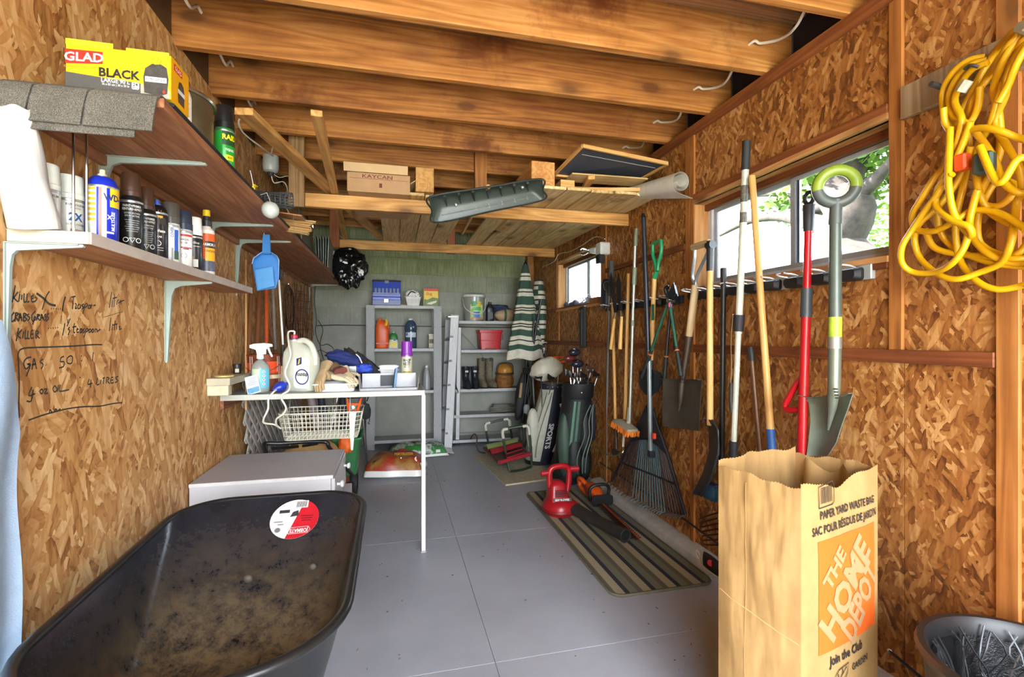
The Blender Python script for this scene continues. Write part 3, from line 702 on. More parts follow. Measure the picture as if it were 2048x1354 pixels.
# pot, bottle, insect spray
OLIVE = mat('7d7458', .3, .75, var=.2, scale=9)
pt_ = thing('stock_pot', 'big tarnished metal pot with rolled rim on the upper shelf', 'pot', (-.72, 1.80, ZU+.026))
pc = (-.722, 1.80, ZU+.026)
part(pt_, 'body', lathe([(0, 0), (.105, 0), (.122, .012), (.130, .05), (.133, .175), (.130, .175), (.126, .05), (.105, .012), (0, .01)], 40, pc), OLIVE)
part(pt_, 'rim', lathe([(.131, .170), (.139, .171), (.142, .177), (.139, .183), (.131, .182), (.129, .176), (.131, .170)], 40, pc), mat('a9a596', .25, .9))
bt = thing('cleaner_bottle', 'slim white bottle with orange cap between carton and pot', 'bottle', (-.575, 1.568, ZU+.041))
part(bt, 'body', lathe([(0, 0), (.026, 0), (.028, .006), (.028, .085), (.024, .10), (.017, .112), (0, .112)], 20, (-.592, 1.565, ZU+.026)), mat('f0eee6', .35))
part(bt, 'cap', lathe([(.0185, .108), (.0185, .142), (.016, .145), (0, .145)], 20, (-.592, 1.565, ZU+.026)), mat('ee6a14', .4))
part(bt, 'label', wrap(rect2d(.04, .04, 8), (-.592, 1.565, ZU+.072), .028, R(-55)), mat('d9e0cf', .5, var=.25, scale=120))
def spray_can(name, label, c, r, h, body, cap, caph, capr=.82, group='spray cans on the lower shelf', dome=.03, nozzle=None, bodym=None, capstyle=0):
    t = thing(name, label, 'spray can', c, group)
    bh = h-caph-dome if capstyle == 0 else h-dome-caph
    part(t, 'body', lathe([(0, .002), (r*.94, 0), (r, .004), (r, bh), (r*.985, bh+.003), (r*.93, bh+dome*.45), (r*.80, bh+dome*.8), (r*.62, bh+dome), (0, bh+dome)], 28, c), bodym or mat(body, .3, .15))
    part(t, 'seam', lathe([(r, bh-.002), (r*1.03, bh), (r*1.03, bh+.004), (r*.98, bh+.006)], 28, c), GALV)
    if capstyle == 0: part(t, 'cap', lathe([(r*capr*1.06, bh+dome*.35), (r*capr*1.06, bh+dome+.004), (r*capr, bh+dome+.006), (r*capr*.96, h-.004), (r*capr*.88, h), (0, h)], 28, c), mat(cap, .35))
    else: part(t, 'nozzle', lathe([(.011, bh+dome-.002), (.011, bh+dome+caph*.4), (.0065, bh+dome+caph*.45), (.0065, h), (0, h)], 14, c), mat(cap, .35))
    return t, bh
def lab(t, c, r, bh, items):
    """wrapped print: (text or None, height, y, colour, angle, extra)"""
    for it in items:
        s, hh, zz, clr, a0 = it[:5]; kw = it[5] if len(it) > 5 else {}
        if s is None: g = rect2d(kw['w'], hh, max(2, int(kw['w']/r/.18)), 0, 0); nm, lf = 'label_panel', kw.get('l', .0005)
        else: g = text2d(s, hh, kw.get('b', .03), kw.get('ws', .85)); nm, lf = 'lettering', kw.get('l', .0012)
        if kw.get('rot'): g = ([Vector((-v.y, v.x, v.z)) for v in g[0]], g[1])
        part(t, nm, wrap(g, (c[0], c[1], c[2]+zz), r, a0, lf), mat(clr, .45, var=.03))
def face(c): return math.atan2(-c[1], -c[0])       # side of an upright can turned to the doorway
c = Vector((-.585, 2.085, ZU+.026)); c = Vector((-.598, 1.955, ZU+.026))
t, bh = spray_can('insect_spray_can', 'green insect spray can with black cap behind the metal pot', c, .033, .235, '2c9a38', '191919', .065, .95, group=None)
a = face(c)+.55
lab(t, c, .033, bh, [(None, .052, .115, '123d18', a, {'w': .05}), ('RAID', .018, .118, 'f2e21a', a, {'b': .05}), (None, .02, .045, 'e8d41c', a, {'w': .03}), ('TIQUES', .008, .072, 'f4f4ee', a), ('BUG', .006, .045, '222222', a)])
# small things along the upper shelf edge
sg = thing('string_scrap', 'yellow knotted string scrap on the black shelf edge', 'string', (-.565, 2.16, ZU+.04))
part(sg, 'knot', tube(smooth([(-.552, 2.14, ZU+.030), (-.548, 2.155, ZU+.044), (-.552, 2.17, ZU+.034), (-.548, 2.15, ZU+.026), (-.55, 2.14, ZU+.040), (-.545, 2.185, ZU+.046)], 5), .0025, 6), mat('e3cf3e', .6))
part(sg, 'tail', tube([(-.552, 2.15, ZU+.04), (-.56, 2.15, ZU+.085), (-.565, 2.152, ZU+.10)], .0015, 5), WHITE)
mt = thing('mesh_tube', 'dark plastic mesh tube poking over the upper shelf edge', 'mesh tube', (-.62, 2.50, ZU+.04))
mg = []
for k in range(14):
    x = -.76+k*.022; mg.append(tube([(x, 2.50+.037*math.cos(a), ZU+.077+.037*math.sin(a)) for a in [2*math.pi*i/16 for i in range(16)]], .0028, 5, True))
for k in range(16):
    a = 2*math.pi*k/16; mg.append(tube([(-.762, 2.50+.037*math.cos(a), ZU+.077+.037*math.sin(a)), (-.47, 2.50+.037*math.cos(a+.9), ZU+.077+.037*math.sin(a+.9))], .0028, 5))
part(mt, 'mesh', join(*mg), mat('3a3c3d', .6))
bl_ = thing('float_ball', 'pale grey plastic ball hanging on a string at the upper shelf edge', 'ball', P(541, 436, X=-.525))
bc = P(541, 420, X=-.525)
part(bl_, 'ball', blob(bc, .036, .036, .036, 24, 16, 0), mat('b4bab2', .45)); part(bl_, 'seam', tube([(bc.x+.0366*math.sin(a)*math.cos(.6), bc.y+.0366*math.sin(a)*math.sin(.6), bc.z+.0366*math.cos(a)) for a in [2*math.pi*i/24 for i in range(24)]], .0014, 5, True), mat('6f756f', .6))
part(bl_, 'string', tube([(bc.x, bc.y, bc.z+.034), (bc.x-.015, bc.y, bc.z+.075), (bc.x-.05, bc.y, ZU+.042)], .0012, 5), WHITE)
sm = thing('shim_bundle', 'bundle of thin wooden shims jutting over the upper shelf edge', 'wood shims', (-.62, 2.95, ZU+.026))
W_SHIM = wood('wood_shim', 'b98d54', 'd3ae76', 'e8cd9e', 0, False)
random.seed(3)
for i in range(22):
    a = (i % 11-5)*.03; k = i//11
    board('shim', (-.80, 2.93+(i % 11-5)*.006, ZU+.035+(i % 11)*.0075+k*.003), (-.455+random.uniform(-.02, .015), 2.93+(i % 11-5)*.020+k*.02, ZU-.012+(i % 11)*.0115+random.uniform(-.004, .004)), .034, .0045, W_SHIM, sm, up=(random.uniform(-.1, .1), random.uniform(-.35, .2), 1))
part(sm, 'wire_tie', tube([(-.535, 2.925+.062*math.cos(a), ZU+.058+.054*math.sin(a)) for a in [2*math.pi*i/18 for i in range(18)]], .0015, 5, True), mat('9a8a5c', .6))
solo('cardboard_sheet', tf(box(-.16, .13, -.14, .14, 0, .004), (-.62, 3.0, ZU+.104), ry=R(6)), CARD, 'thin brown cardboard sheet with orange patch over the shim bundle', 'cardboard')
part(bpy.data.objects['cardboard_sheet'], 'orange_patch', tf(box(.02, .128, -.142, .05, .0042, .0055), (-.62, 3.0, ZU+.104), ry=R(6)), mat('d9642a', .6))
solo('plastic_sheet', tf(box(-.004, .004, -.42, .42, 0, .30, .002), (-.63, 3.95, ZU+.026), ry=R(-6), rz=R(4)), mat('6d7470', .35), 'smooth dark grey panel standing on edge behind the wooden shims', 'panel')
ss = thing('vent_panel', 'ribbed grey panels standing on the upper shelf before the black bag', 'panel', (-.6, 4.6, ZU+.026))
for k in range(6): part(ss, 'rib_panel', tf(box(-.003, .003, -.33, .33, 0, .27, .001), (-.655+k*.017, 4.75, ZU+.026), ry=R(-3+k), rz=R(3)), mat('8d9089' if k % 2 else '6c706b', .6, bump=.3))
# black bag hanging from the beam end
bg_ = thing('plastic_bag', 'crumpled black plastic bag hanging from the far loft beam', 'bag', (-.43, 5.0, 1.73))
V, F = blob((-.43, 5.0, 1.945), .165, .11, .20, 72, 60, .24, 1.9, 4.0)
V = [Vector((-.43+(v.x+.43)*(1.0 if v.z > 1.95 else 1-.9*(1.95-v.z)), v.y, min(v.z, 2.138))) for v in V]
part(bg_, 'bag', (V, F), mat('101112', .17, var=.2, bump=.5, scale=9), 25)
part(bg_, 'knot', blob((-.42, 4.995, 2.125), .07, .05, .022, 16, 10, .3, 3, 2), mat('141516', .25))
solo('white_bag', blob((-.585, 5.02, 1.99), .05, .06, .12, 24, 18, .3, 2.4, 1.2), mat('e4e1da', .5), 'small white bag bunched beside the black plastic bag', 'bag')
# paper towel roll, wire holder
pt2 = thing('paper_towel_roll', 'loose white paper towel roll at the near end of the lower shelf', 'paper towel', (-.838, 1.442, ZS))
M = Matrix.Translation((-.846, 1.412, ZS+.006)) @ Matrix.Rotation(R(15), 4, 'X')
def tow(a, b):
    ang = a*2*math.pi; r = .049*(1-b)+.034*b+.0025*math.sin(ang*3+b*9); return (r*math.cos(ang), r*math.sin(ang), b*.27+(.004*math.sin(ang*5) if b > .95 else 0))
part(pt2, 'roll', tf(grid(tow, 40, 14), M=M), mat('c6c5c0', .85, var=.03, bump=.25, scale=30), 60)
part(pt2, 'core', tf(lathe([(.033, .268), (.016, .271), (.016, .2), (0, .2)], 24), M=M), mat('e9e6da', .8))
wh = thing('wire_holder', 'tall bent chrome wire loop standing before the white cans', 'wire holder', (-.80, 1.49, ZS))
wp = [(-.795, 1.466, ZS+.004), (-.795, 1.466, ZS+.335)]+[(-.795, 1.493+.027*math.cos(a), ZS+.335+.026*math.sin(a)) for a in [math.pi-math.pi*i/10 for i in range(1, 10)]]+[(-.795, 1.520, ZS+.335), (-.795, 1.520, ZS+.004)]
part(wh, 'loop', tube(wp, .0034, 8), CHROME); part(wh, 'base', tube([(-.795, 1.466, ZS+.004), (-.76, 1.47, ZS+.004), (-.76, 1.515, ZS+.004), (-.795, 1.52, ZS+.004)], .0034, 8), CHROME)
# the spray cans
def can_at(u, X, Y=None):
    t_ = (u-U0)/FPX; y = X*(_cs-t_*_sn)/(_sn+t_*_cs); return Vector((X, y, ZS))
W_ = 'd9d8d0'
c = can_at(87, -.848); t, bh = spray_can('paint_can', 'white primer spray can half hidden by the paper towel roll', c, .032, .172, W_, 'd8dace', .055, .98, dome=.014); a = face(c)+.25
lab(t, c, .032, bh, [('RUST-OLEUM', .0062, .092, '2a2a2a', a), ('PAINTERS', .0048, .082, '777777', a), ('2X', .021, .062, '1c6fb4', a, {'b': .05}), ('ULTRA COVER', .005, .044, '2a2a2a', a), (None, .02, .022, 'b7a98c', a+.1, {'w': .035})])
c = can_at(138, -.845); t, bh = spray_can('paint_can', 'white primer spray can behind the bent wire loop', c, .032, .172, W_, 'd8dace', .055, .98, dome=.014); a = face(c)+.45
lab(t, c, .032, bh, [('RUST-OLEUM', .0058, .092, '2a2a2a', a), ('PAINTERS', .0044, .083, '777777', a), ('2X', .02, .060, '174f94', a, {'b': .05}), ('ULTRA COVER', .005, .040, '2a2a2a', a), (None, .02, .018, 'a98c80', a+.1, {'w': .03})])
c = can_at(205, -.785); t, bh = spray_can('lubricant_can', 'large blue and yellow lubricant can with bare metal top', c, .036, .205, '1d31b4', 'e8dcb0', .022, capstyle=1, dome=.032); a = face(c)
lab(t, c, .036, bh, [(None, .148, .076, 'dfe6ea', a+.10, {'w': .010}), (None, .148, .076, '8d6a58', a-.12, {'w': .008}), (None, .148, .076, 'e9ebe4', a-.72, {'w': .026}), (None, .052, .125, 'e9bd1c', a+.92, {'w': .034}), ('WD-40', .017, .125, '17226e', a+.95, {'b': .05, 'rot': 0}), ('MULTI-USE', .009, .060, 'f0f0f0', a+.66, {'rot': 1}),
    ('X', .012, .070, 'f2f2f2', a+.42), (None, .005, .028, 'eeeeee', a+.45, {'w': .02})]+[(None, .007, .145-k*.014, 'e0b92a', a-.72, {'w': .020, 'l': .0011}) for k in range(7)])
part(t, 'dome', lathe([(.036, .151), (.033, .163), (.026, .174), (.020, .180), (.020, .186), (.012, .187), (0, .187)], 28, c), mat('a39a76', .28, .85))
def dark_can(u, X, h, label, cap='4a3122', nm='paint_can'):
    c = can_at(u, X); t, bh = spray_can(nm, label, c, .031, h, '191a1a', cap, .062, .80); a = face(c)+.1
    its = [('PAINT+PRIMER', .0068, bh-.012, 'c9c9c4', a, {'ws': .72}), ('PEINTURE+APPRET', .0068, bh-.022, 'c9c9c4', a, {'ws': .62}), ('SATIN BROWN', .005, bh-.034, 'a8a8a4', a, {'ws': .8}), ('BRUN SATINE', .005, bh-.042, 'a8a8a4', a, {'ws': .8})]
    its += [(None, .0018, bh-.055-k*.0065, '8f8f8c', a, {'w': .036-.004*(k % 3)}) for k in range(6)]
    lab(t, c, .031, bh, its)
    for k, da in enumerate((-.5, 0, .5)):
        g = ring2d(.0055, .0075, 16) if k != 1 else join(stroke2d([(-.007, .006), (.007, .006), (0, -.007), (-.007, .006)], .0018))
        part(t, 'hazard_mark', wrap(g, (c.x, c.y, c.z+.032), .031, a+da, .001), mat('d8d8d4', .5))
dark_can(262, -.775, .238, 'black spray paint can with tall brown cap, beside the blue lubricant can')
dark_can(291, -.783, .225, 'black spray paint can with brown cap, second in the row of cans')
c = can_at(314, -.778); t, bh = spray_can('varnish_can', 'black varnish spray can with bare metal dome and blue nozzle', c, .031, .205, '1b1a19', '2a55b8', .02, capstyle=1); a = face(c)+.1
lab(t, c, .031, bh, [(None, .022, bh-.025, '2e2a22', a, {'w': .05}), ('Varathane', .010, bh-.058, 'e8e4d8', a, {'ws': .7}), ('CLEAR', .006, bh-.078, 'e8e4d8', a), (None, .010, bh-.012, 'caa23a', a+.1, {'w': .02}), (None, .002, .04, 'aaaaaa', a, {'w': .03}), (None, .002, .032, 'aaaaaa', a, {'w': .03})])
part(t, 'dome', lathe([(.031, bh), (.029, bh+.012), (.022, bh+.024), (.015, bh+.030), (0, bh+.031)], 24, c), mat('c9c9c2', .25, .8))
part(t, 'hazard_mark', wrap(ring2d(.007, .009, 18), (c.x, c.y, c.z+.055), .031, a, .001), mat('d8d8d4', .5))
c = can_at(340, -.772); t, bh = spray_can('paint_can', 'white labelled spray paint can with dark grey-brown cap', c, .031, .216, 'e6e5e0', '4d4843', .055, .95); a = face(c)+.1
lab(t, c, .031, bh, [(None, .10, .07, 'f4f4f2', a-.3, {'w': .02}), (None, .09, .075, '2d56a8', a+.55, {'w': .014}), (None, .03, .03, '33503a', a+.55, {'w': .016, 'l': .001}), ('COVER', .009, .11, '2d56a8', a+.1, {'rot': 1}), (None, .05, .03, '8f8f95', a+.1, {'w': .008})])
c = can_at(366, -.772); t, bh = spray_can('paint_can', 'white and red labelled spray paint can with navy cap', c, .031, .215, 'eceae6', '2b3547', .052, .95); a = face(c)+.1
lab(t, c, .031, bh, [(None, .008, bh-.012, 'c23a34', a, {'w': .06}), (None, .005, bh-.058, 'c23a34', a, {'w': .06}), ('TREMCLAD', .0065, bh-.028, '333333', a, {'ws': .7}), ('GLOSS', .0065, bh-.04, '333333', a, {'ws': .8}), (None, .004, .07, '222222', a+.2, {'w': .02})])
part(t, 'hazard_mark', wrap(ring2d(.008, .0098, 18), (c.x, c.y, c.z+.045), .031, a, .001), mat('9a9a98', .5))
c = can_at(387, -.768); t, bh = spray_can('paint_can', 'black and teal spray paint can with white cap beside the orange bottle', c, .031, .212, '23211f', 'eeeeea', .052, .95); a = face(c)+.1
lab(t, c, .031, bh, [(None, .12, .07, '2a8fa8', a-.55, {'w': .014}), ('Acrylique', .008, .09, 'e8f4f4', a-.55, {'rot': 1, 'l': .0016}), ('Gloss', .008, bh-.02, 'dadada', a+.2), (None, .003, bh-.034, 'bbbbbb', a+.2, {'w': .03}), (None, .03, .03, 'd0cdc4', a, {'w': .025}), (None, .012, .05, 'c2621c', a-.4, {'w': .02})])
c = can_at(413, -.762); t = thing('protectant_bottle', 'orange protectant bottle with black and yellow nozzle, last on the lower shelf', 'bottle', c)
part(t, 'body', lathe([(0, 0), (.028, 0), (.031, .005), (.031, .17), (.029, .185), (.018, .198), (.016, .205), (0, .205)], 28, c), mat('e9e3da', .35))
part(t, 'label_panel', wrap(rect2d(.17, .105, 34), (c.x, c.y, c.z+.118), .031, face(c)), mat('e2591a', .4, var=.06))
part(t, 'label_panel', wrap(rect2d(.17, .05, 34), (c.x, c.y, c.z+.040), .031, face(c)), mat('4e5262', .4, var=.6, scale=70))
a = face(c)+.45
lab(t, c, .031, 0, [(None, .028, .125, '2a211c', a+.1, {'w': .045, 'l': .001}), ('ARMOR ALL', .011, .125, 'f2efe8', a+.1, {'l': .0018, 'ws': .7}), (None, .055, .085, 'f0a81c', a+.1, {'w': .042, 'l': .0008}), ('ORIGINAL', .009, .098, '2a211c', a+.1, {'ws': .8})])
part(t, 'collar', lathe([(.018, .203), (.018, .228), (.013, .232), (0, .232)], 20, c), mat('26262a', .4)); part(t, 'nozzle', lathe([(.014, .231), (.012, .25), (.0, .25)], 16, c), mat('26262a', .4)); part(t, 'nozzle_cap', lathe([(.0145, .246), (.0135, .272), (0, .274)], 16, c), mat('d9b81e', .4))
# dustpan on a hook under the upper shelf
dp = thing('dustpan', 'blue plastic dustpan hanging by its handle under the upper shelf', 'dustpan', (-.69, 2.90, 1.50))
BLU = mat('2f79bf', .38, var=.08)
def dq(u, v, d=0): return P(u, v, Y=2.90+d)
hd = [(527, 468), (538, 468), (539, 506), (525, 506)]
part(dp, 'handle', shell(([dq(*p) for p in ((526, 469), (539, 469), (541, 508), (524, 508))], [(3, 2, 1, 0)]), .018), BLU)
out = [(524, 505), (541, 505), (553, 512), (557, 520), (556, 560), (552, 576), (514, 582), (505, 528), (508, 516)]
part(dp, 'pan_back', shell(([dq(u, v, .03) for u, v in out], [tuple(range(9))[::-1]]), .004), BLU)
sd_ = [out[-1], out[0], out[1], out[2]]
part(dp, 'pan_wall', shell(grid(lambda a, b: dq(*out[[7, 8, 0, 1, 2, 3, 4][round(a*6)]], .03-.055*b*(1-.55*(a > .9))), 6, 1), .004), BLU)
part(dp, 'lip', shell(([dq(u, v, -.012) for u, v in ((510, 540), (545, 533), (549, 572), (515, 580))], [(3, 2, 1, 0)]), .004), mat('4a8cc6', .3, var=.1))
part(dp, 'hook', tube(smooth([(-.692, 2.905, ZU-.001), (-.692, 2.905, ZU-.02), (-.680, 2.905, ZU-.035), (-.69, 2.905, ZU-.045), (-.70, 2.905, ZU-.035)], 4), .002, 6), GALV)
# ------------------------------------------------------------------ bench and everything around it
ZB = .955; YB0, YB1 = 2.862, 3.27
GP = mat('b9bab0', .55, var=.06, scale=5); GP2 = mat('a9aaa8', .6, var=.1, scale=5)
be = thing('work_bench', 'narrow grey-topped bench fixed to the wall on one pale leg', 'bench', (.17, 2.88, 0))
part(be, 'top', box(XL+.003, .165, YB0+.012, YB1, ZB-.022, ZB, .002), GP2)
part(be, 'front_edge', box(XL+.003, .178, YB0-.006, YB0+.012, ZB-.028, ZB+.002, .002), GP)
part(be, 'end_edge', box(.165, .180, YB0+.012, YB1, ZB-.028, ZB+.002, .002), GP)
part(be, 'leg', box(.160, .183, YB0+.014, YB0+.050, .01, ZB-.028, .002), mat('d3d4d0', .5)); part(be, 'foot', box(.156, .187, YB0+.010, YB0+.054, 0, .012, .002), mat('8f9090', .6))
part(be, 'cleat', box(XL, XL+.02, YB0, YB1, ZB-.075, ZB-.023, .002), W_SHELF)
lg = thing('wall_ledge', 'small weathered wooden ledge on the wall above the bench', 'ledge', (-.85, 3.0, 1.0))
board('ledge_board', (-.845, 2.672, 1.044), (-.845, 3.42, 1.044), .105, .036, mat('b3ac94', .7, var=.15, scale=6), lg); part(lg, 'ledge_block', box(XL+.002, -.80, 2.675, 2.73, .975, 1.026, .003), mat('c9bfa2', .75, var=.15)); part(lg, 'ledge_block', box(XL+.002, -.80, 3.3, 3.36, .957, 1.026, .003), mat('b3ac94', .75))
solo('jar_lid', lathe([(0, 0), (.044, 0), (.045, .003), (.045, .008), (.040, .010), (0, .009)], 24, (-.845, 2.76, 1.0625)), mat('d9c47a', .4, .3), 'flat yellowish jar lid on the wall ledge', 'lid')
cn = thing('film_canister', 'small black lidded canister on the wall ledge', 'canister', (-.85, 2.99, 1.0625))
part(cn, 'body', lathe([(0, 0), (.020, 0), (.021, .003), (.021, .042), (0, .042)], 20, (-.85, 2.99, 1.0625)), mat('2a2622', .4)); part(cn, 'lid', lathe([(.0235, .040), (.0235, .052), (.021, .054), (0, .054)], 20, (-.85, 2.99, 1.0625)), mat('1f1c1a', .4)); part(cn, 'label', wrap(rect2d(.02, .02, 6), (-.85, 2.99, 1.08), .021, R(-75)), mat('cfc6b4', .6))
pk = thing('seed_packet', 'small white and blue packet leaning on the bench beside the ledge', 'packet', (-.72, 2.87, ZB))
M = Matrix.Translation((-.735, 2.885, ZB+.004)) @ Matrix.Rotation(R(-16), 4, 'Y') @ Matrix.Rotation(R(-22), 4, 'X')
part(pk, 'packet', tf(box(-.034, .034, -.003, .003, 0, .105, .001), M=M), mat('d7dde0', .5)); part(pk, 'print', tf(put(rect2d(.06, .03, 1, 0, .02), (0, -.0031, 0), (1, 0, 0), (0, 0, 1)), M=M), mat('6aa3c8', .5, var=.3, scale=80)); part(pk, 'print', tf(put(join(*[rect2d(.045-.006*(k % 3), .002, 1, 0, .09-k*.009) for k in range(5)]), (0, -.0031, 0), (1, 0, 0), (0, 0, 1)), M=M), mat('8d9498', .5))
# rusted paint tin
c = Vector((-.742, 3.115, ZB)); r, h = .094, .212
pc_ = thing('paint_tin', 'big rusted red paint tin with drips standing on the bench', 'paint tin', c)
part(pc_, 'body', lathe([(0, 0), (r, 0), (r*1.02, .004), (r, .010), (r, h-.012), (r*1.02, h-.006), (r*1.02, h), (r*.90, h-.001), (r*.88, h-.008), (0, h-.008)], 36, c), mat('7d3a22', .5, .3, var=.3, scale=8, wear=('3c332c', 6, .56)))
a = face(c)
part(pc_, 'label_panel', wrap(rect2d(.24, .062, 30), (c.x, c.y, c.z+.132), r, a), mat('b8451f', .5, var=.25, scale=20)); part(pc_, 'label_panel', wrap(rect2d(.24, .022, 30), (c.x, c.y, c.z+.082), r, a), mat('c9b593', .55, var=.2, scale=25)); part(pc_, 'label_panel', wrap(rect2d(.06, .06, 8), (c.x, c.y, c.z+.14), r, a+.45, .0012), mat('e0491c', .45))
for k, (da, l) in enumerate(((-.85, .13), (-.7, .07), (-.25, .05), (.8, .09), (.95, .16))): part(pc_, 'paint_drip', wrap(stroke2d([(0, 0), (.002, -l*.5), (0, -l)], .006), (c.x, c.y, c.z+h-.012), r, a+da, .0016), mat('cbbfae', .5))
part(pc_, 'bail', tube(smooth([(c.x-r-.003, c.y, c.z+h*.8), (c.x-r*.8, c.y-r*.75, c.z+h*.62), (c.x, c.y-r*1.06, c.z+h*.5), (c.x+r*.8, c.y-r*.75, c.z+h*.62), (c.x+r+.003, c.y, c.z+h*.8)], 6), .002, 6), mat('5a5450', .4, .7))
# spray bottle
CLR = mat('dfe6df', .12, trans=.75, var=.02); c = Vector((-.728, 2.975, ZB))
sb = thing('spray_bottle', 'clear spray bottle with white trigger and sky-blue label', 'spray bottle', c)
part(sb, 'body', lathe([(0, 0), (.044, 0), (.048, .006), (.048, .135), (.044, .155), (.026, .175), (.015, .185), (.015, .195), (0, .195)], 28, c), mat('d5ddd6', .15, trans=.55, var=.03))
part(sb, 'collar', lathe([(.019, .19), (.019, .212), (.014, .215), (0, .215)], 18, c), WHITE)
M = Matrix.Translation(c+Vector((0, 0, .212))) @ Matrix.Rotation(R(5), 4, 'Z')
hp = [(-.052, .055), (-.03, .062), (.02, .066), (.062, .060), (.064, .046), (.045, .044), (.030, .030), (.030, .004), (-.014, 0), (-.020, .028), (-.052, .040)]
part(sb, 'trigger_head', tf(prism(hp, .03), M=M @ Matrix.Translation((0, .015, 0)) @ Matrix.Rotation(R(90), 4, 'X')), WHITE, 20)
part(sb, 'trigger', tf(tube(smooth([(.040, 0, .040), (.047, 0, .018), (.060, 0, -.012)], 4), [.008, .007, .007, .006, .006, .006, .006, .006, .005], 8), M=M), WHITE)
part(sb, 'dip_tube', tube([c+Vector((0, 0, .19)), c+Vector((.004, 0, .1)), c+Vector((.01, 0, .008))], .003, 6), mat('eeeeee', .4))
a = face(c)+.1
part(sb, 'label_panel', wrap(rect2d(.10, .105, 16), (c.x, c.y, c.z+.082), .048, a), mat('63b6d6', .45, var=.05)); part(sb, 'label_panel', wrap(rect2d(.042, .105, 8), (c.x, c.y, c.z+.082), .048, a-.62, .001), mat('bfcfae', .45, var=.1))
part(sb, 'hazard_mark', join(*[wrap(poly2d([(-.009, 0), (0, .009), (.009, 0), (0, -.009)]), (c.x, c.y, c.z+.118-k*.022), .048, a+.28, .0012) for k in range(4)]), PAPERW); part(sb, 'hazard_mark', join(*[wrap(disc2d(.0032, 10), (c.x, c.y, c.z+.118-k*.022), .048, a+.28, .0018) for k in range(4)]), mat('a8404a', .5))
# standing tool with a white rod and wooden end
st = thing('long_brush', 'thin white rod with black grip and wooden end leaning behind the jug', 'brush', P(564, 762, Y=3.13))
p0, p1, p2, p3 = P(564, 770, Y=3.10), P(565, 732, Y=3.11), P(566, 690, Y=3.14), P(558, 560, Y=3.26)
board('wood_end', p0, p1, .030, .014, W_OLDH, st); rod('grip', p1, p2, .011, .010, mat('22211f', .6), st); rod('shaft', p2, p3, .006, .006, mat('dcdcd8', .35), st); part(st, 'tip', blob(P(557, 548, Y=3.27), .03, .02, .045, 14, 10, .3, 3, 5), mat('23211f', .7))
# herbicide jug
def superring(cx, cy, z, hw, hd, rz, p=4.5, n=28):
    o = []
    for i in range(n):
        a = 2*math.pi*i/n; ca, sa = math.cos(a), math.sin(a); x = math.copysign(abs(ca)**(2/p), ca)*hw; y = math.copysign(abs(sa)**(2/p), sa)*hd
        o.append(Vector((cx+x*math.cos(rz)-y*math.sin(rz), cy+x*math.sin(rz)+y*math.cos(rz), z)))
    return o
jx, jy, jr = -.523, 3.035, R(-28)
jg = thing('herbicide_jug', 'tall milky jug with red cap and white hose on the bench', 'jug', (jx, jy, ZB))
def jo(dx, dy=0): return (jx+dx*math.cos(jr)-dy*math.sin(jr), jy+dx*math.sin(jr)+dy*math.cos(jr))
JUG = mat('cdcfbe', .35, var=.04)
rings = []
for z, hw, hd, dx in ((0, .088, .058, 0), (.006, .094, .063, 0), (.10, .096, .064, 0), (.185, .096, .063, 0), (.225, .088, .058, -.005), (.255, .066, .046, -.018), (.278, .038, .032, -.038), (.288, .026, .026, -.046), (.300, .022, .022, -.048)):
    x, y = jo(dx); rings.append(superring(x, y, ZB+z, hw, hd, jr, 4.5 if z < .25 else 2.4))
part(jg, 'body', loft(rings), JUG, 45)
hp = [(*jo(-.02), ZB+.285), (*jo(.02), ZB+.292), (*jo(.062), ZB+.268), (*jo(.088), ZB+.215), (*jo(.093), ZB+.15)]
part(jg, 'handle', tube(smooth(hp, 6), .017, 10), JUG, 60)
nx, ny = jo(-.048)
part(jg, 'collar', lathe([(.024, .292), (.024, .302), (.02, .304), (0, .304)], 20, (nx, ny, ZB)), mat('2b4fb0', .4)); part(jg, 'cap', lathe([(.020, .303), (.019, .322), (.014, .326), (0, .327)], 20, (nx, ny, ZB)), mat('b92a2c', .4))
rx, ry = jo(.0965); rdir = Vector((math.cos(jr), math.sin(jr), 0)); ldir = Vector((-math.sin(jr), math.cos(jr), 0))
fdir = -ldir; fo = Vector((*jo(.03, -.064), ZB))
# label on the broad side, towards the handle end
part(jg, 'label_panel', put(poly2d(rrect(.105, .175, .02, 4, .0, .0)), fo+Vector((0, 0, .108))+rdir*.022, rdir, (0, 0, 1), .0012), mat('e9ece6', .4, var=.03))
part(jg, 'label_flash', put(poly2d([(-.012, -.018), (.022, -.006), (.022, .032), (-.012, .024)]), fo+Vector((0, 0, .165))+rdir*.0, rdir, (0, 0, 1), .002), mat('1f2f66', .4)); part(jg, 'label_flash', put(poly2d([(-.004, -.010), (.008, -.006), (.014, .024), (.004, .020)]), fo+Vector((0, 0, .165)), rdir, (0, 0, 1), .0028), mat('d9c23a', .4))
part(jg, 'label_logo', put(ring2d(.038, .045, 28), fo+Vector((0, 0, .085))+rdir*.024, rdir, (0, 0, 1), .002), mat('24357c', .4)); part(jg, 'lettering', put(text2d('Roundup', .022, .04, .66), fo+Vector((0, 0, .098))+rdir*.024, rdir, (0, 0, 1), .003), INK)
HOSE = mat('ebe7d8', .45)
hs = thing('primer_hose', 'white hose with blue squeeze bulb looping from jug over the bench edge', 'hose', (-.62, 2.93, ZB))
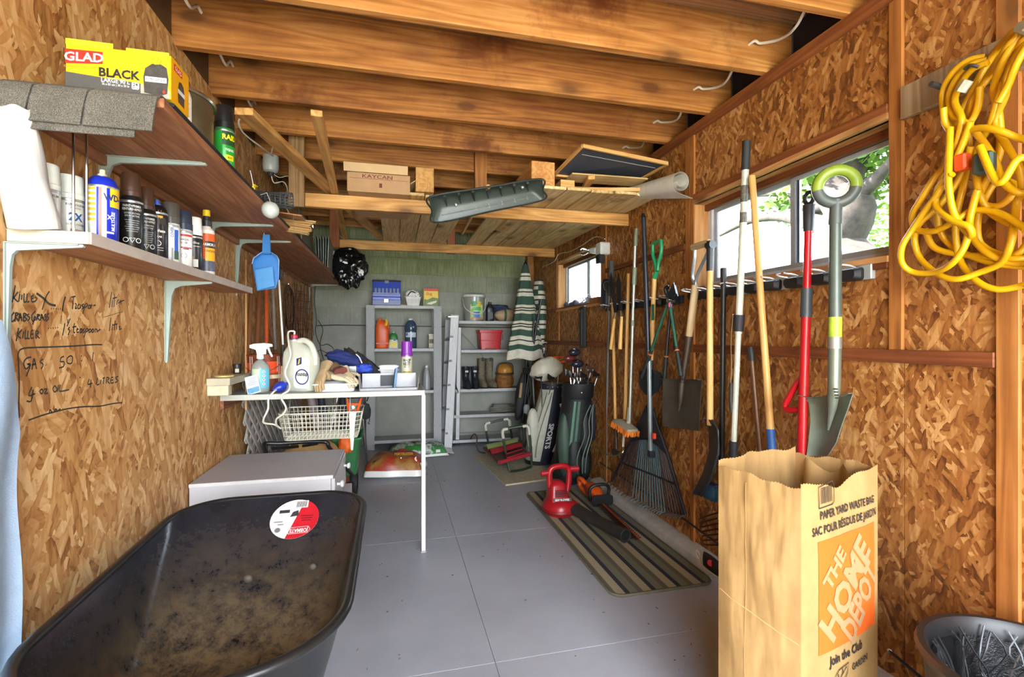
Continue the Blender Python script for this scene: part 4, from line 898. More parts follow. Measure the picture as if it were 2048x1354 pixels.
pts = [(nx, ny, ZB+.325), (nx, ny-.005, ZB+.345), (nx-.03, ny-.015, ZB+.338), P(578, 690, Y=2.95), P(581, 712, Y=2.94), P(570, 745, Y=2.92), P(579, 768, Y=2.89), P(577, 781, Y=2.85), P(562, 793, Y=2.845), P(572, 815, Y=2.85), P(566, 828, Y=2.87), P(553, 838, Y=2.9), P(553, 850, Y=2.96), P(562, 857, Y=3.0), P(548, 849, Y=2.95), P(529, 846, Y=2.9), P(527, 838, Y=2.88), P(536, 818, Y=2.86), P(537, 798, Y=2.848), P(545, 786, Y=2.86), P(552, 780, Y=2.90)]
part(hs, 'tube', tube(smooth(pts, 5), .0052, 8), HOSE, 60)
bc = Vector((-.618, 2.935, ZB+.032)); M = Matrix.Translation(bc) @ Matrix.Rotation(R(35), 4, 'Z') @ Matrix.Rotation(R(68), 4, 'Y')
part(hs, 'bulb', tf(lathe([(0, -.042), (.010, -.042), (.012, -.034), (.024, -.018), (.030, .004), (.024, .026), (.012, .036), (.009, .046), (0, .046)], 22), M=M), mat('2438a8', .3, var=.1))
# tray of work gloves
tr = thing('glove_tray', 'white plastic tray holding work gloves on the bench', 'tray', (-.323, 2.97, ZB)); tx, ty = -.325, 2.985
def tray_ring(z, w_, d_): return [Vector((tx+x, ty+y, ZB+z)) for x, y in rrect(w_, d_, .015, 3)]
part(tr, 'tray', loft([tray_ring(0, .205, .13), tray_ring(.045, .232, .155), tray_ring(.046, .246, .168), tray_ring(.040, .246, .168), tray_ring(.046, .228, .150), tray_ring(.004, .198, .124)]), mat('e6e8ea', .4))
part(tr, 'side_guard', shell(grid(lambda a, b: (tx+.105+.012*b, ty-.07+.15*a, ZB+.045+.09*b), 4, 3), .002), mat('e0e4e4', .2, trans=.5)); part(tr, 'back_guard', shell(grid(lambda a, b: (tx-.02+.125*a, ty+.078, ZB+.045+.09*b), 4, 3), .002), mat('e0e4e4', .2, trans=.5))
def glove(par_lab, base, yaw, tilt, c1, c2, s=1.0, curl=.5, roll=0):
    g = thing('work_glove', par_lab, 'glove', base, 'work gloves heaped in the tray')
    M = Matrix.Translation(base) @ Matrix.Rotation(yaw, 4, 'Z') @ Matrix.Rotation(tilt, 4, 'Y') @ Matrix.Rotation(roll, 4, 'X') @ Matrix.Scale(s, 4)
    part(g, 'palm', tf(loft([[(z, x, y) for x, y in rrect(w_, t_, t_*.45, 3)] for z, w_, t_ in ((-.01, .055, .03), (.03, .07, .034), (.065, .075, .030), (.082, .070, .024))]), M=M), mat(c1, .9, bump=.4), 60)
    for k in range(4):
        y = -.027+k*.018; L = (.055, .065, .068, .055)[k]; q = [(.078, y, 0), (.078+L*.5, y*1.1, -.006*curl), (.078+L*.9, y*1.15, -.03*curl)]
        part(g, 'finger', tf(tube(q, [.0105, .010, .008], 8), M=M), mat(c1, .9, bump=.4), 60)
    part(g, 'thumb', tf(tube([(.02, .03, 0), (.045, .058, -.004), (.07, .066, -.01)], [.013, .011, .009], 8), M=M), mat(c1, .9, bump=.4), 60)
    part(g, 'cuff', tf(loft([[(z, x, y) for x, y in rrect(w_, t_, t_*.45, 3)] for z, w_, t_ in ((-.06, .085, .05), (-.02, .066, .036), (-.008, .060, .034))]), M=M), mat(c2, .9, bump=.4), 60)
glove('tan leather work glove hanging over the left side of the tray', (tx-.065, ty-.02, ZB+.115), R(-110), R(50), 'b59a72', 'a58c68', .95, .8, .4)
glove('cream cotton work glove lying across the front of the tray', (tx-.01, ty-.03, ZB+.085), R(-20), R(8), 'd8cbaa', 'cbbd98', .9, .6, .2)
glove('brown leather work glove on top of the glove heap', (tx-.0, ty+.02, ZB+.125), R(120), R(-15), '8a7050', '6f3a34', .95, .9, -.3)
glove('pale dirty work glove at the clear end of the tray', (tx+.055, ty+.0, ZB+.095), R(-60), R(28), 'c3b18c', 'd2c6a6', .85, .7, .5)
# cap behind
cp = thing('cloth_bundle', 'navy and black cloth bundle with white stripe behind the tray', 'cloth', (-.25, 3.2, ZB))
def clothb(c, rx, ry, rz, sd): return blob(c, rx, ry, rz, 30, 22, .32, 1.8, sd)
part(cp, 'navy_cloth', tf(clothb((0, 0, 0), .115, .05, .042, 2), (-.29, 3.18, ZB+.175), ry=R(16)), mat('1f2c66', .85, bump=.3), 60); part(cp, 'black_cloth', tf(clothb((0, 0, 0), .15, .055, .075, 5), (-.19, 3.20, ZB+.10), ry=R(52)), mat('17181c', .85, bump=.3), 60)
part(cp, 'stripe', tube(smooth([(-.225, 3.135, ZB+.205), (-.205, 3.125, ZB+.185), (-.19, 3.13, ZB+.15)], 4), .006, 6, flat=.5), mat('dfe0e2', .7)); part(cp, 'blue_fold', clothb((-.18, 3.145, ZB+.115), .05, .03, .03, 7), mat('2a47b8', .7), 60)
part(cp, 'base_fold', clothb((-.24, 3.20, ZB+.055), .13, .05, .06, 9), mat('17181c', .85, bump=.3), 60)
# galvanised tray with brush
GT = mat('a7a9ac', .5, .25, var=.08); mb = thing('metal_pan', 'grey metal pan with flared sides at the open end of the bench', 'pan', (-.03, 2.95, ZB))
x0, x1, y0, y1 = -.185, .135, 2.885, 3.06
part(mb, 'floor', box(x0+.01, x1-.01, y0, y1, ZB+.001, ZB+.004), GT); part(mb, 'back_wall', shell(grid(lambda a, b: (x0+(x1-x0)*a, y1+.018*b, ZB+.003+.085*b), 8, 3), .003), GT)
for sx, xx in ((-1, x0), (1, x1)):
    pl2 = [(y1+.018, .088), (y1, .003), (y0, .003), (y0-.006, .02), (y0+.02, .052), (y0+.06, .078), (y0+.09, .088)]
    g = [Vector((xx+sx*.012*z/.088, y, ZB+z)) for y, z in pl2]; part(mb, 'side_wall', shell((g, [tuple(range(len(g)))]), .003*sx), GT)
part(mb, 'front_lip', box(x0, x1, y0-.003, y0, ZB+.002, ZB+.017, .001), mat('9a9ca0', .5))
part(mb, 'dark_patch', put(rect2d(.085, .066), (-.035, y1+.0, ZB+.045), (1, 0, 0), (0, .2, 1), .003), mat('3c3f44', .6))
br = thing('hand_brush', 'upright blue plastic scraper standing in the metal pan', 'scraper', (.0, 3.0, ZB+.006)); board('blade', (.005, 2.99, ZB+.006), (.018, 3.005, ZB+.125), .012, .045, mat('4d7fb0', .5), br, up=(0, 1, .1)); board('dark_edge', (-.004, 2.985, ZB+.006), (.009, 3.0, ZB+.12), .004, .047, mat('2c3a48', .5), br, up=(0, 1, .1))
c = Vector((.083, 3.17, ZB)); t, bh = spray_can('wasp_spray_can', 'tall purple-capped wasp spray can at the open bench end', c, .035, .285, 'c9cbb0', '7d2c9c', .085, .99, group=None, dome=.012); a = face(c)
lab(t, c, .035, bh, [('WASP', .018, bh-.025, '2a1f2f', a, {'b': .05, 'ws': .75}), ('NEST', .018, bh-.047, '2a1f2f', a, {'b': .05, 'ws': .75}), ('SPRAY', .009, bh-.066, '4a3a20', a), (None, .045, bh-.115, 'b9a24a', a, {'w': .05}), (None, .02, bh-.12, '3f3a2a', a+.3, {'w': .02, 'l': .001})])
tb = thing('plastic_tub', 'low white rimmed tub behind the metal pan on the bench', 'tub', (-.03, 3.2, ZB)); part(tb, 'tub', loft([[Vector((-.03+x, 3.205+y, ZB+z)) for x, y in rrect(w_, d_, .012, 3)] for z, w_, d_ in ((0, .095, .07), (.12, .115, .085), (.122, .125, .095), (.130, .125, .095), (.130, .110, .080), (.01, .090, .065))]), mat('d4d6d6', .45)); part(tb, 'rim', box(-.095, .035, 3.155, 3.255, ZB+.100, ZB+.106, .002), mat('c4c8ca', .45))
# wire basket hung below the bench
wbk = thing('wire_basket', 'white wire basket hung on hooks under the bench', 'basket', (-.41, 3.12, .68)); WW = mat('dcd9c4', .45)
bx0, bx1, by0, by1, zt, zb_ = -.645, -.185, 3.0, 3.30, .822, .665
def bpos(a, z): # a in 0..1 round the rim
    k = (z-zb_)/(zt-zb_); ins = .028*(1-k); pr = rrect(bx1-bx0-2*ins, by1-by0-2*ins, .03, 3, (bx0+bx1)/2, (by0+by1)/2)
    n = len(pr); f = a*n; i = int(f) % n; q = f-int(f); p, r_ = pr[i], pr[(i+1) % n]; return Vector((p[0]*(1-q)+r_[0]*q, p[1]*(1-q)+r_[1]*q, z))
def ring_at(z):
    k = (z-zb_)/(zt-zb_); ins = .028*(1-k); return [Vector((x, y, z)) for x, y in rrect(bx1-bx0-2*ins, by1-by0-2*ins, .03, 3, (bx0+bx1)/2, (by0+by1)/2)]
part(wbk, 'rim', tube(ring_at(zt), .0042, 7, True), WW)
hz_ = [tube(ring_at(zb_+(zt-zb_)*k/6), .0018, 5, True) for k in range(6)]; part(wbk, 'band_wires', join(*hz_), WW)
vw = []; nx_, ny_ = 17, 11
for k in range(nx_+1):
    x = bx0+.03+(bx1-bx0-.06)*k/nx_; xi = bx0+.05+(bx1-bx0-.10)*k/nx_
    vw.append(tube([(x, by0, zt), (xi, by0+.028, zb_), (xi, by1-.028, zb_), (x, by1, zt)], .0018, 5))
for k in range(ny_+1):
    y = by0+.03+(by1-by0-.06)*k/ny_; yi = by0+.05+(by1-by0-.10)*k/ny_
    vw.append(tube([(bx0, y, zt), (bx0+.028, yi, zb_), (bx1-.028, yi, zb_), (bx1, y, zt)], .0018, 5))
part(wbk, 'upright_wires', join(*vw), WW)
for x in (-.58, -.25): part(wbk, 'hook', tube(smooth([(x, 3.0, zt-.008), (x, 2.99, zt+.0), (x, 3.0, zt+.03), (x, 3.02, ZB-.035), (x, 3.02, ZB-.024)], 4), .0022, 6), GALV)
# cabinet of drawers
cb = thing('drawer_chest', 'white chest of three drawers against the left wall under the bench', 'chest of drawers', (-.59, 2.72, 0)); CH = mat('c6c6c8', .4, var=.03, scale=4); CHT = mat('b4b3b8', .42, var=.04, scale=4)
cx0, cx1, cy0, cy1, ch = XL+.006, -.292, 2.448, 2.998, .607
part(cb, 'body', box(cx0, cx1, cy0+.004, cy1-.004, .04, ch-.016, .001), CH); part(cb, 'top', box(cx0, cx1+.012, cy0, cy1, ch-.016, ch, .002), CHT); part(cb, 'top_edge', box(cx0, cx1+.010, cy0-.002, cy0, ch-.016, ch-.001), mat('d9d8d4', .4)); part(cb, 'plinth', box(cx0, cx1-.03, cy0+.02, cy1-.02, 0, .04), mat('8f8f90', .6))
for k in range(3):
    z0 = .05+k*.182; pull = .035 if k == 1 else (.06 if k == 0 else 0); 
    d = part(cb, 'drawer', box(cx1+.001, cx1+.019+pull, cy0+.008, cy1-.008, z0, z0+.174, .003), CH)
    if pull: part(d, 'drawer_side', box(cx1-.2, cx1+pull, cy0+.014, cy0+.026, z0+.02, z0+.14), CH)
    part(d, 'knob', tf(lathe([(.007, 0), (.006, .012), (.016, .020), (.017, .028), (.010, .033), (0, .034)], 16), (cx1+.019+pull, cy0+.10, z0+.12), ry=R(90)), mat('e6e6e8', .3)); part(d, 'knob', tf(lathe([(.007, 0), (.006, .012), (.016, .020), (.017, .028), (.010, .033), (0, .034)], 16), (cx1+.019+pull, cy1-.10, z0+.12), ry=R(90)), mat('e6e6e8', .3))
# trellis against the wall
tz = thing('garden_trellis', 'weathered diagonal wooden trellis leaning on the wall behind the basket', 'trellis', (-.8, 3.7, 0)); W_TR = mat('a8a49c', .8, var=.15, scale=10)
A0, AU, AV = Vector((-.80, 3.10, .02)), Vector((.02, 1, 0)).normalized(), Vector((-.07, .03, 1)).normalized(); an = AU.cross(AV).normalized(); W2, H2 = 1.55, .98
def clipline(u, v, du, dv):
    ts = []
    for (p, d_, lo, hi) in ((u, du, 0, W2), (v, dv, 0, H2)):
        if abs(d_) < 1e-6: continue
        ts.append(sorted(((lo-p)/d_, (hi-p)/d_)))
    a_, b_ = max(t_[0] for t_ in ts), min(t_[1] for t_ in ts); return (a_, b_) if b_-a_ > .06 else None
for lay, (du, dv) in enumerate(((.707, .707), (.707, -.707))):
    for k in range(-12, 26):
        u, v = k*.105, (0 if lay == 0 else H2)
        r_ = clipline(u, v, du, dv)
        if not r_: continue
        p, q = [A0+AU*(u+du*s_)+AV*(v+dv*s_)+an*(lay*.009) for s_ in r_]
        board('lath', p, q, .034, .008, W_TR, tz, up=an)
# mower behind the chest
mw = thing('lawn_mower', 'old lawn mower with black handle and orange deck behind the chest', 'lawn mower', (-.4, 3.6, 0)); BK = mat('1c1d1e', .35)
hl = [P(532, 905, Y=3.05), P(527, 893, Y=3.10), P(531, 887, Y=3.14), P(560, 887, Y=3.16), P(600, 884, Y=3.18), P(640, 883, Y=3.18), P(655, 886, Y=3.18), P(661, 898, Y=3.22), (-.28, 3.55, .30)]
part(mw, 'handle', tube(smooth(hl, 5), .0125, 9), BK, 60); part(mw, 'cross_bar', tube([P(545, 897, Y=3.14), P(600, 893, Y=3.3), P(635, 887, Y=3.2)], .009, 8), BK)
part(mw, 'deck', loft([[Vector((-.53+x, 3.80+y, z)) for x, y in rrect(w_, d_, .1, 5)] for z, w_, d_ in ((.08, .38, .54), (.20, .38, .54), (.27, .36, .48), (.295, .34, .44))]), mat('c75a1c', .45, var=.2))
def wheel(par, c, r, w_, axis='X', m=None):
    q = lathe([(r*.62, -w_/2), (r*.95, -w_/2), (r, -w_*.3), (r, w_*.3), (r*.95, w_/2), (r*.62, w_/2)], 28); Mx = Matrix.Translation(c) @ (Matrix.Rotation(R(90), 4, 'Y') if axis == 'X' else Matrix.Rotation(R(90), 4, 'X'))
    o = part(par, 'wheel', tf(q, M=Mx), m or mat('1d1d1e', .7, bump=.4)); part(o, 'hub', tf(lathe([(0, -w_*.4), (r*.64, -w_*.35), (r*.64, w_*.35), (0, w_*.4)], 24), M=Mx), mat('8a8d90', .5))
for x, y in ((-.305, 3.66), (-.305, 4.04), (-.745, 3.66), (-.745, 4.04)): wheel(mw, (x, y, .11), .11, .05)
solo('paper_sack', blob((-.52, 3.36, .46), .20, .13, .155, 30, 20, .16, 1.8, 3), mat('a5814f', .85, bump=.3), 'crumpled brown paper sack on the mower behind the chest', 'sack')
solo('orange_cloth', blob((-.315, 3.49, .535), .05, .05, .07, 20, 16, .2, 2.4, 8), mat('e0651c', .6), 'orange folded cloth hanging over the green bin', 'cloth')
gn = thing('recycling_bin', 'green plastic bin standing behind the white chest', 'bin', (-.375, 3.70, .297)); GRN = mat('2f6b3f', .45, var=.1)
part(gn, 'body', loft([[Vector((-.375+x, 3.70+y, z)) for x, y in rrect(w_, d_, .04, 4)] for z, w_, d_ in ((.297, .24, .30), (.53, .29, .36), (.553, .31, .38), (.553, .285, .355), (.31, .22, .28))]), GRN); part(gn, 'rim', tube([Vector((-.375+x, 3.70+y, .556)) for x, y in rrect(.305, .375, .04, 4)], .007, 6, True), mat('3f8a52', .4))
# pruning saw, poles
ps = thing('bow_saw', 'orange-handled pruning saw hanging under the bench', 'saw', P(708, 830, Y=3.1)); OR = mat('d9561c', .4)
sy = 3.05
hq = [P(u, v, Y=sy) for u, v in ((694, 792), (724, 790), (719, 808), (714, 822), (698, 824), (696, 808))]
part(ps, 'handle', tube(hq, .009, 8, True), OR); part(ps, 'grip', tube([P(694, 794, Y=sy), P(724, 793, Y=sy)], .012, 10), mat('26282c', .5)); part(ps, 'cross_bar', tube([P(697, 808, Y=sy), P(718, 808, Y=sy)], .007, 8), OR); part(ps, 'blade', shell(([P(u, v, Y=sy) for u, v in ((698, 824), (712, 824), (706, 900), (702, 900))], [(0, 1, 2, 3)]), .002), mat('c9cccf', .3, .8)); part(ps, 'rivet', tf(lathe([(.010, -.003), (.010, .003), (0, .004)], 12), P(706, 815, Y=sy-.01), rx=R(90)), STEEL); part(ps, 'sheath', tube([P(702, 824, Y=sy+.01), P(702, 850, Y=sy+.01)], .012, 8), OR)
part(ps, 'hook', tube([P(706, 792, Y=sy), Vector((-.245, sy, ZB-.024))], .002, 5), GALV)
rod('crutch', P(735, 925, Z=.02), P(720, 800, Y=3.32), .011, .011, mat('b9bcc0', .3, .8)); tag(bpy.data.objects['crutch'], 'thin aluminium pole leaning under the bench beside the grey shelf', 'pole')
hb = thing('helmet_bag', 'small black bag hanging beside the aluminium pole', 'bag', P(732, 832, Y=3.4)); part(hb, 'bag', blob(P(732, 822, Y=3.4), .032, .03, .055, 18, 14, .2, 2, 3), mat('1a1b1e', .7)); part(hb, 'strap', tube([P(734, 802, Y=3.35), P(738, 790, Y=3.27), (-.14, 3.25, ZB-.024)], .004, 6), mat('1a1b1e', .7)); part(hb, 'clip', tube(smooth([P(738, 832, Y=3.4), P(739, 842, Y=3.4), P(736, 846, Y=3.4), P(740, 848, Y=3.4)], 4), .003, 5), mat('222222', .5))
rod('vacuum_pipe', P(660, 870, Y=3.6), P(676, 788, Y=3.6), .016, .014, mat('c0c3c6', .25, .9)); tag(bpy.data.objects['vacuum_pipe'], 'bent chrome pipe standing in the clutter under the bench', 'pipe')
part(bpy.data.objects['vacuum_pipe'], 'bend', tube(smooth([P(660, 815, Y=3.55), P(655, 798, Y=3.55), P(662, 789, Y=3.55), P(676, 790, Y=3.58)], 5), .010, 8), mat('b5b8bb', .25, .9))
for k, (u0, u1, v0, v1, cc, lb) in enumerate(((618, 636, 790, 835, 'b8a9ae', 'pale furled fabric wrapped on a pole under the bench'), (640, 652, 788, 850, '34384a', 'dark blue tube standing under the bench'), (682, 690, 786, 858, '2c2e36', 'black tube standing beside the orange saw'))):
    rod('storage_tube', P(u1, v1+20, Y=3.9), P(u0, v0-8, Y=3.9), .03, .026, mat(cc, .6, var=.3, scale=12)); tag(bpy.data.objects['storage_tube' if k == 0 else 'storage_tube.%03d' % k], lb, 'tube')
# things leaning on or hanging from the wall beyond the shelf
XW = XL+.03
lean = [('hockey_stick', (533, 560), (533, 700), 'c9562a', .012, 'orange-red stick leaning on the wall below the dustpan'), ('wooden_stake', (520, 575), (512, 715), '7a4a28', .014, 'brown wooden handle leaning on the wall left of the orange stick'), ('wooden_stake', (545, 560), (551, 700), '8a8078', .010, 'grey metal bar leaning right of the orange stick'), ('wooden_stake', (492, 520), (492, 820), 'b98a58', .006, 'thin wooden strip tacked upright under the bracket'), ('wooden_stake', (502, 578), (498, 705), '6e4426', .012, 'dark thin board standing under the second bracket')]
for nm_, (u0, v0), (u1, v1), cc, rr, lb in lean:
    o = rod(nm_, P(u1, v1, X=XW+.06), P(u0, v0, X=XW), rr, rr, wood('wood_'+cc, cc, cc, cc, 2, False) if cc[0] in '67b' else mat(cc, .5, var=.15), n=10); tag(o, lb, 'stick' if nm_ == 'hockey_stick' else 'handle')
part(bpy.data.objects['hockey_stick'], 'tape_ring', tube([P(533, 645, X=XW+.045)+Vector((.006, .022*math.cos(a), .022*math.sin(a))) for a in [2*math.pi*i/18 for i in range(18)]], .002, 5, True), mat('e0d8c8', .6))
# rusty wire plant supports
wc = thing('wire_plant_cages', 'bundle of rusty wire plant cages hung on the wall', 'wire cages', (-.86, 4.3, 1.5)); random.seed(11); RUST = mat('5d3a26', .7, .4, var=.25, scale=30); RUST2 = mat('2f2a26', .6, .4)
cage = []
for k in range(26):
    u = 570+k*2.1+random.uniform(-2, 2); xx = XL+.02+random.uniform(0, .16)
    top = 585+random.uniform(-18, 10)-k*.2; bot = 695+random.uniform(-25, 12); cage.append(tube(smooth([P(u, top, X=xx), P(u+random.uniform(-3, 3), (top+bot)/2, X=xx), P(u+random.uniform(-6, 6), bot, X=xx+.03)], 3), .0028, 5))
for k in range(12):
    v = 580+k*9+random.uniform(-3, 3); u0 = 568+random.uniform(0, 25); L = random.uniform(18, 40); cage.append(tube(smooth([P(u0, v, X=XL+.03), P(u0+L*.5, v+random.uniform(-4, 6), X=XL+.10), P(min(624, u0+L), v+random.uniform(-3, 5), X=XL+.05)], 4), .0028, 5))
part(wc, 'cage_wires', join(*cage), RUST)
for k in range(4): part(wc, 'wire_coil', tube(smooth([P(575+8*math.cos(a)+k*2, 612+44*math.sin(a)+k*3, X=XL+.06+k*.012) for a in [2*math.pi*i/12 for i in range(12)]], 3, True), .003, 5, True), RUST2)
nail = part(wc, 'nail', tube([(XL-.002, P(577, 568, X=XL+.05).y, P(577, 568, X=XL+.05).z), P(577, 568, X=XL+.13)], .004, 6), GALV)
lw = thing('loose_wire', 'thin dark wire hanging in loops in the back left corner', 'wire', (-.86, 5.85, 1.2))
part(lw, 'strand', tube(smooth([P(632, 560, Y=5.88), P(629, 600, Y=5.88), P(633, 640, Y=5.88), P(631, 665, Y=5.88), P(641, 690, Y=5.87), P(655, 688, Y=5.86), P(667, 698, Y=5.86), P(660, 708, Y=5.86), P(640, 700, Y=5.86), P(634, 712, Y=5.86), P(650, 730, Y=5.86)], 5), .004, 5), mat('39402f', .6)); part(lw, 'strand', tube([P(634, 651, Y=5.905), P(670, 650, Y=5.915), P(740, 651, Y=5.915), P(1050, 656, Y=5.915)], .005, 5), mat('3a3a36', .6)); part(lw, 'strand', tube(smooth([P(636, 640, Y=5.86), P(646, 660, Y=5.86), P(640, 690, Y=5.86), P(648, 720, Y=5.86)], 5), .004, 5), mat('39402f', .6))
# ------------------------------------------------------------------ far end: shelving, ladder, umbrella
SG = mat('a2a4a4', .6, var=.06, scale=5); YS = 5.60
def shelf_unit(label, x0, x1, zs, ztop, postw, y0, y1, base):
    t = thing('shelving_unit', label, 'shelving unit', ((x0+x1)/2, (y0+y1)/2, 0))
    for x in (x0, x1-postw):
        part(t, 'post', box(x, x+postw, y0-.018, y0, 0, ztop, .002), SG); part(t, 'post', box(x, x+postw, y1-.018, y1, 0, ztop, .002), SG)
        for k in range(9):
            for dx in (.15, .85): part(t, 'nail', tf(lathe([(.005, 0), (.004, .002), (0, .003)], 6), (x+postw*dx, y0-.018, ztop-.05-k*.19), rx=R(90)), mat('7a7b7c', .5)) if postw > .05 else None
    for z in zs:
        o = part(t, 'shelf_board', box(x0+.002, x1-.002, y0, y1-.02, z-.018, z, .002), SG); part(o, 'front_lip', box(x0+postw if postw > .05 else x0, x1-(postw if postw > .05 else 0), y0-.012, y0, z-.032, z+.001, .001), mat('b4b6b6', .55))
    return t
shelf_unit('grey wooden shelving unit with two broad posts at the back wall', -.298, .540, (1.620, 1.133, .652, .10), 1.620, .092, 5.62, 5.90, 0)
u2 = shelf_unit('grey shelving unit behind the ladder holding boots and a red bin', .62, 1.60, (1.452, 1.113, .652, .352, .06), 1.45, .03, 5.62, 5.90, 0)
part(u2, 'brace', tube([(.70, 5.885, 1.42), (1.10, 5.885, 1.02)], .010, 6), mat('8d9090', .5))
# top of the first unit
ZT = 1.621
tb2 = thing('tool_box', 'blue metal fold-out tool box on top of the grey shelves', 'tool box', (-.08, 5.72, ZT)); BL = mat('1c3fae', .35, var=.1)
x0, x1 = -.235, .085; y = 5.64
part(tb2, 'body', box(x0, x1, y, y+.2, ZT+.001, ZT+.10, .006), mat('16307e', .35)); part(tb2, 'drawer_face', box(x0+.006, x1-.006, y-.006, y, ZT+.098, ZT+.135, .003), BL); part(tb2, 'drawer_face', box(x0+.006, x1-.006, y-.012, y+.05, ZT+.062, ZT+.094, .003), mat('234cc0', .35)); part(tb2, 'back_lid', tf(box(x0+.006, x1-.006, 0, .012, 0, .165, .003), (0, y+.05, ZT+.118), rx=R(-8)), BL)
for k in range(7): part(tb2, 'slot', tf(box(-.012, .012, -.004, .002, .03, .085, .004), (x0+.038+k*.041, y+.05, ZT+.118), rx=R(-8)), mat('8c97a8', .3, .6))
part(tb2, 'slot_edge', box(x0+.012, x1-.012, y+.036, y+.042, ZT+.140, ZT+.146), mat('c9cdd4', .4)); part(tb2, 'latch', box(-.105, -.055, y-.016, y-.002, ZT+.03, ZT+.075, .004), mat('a9adb4', .3, .8)); part(tb2, 'latch', tf(box(-.025, .025, -.006, 0, .14, .175, .003), ((x0+x1)/2, y+.05, ZT+.118), rx=R(-8)), mat('9aa0aa', .3, .8)); part(tb2, 'lid_edge', tf(box(x0, x1, -.004, .014, .160, .178, .003), (0, y+.05, ZT+.118), rx=R(-8)), mat('141c38', .4))
wk = thing('plastic_basket', 'small white basket of crumpled bags between tool box and slug bait', 'basket', (.22, 5.7, ZT)); part(wk, 'basket', loft([[Vector((.22+x, 5.72+y, ZT+z)) for x, y in rrect(w_, d_, .015, 3)] for z, w_, d_ in ((.001, .135, .11), (.105, .18, .14), (.105, .17, .13), (.008, .13, .105))]), mat('dcdcd6', .5)); part(wk, 'bags', blob((.215, 5.71, ZT+.125), .075, .055, .055, 26, 18, .4, 2.2, 4), mat('e4e3de', .4, var=.2, scale=25)); part(wk, 'dark_strap', tube(smooth([(.16, 5.66, ZT+.12), (.20, 5.65, ZT+.165), (.245, 5.65, ZT+.15)], 4), .006, 6), mat('2a2c30', .5))
part(wk, 'slit', join(*[box(.165+k*.018, .172+k*.018, 5.645-.002*0, 5.652, ZT+.03, ZT+.08) for k in range(7)]), mat('bfc0bb', .5))
sb_ = thing('bait_carton', 'yellow and red slug bait carton on top of the grey shelves', 'carton', (.42, 5.7, ZT)); part(sb_, 'carton', box(.335, .505, 5.66, 5.73, ZT+.001, ZT+.206, .001), mat('e6c33c', .5, var=.06)); UX, UZ = (1, 0, 0), (0, 0, 1); fo = (.42, 5.66, ZT+.103)
part(sb_, 'print_band', put(rect2d(.168, .03, 1, 0, .088), fo, UX, UZ), mat('c8392b', .5)); part(sb_, 'lettering', put(text2d('Slug', .034, .04, .9), (.40, 5.66, ZT+.140), UX, UZ, .002), mat('d0641c', .5)); part(sb_, 'print_picture', put(poly2d([(-.084, -.10), (.084, -.10), (.084, -.01), (.02, .0), (-.04, -.03), (-.084, -.02)]), fo, UX, UZ), mat('5f7a34', .5, var=.4, scale=40)); part(sb_, 'print_slug', put(poly2d([(-.05, -.075), (.0, -.085), (.06, -.06), (.07, -.035), (.03, -.045), (-.02, -.06)]), fo, UX, UZ, .0014), mat('d8d2bc', .5, var=.2, scale=60)); part(sb_, 'print_edge', put(rect2d(.01, .2, 1, -.08, 0), fo, UX, UZ, .001), mat('7c8a3a', .5))
solo('wood_strip', box(.08, .15, 5.63, 5.66, ZT+.001, ZT+.012, .001), W_PINE, 'short pale wood strip beside the blue tool box', 'wood strip')
# second level
Z2 = 1.134
oj = thing('oil_jug', 'orange plastic jug with yellow spout on the grey shelf', 'jug', (-.12, 5.72, Z2)); part(oj, 'body', loft([superring(-.125+dx, 5.73, Z2+z, hw, hd, 0, 3.6) for z, hw, hd, dx in ((.001, .068, .05, 0), (.02, .074, .055, 0), (.20, .074, .055, 0), (.26, .064, .05, -.005), (.30, .042, .04, -.018), (.32, .030, .03, -.022))]), mat('dd5a1e', .4, var=.06), 45); part(oj, 'cap', lathe([(.022, .318), (.022, .345), (.018, .348), (0, .348)], 18, (-.147, 5.73, Z2)), mat('d4541c', .4)); part(oj, 'spout', tube([(-.09, 5.70, Z2+.26), (-.075, 5.70, Z2+.30), (-.085, 5.70, Z2+.335)], [.02, .016, .008], 10), mat('e3b61e', .4)); part(oj, 'handle', tube(smooth([(-.13, 5.73, Z2+.31), (-.08, 5.73, Z2+.30), (-.058, 5.73, Z2+.24), (-.056, 5.73, Z2+.18)], 5), .014, 8), mat('d4541c', .4)); part(oj, 'moulded_band', box(-.195, -.055, 5.672, 5.676, Z2+.05, Z2+.065, .001), mat('c44c18', .4))
gbk = thing('weed_bottle', 'green-capped bottle with yellow label beside the orange jug', 'bottle', (.0, 5.7, Z2)); part(gbk, 'body', loft([superring(.0, 5.70, Z2+z, hw, hd, 0, 3) for z, hw, hd in ((.001, .055, .035), (.01, .058, .037), (.06, .056, .036), (.10, .044, .032), (.125, .035, .03))]), mat('d6dcd0', .35), 45); part(gbk, 'cap', loft([superring(.0, 5.70, Z2+z, hw, hd, 0, 2.5) for z, hw, hd in ((.10, .05, .036), (.15, .042, .034), (.172, .026, .024), (.178, .012, .012))]), mat('26803a', .4), 45); part(gbk, 'nozzle', lathe([(.012, .176), (.010, .19), (0, .191)], 12, (0, 5.70, Z2)), WHITE); part(gbk, 'label', put(poly2d(rrect(.075, .06, .01, 3)), (.0, 5.662, Z2+.045), UX, UZ, .002), mat('d9c63a', .45, var=.15, scale=50)); part(gbk, 'label_dark', put(disc2d(.016, 16), (.012, 5.662, Z2+.10), UX, UZ, .002), mat('1d3a24', .45))
wj = thing('water_jug', 'clear blue ribbed water jug with white label on the grey shelf', 'jug', (.19, 5.72, Z2)); prof = [(0, 0), (.062, 0), (.068, .008)]
for k in range(9): prof += [(.069, .015+k*.022), (.066, .026+k*.022)]
prof += [(.070, .215), (.070, .245), (.060, .285), (.040, .312), (.022, .322), (.020, .335), (0, .335)]
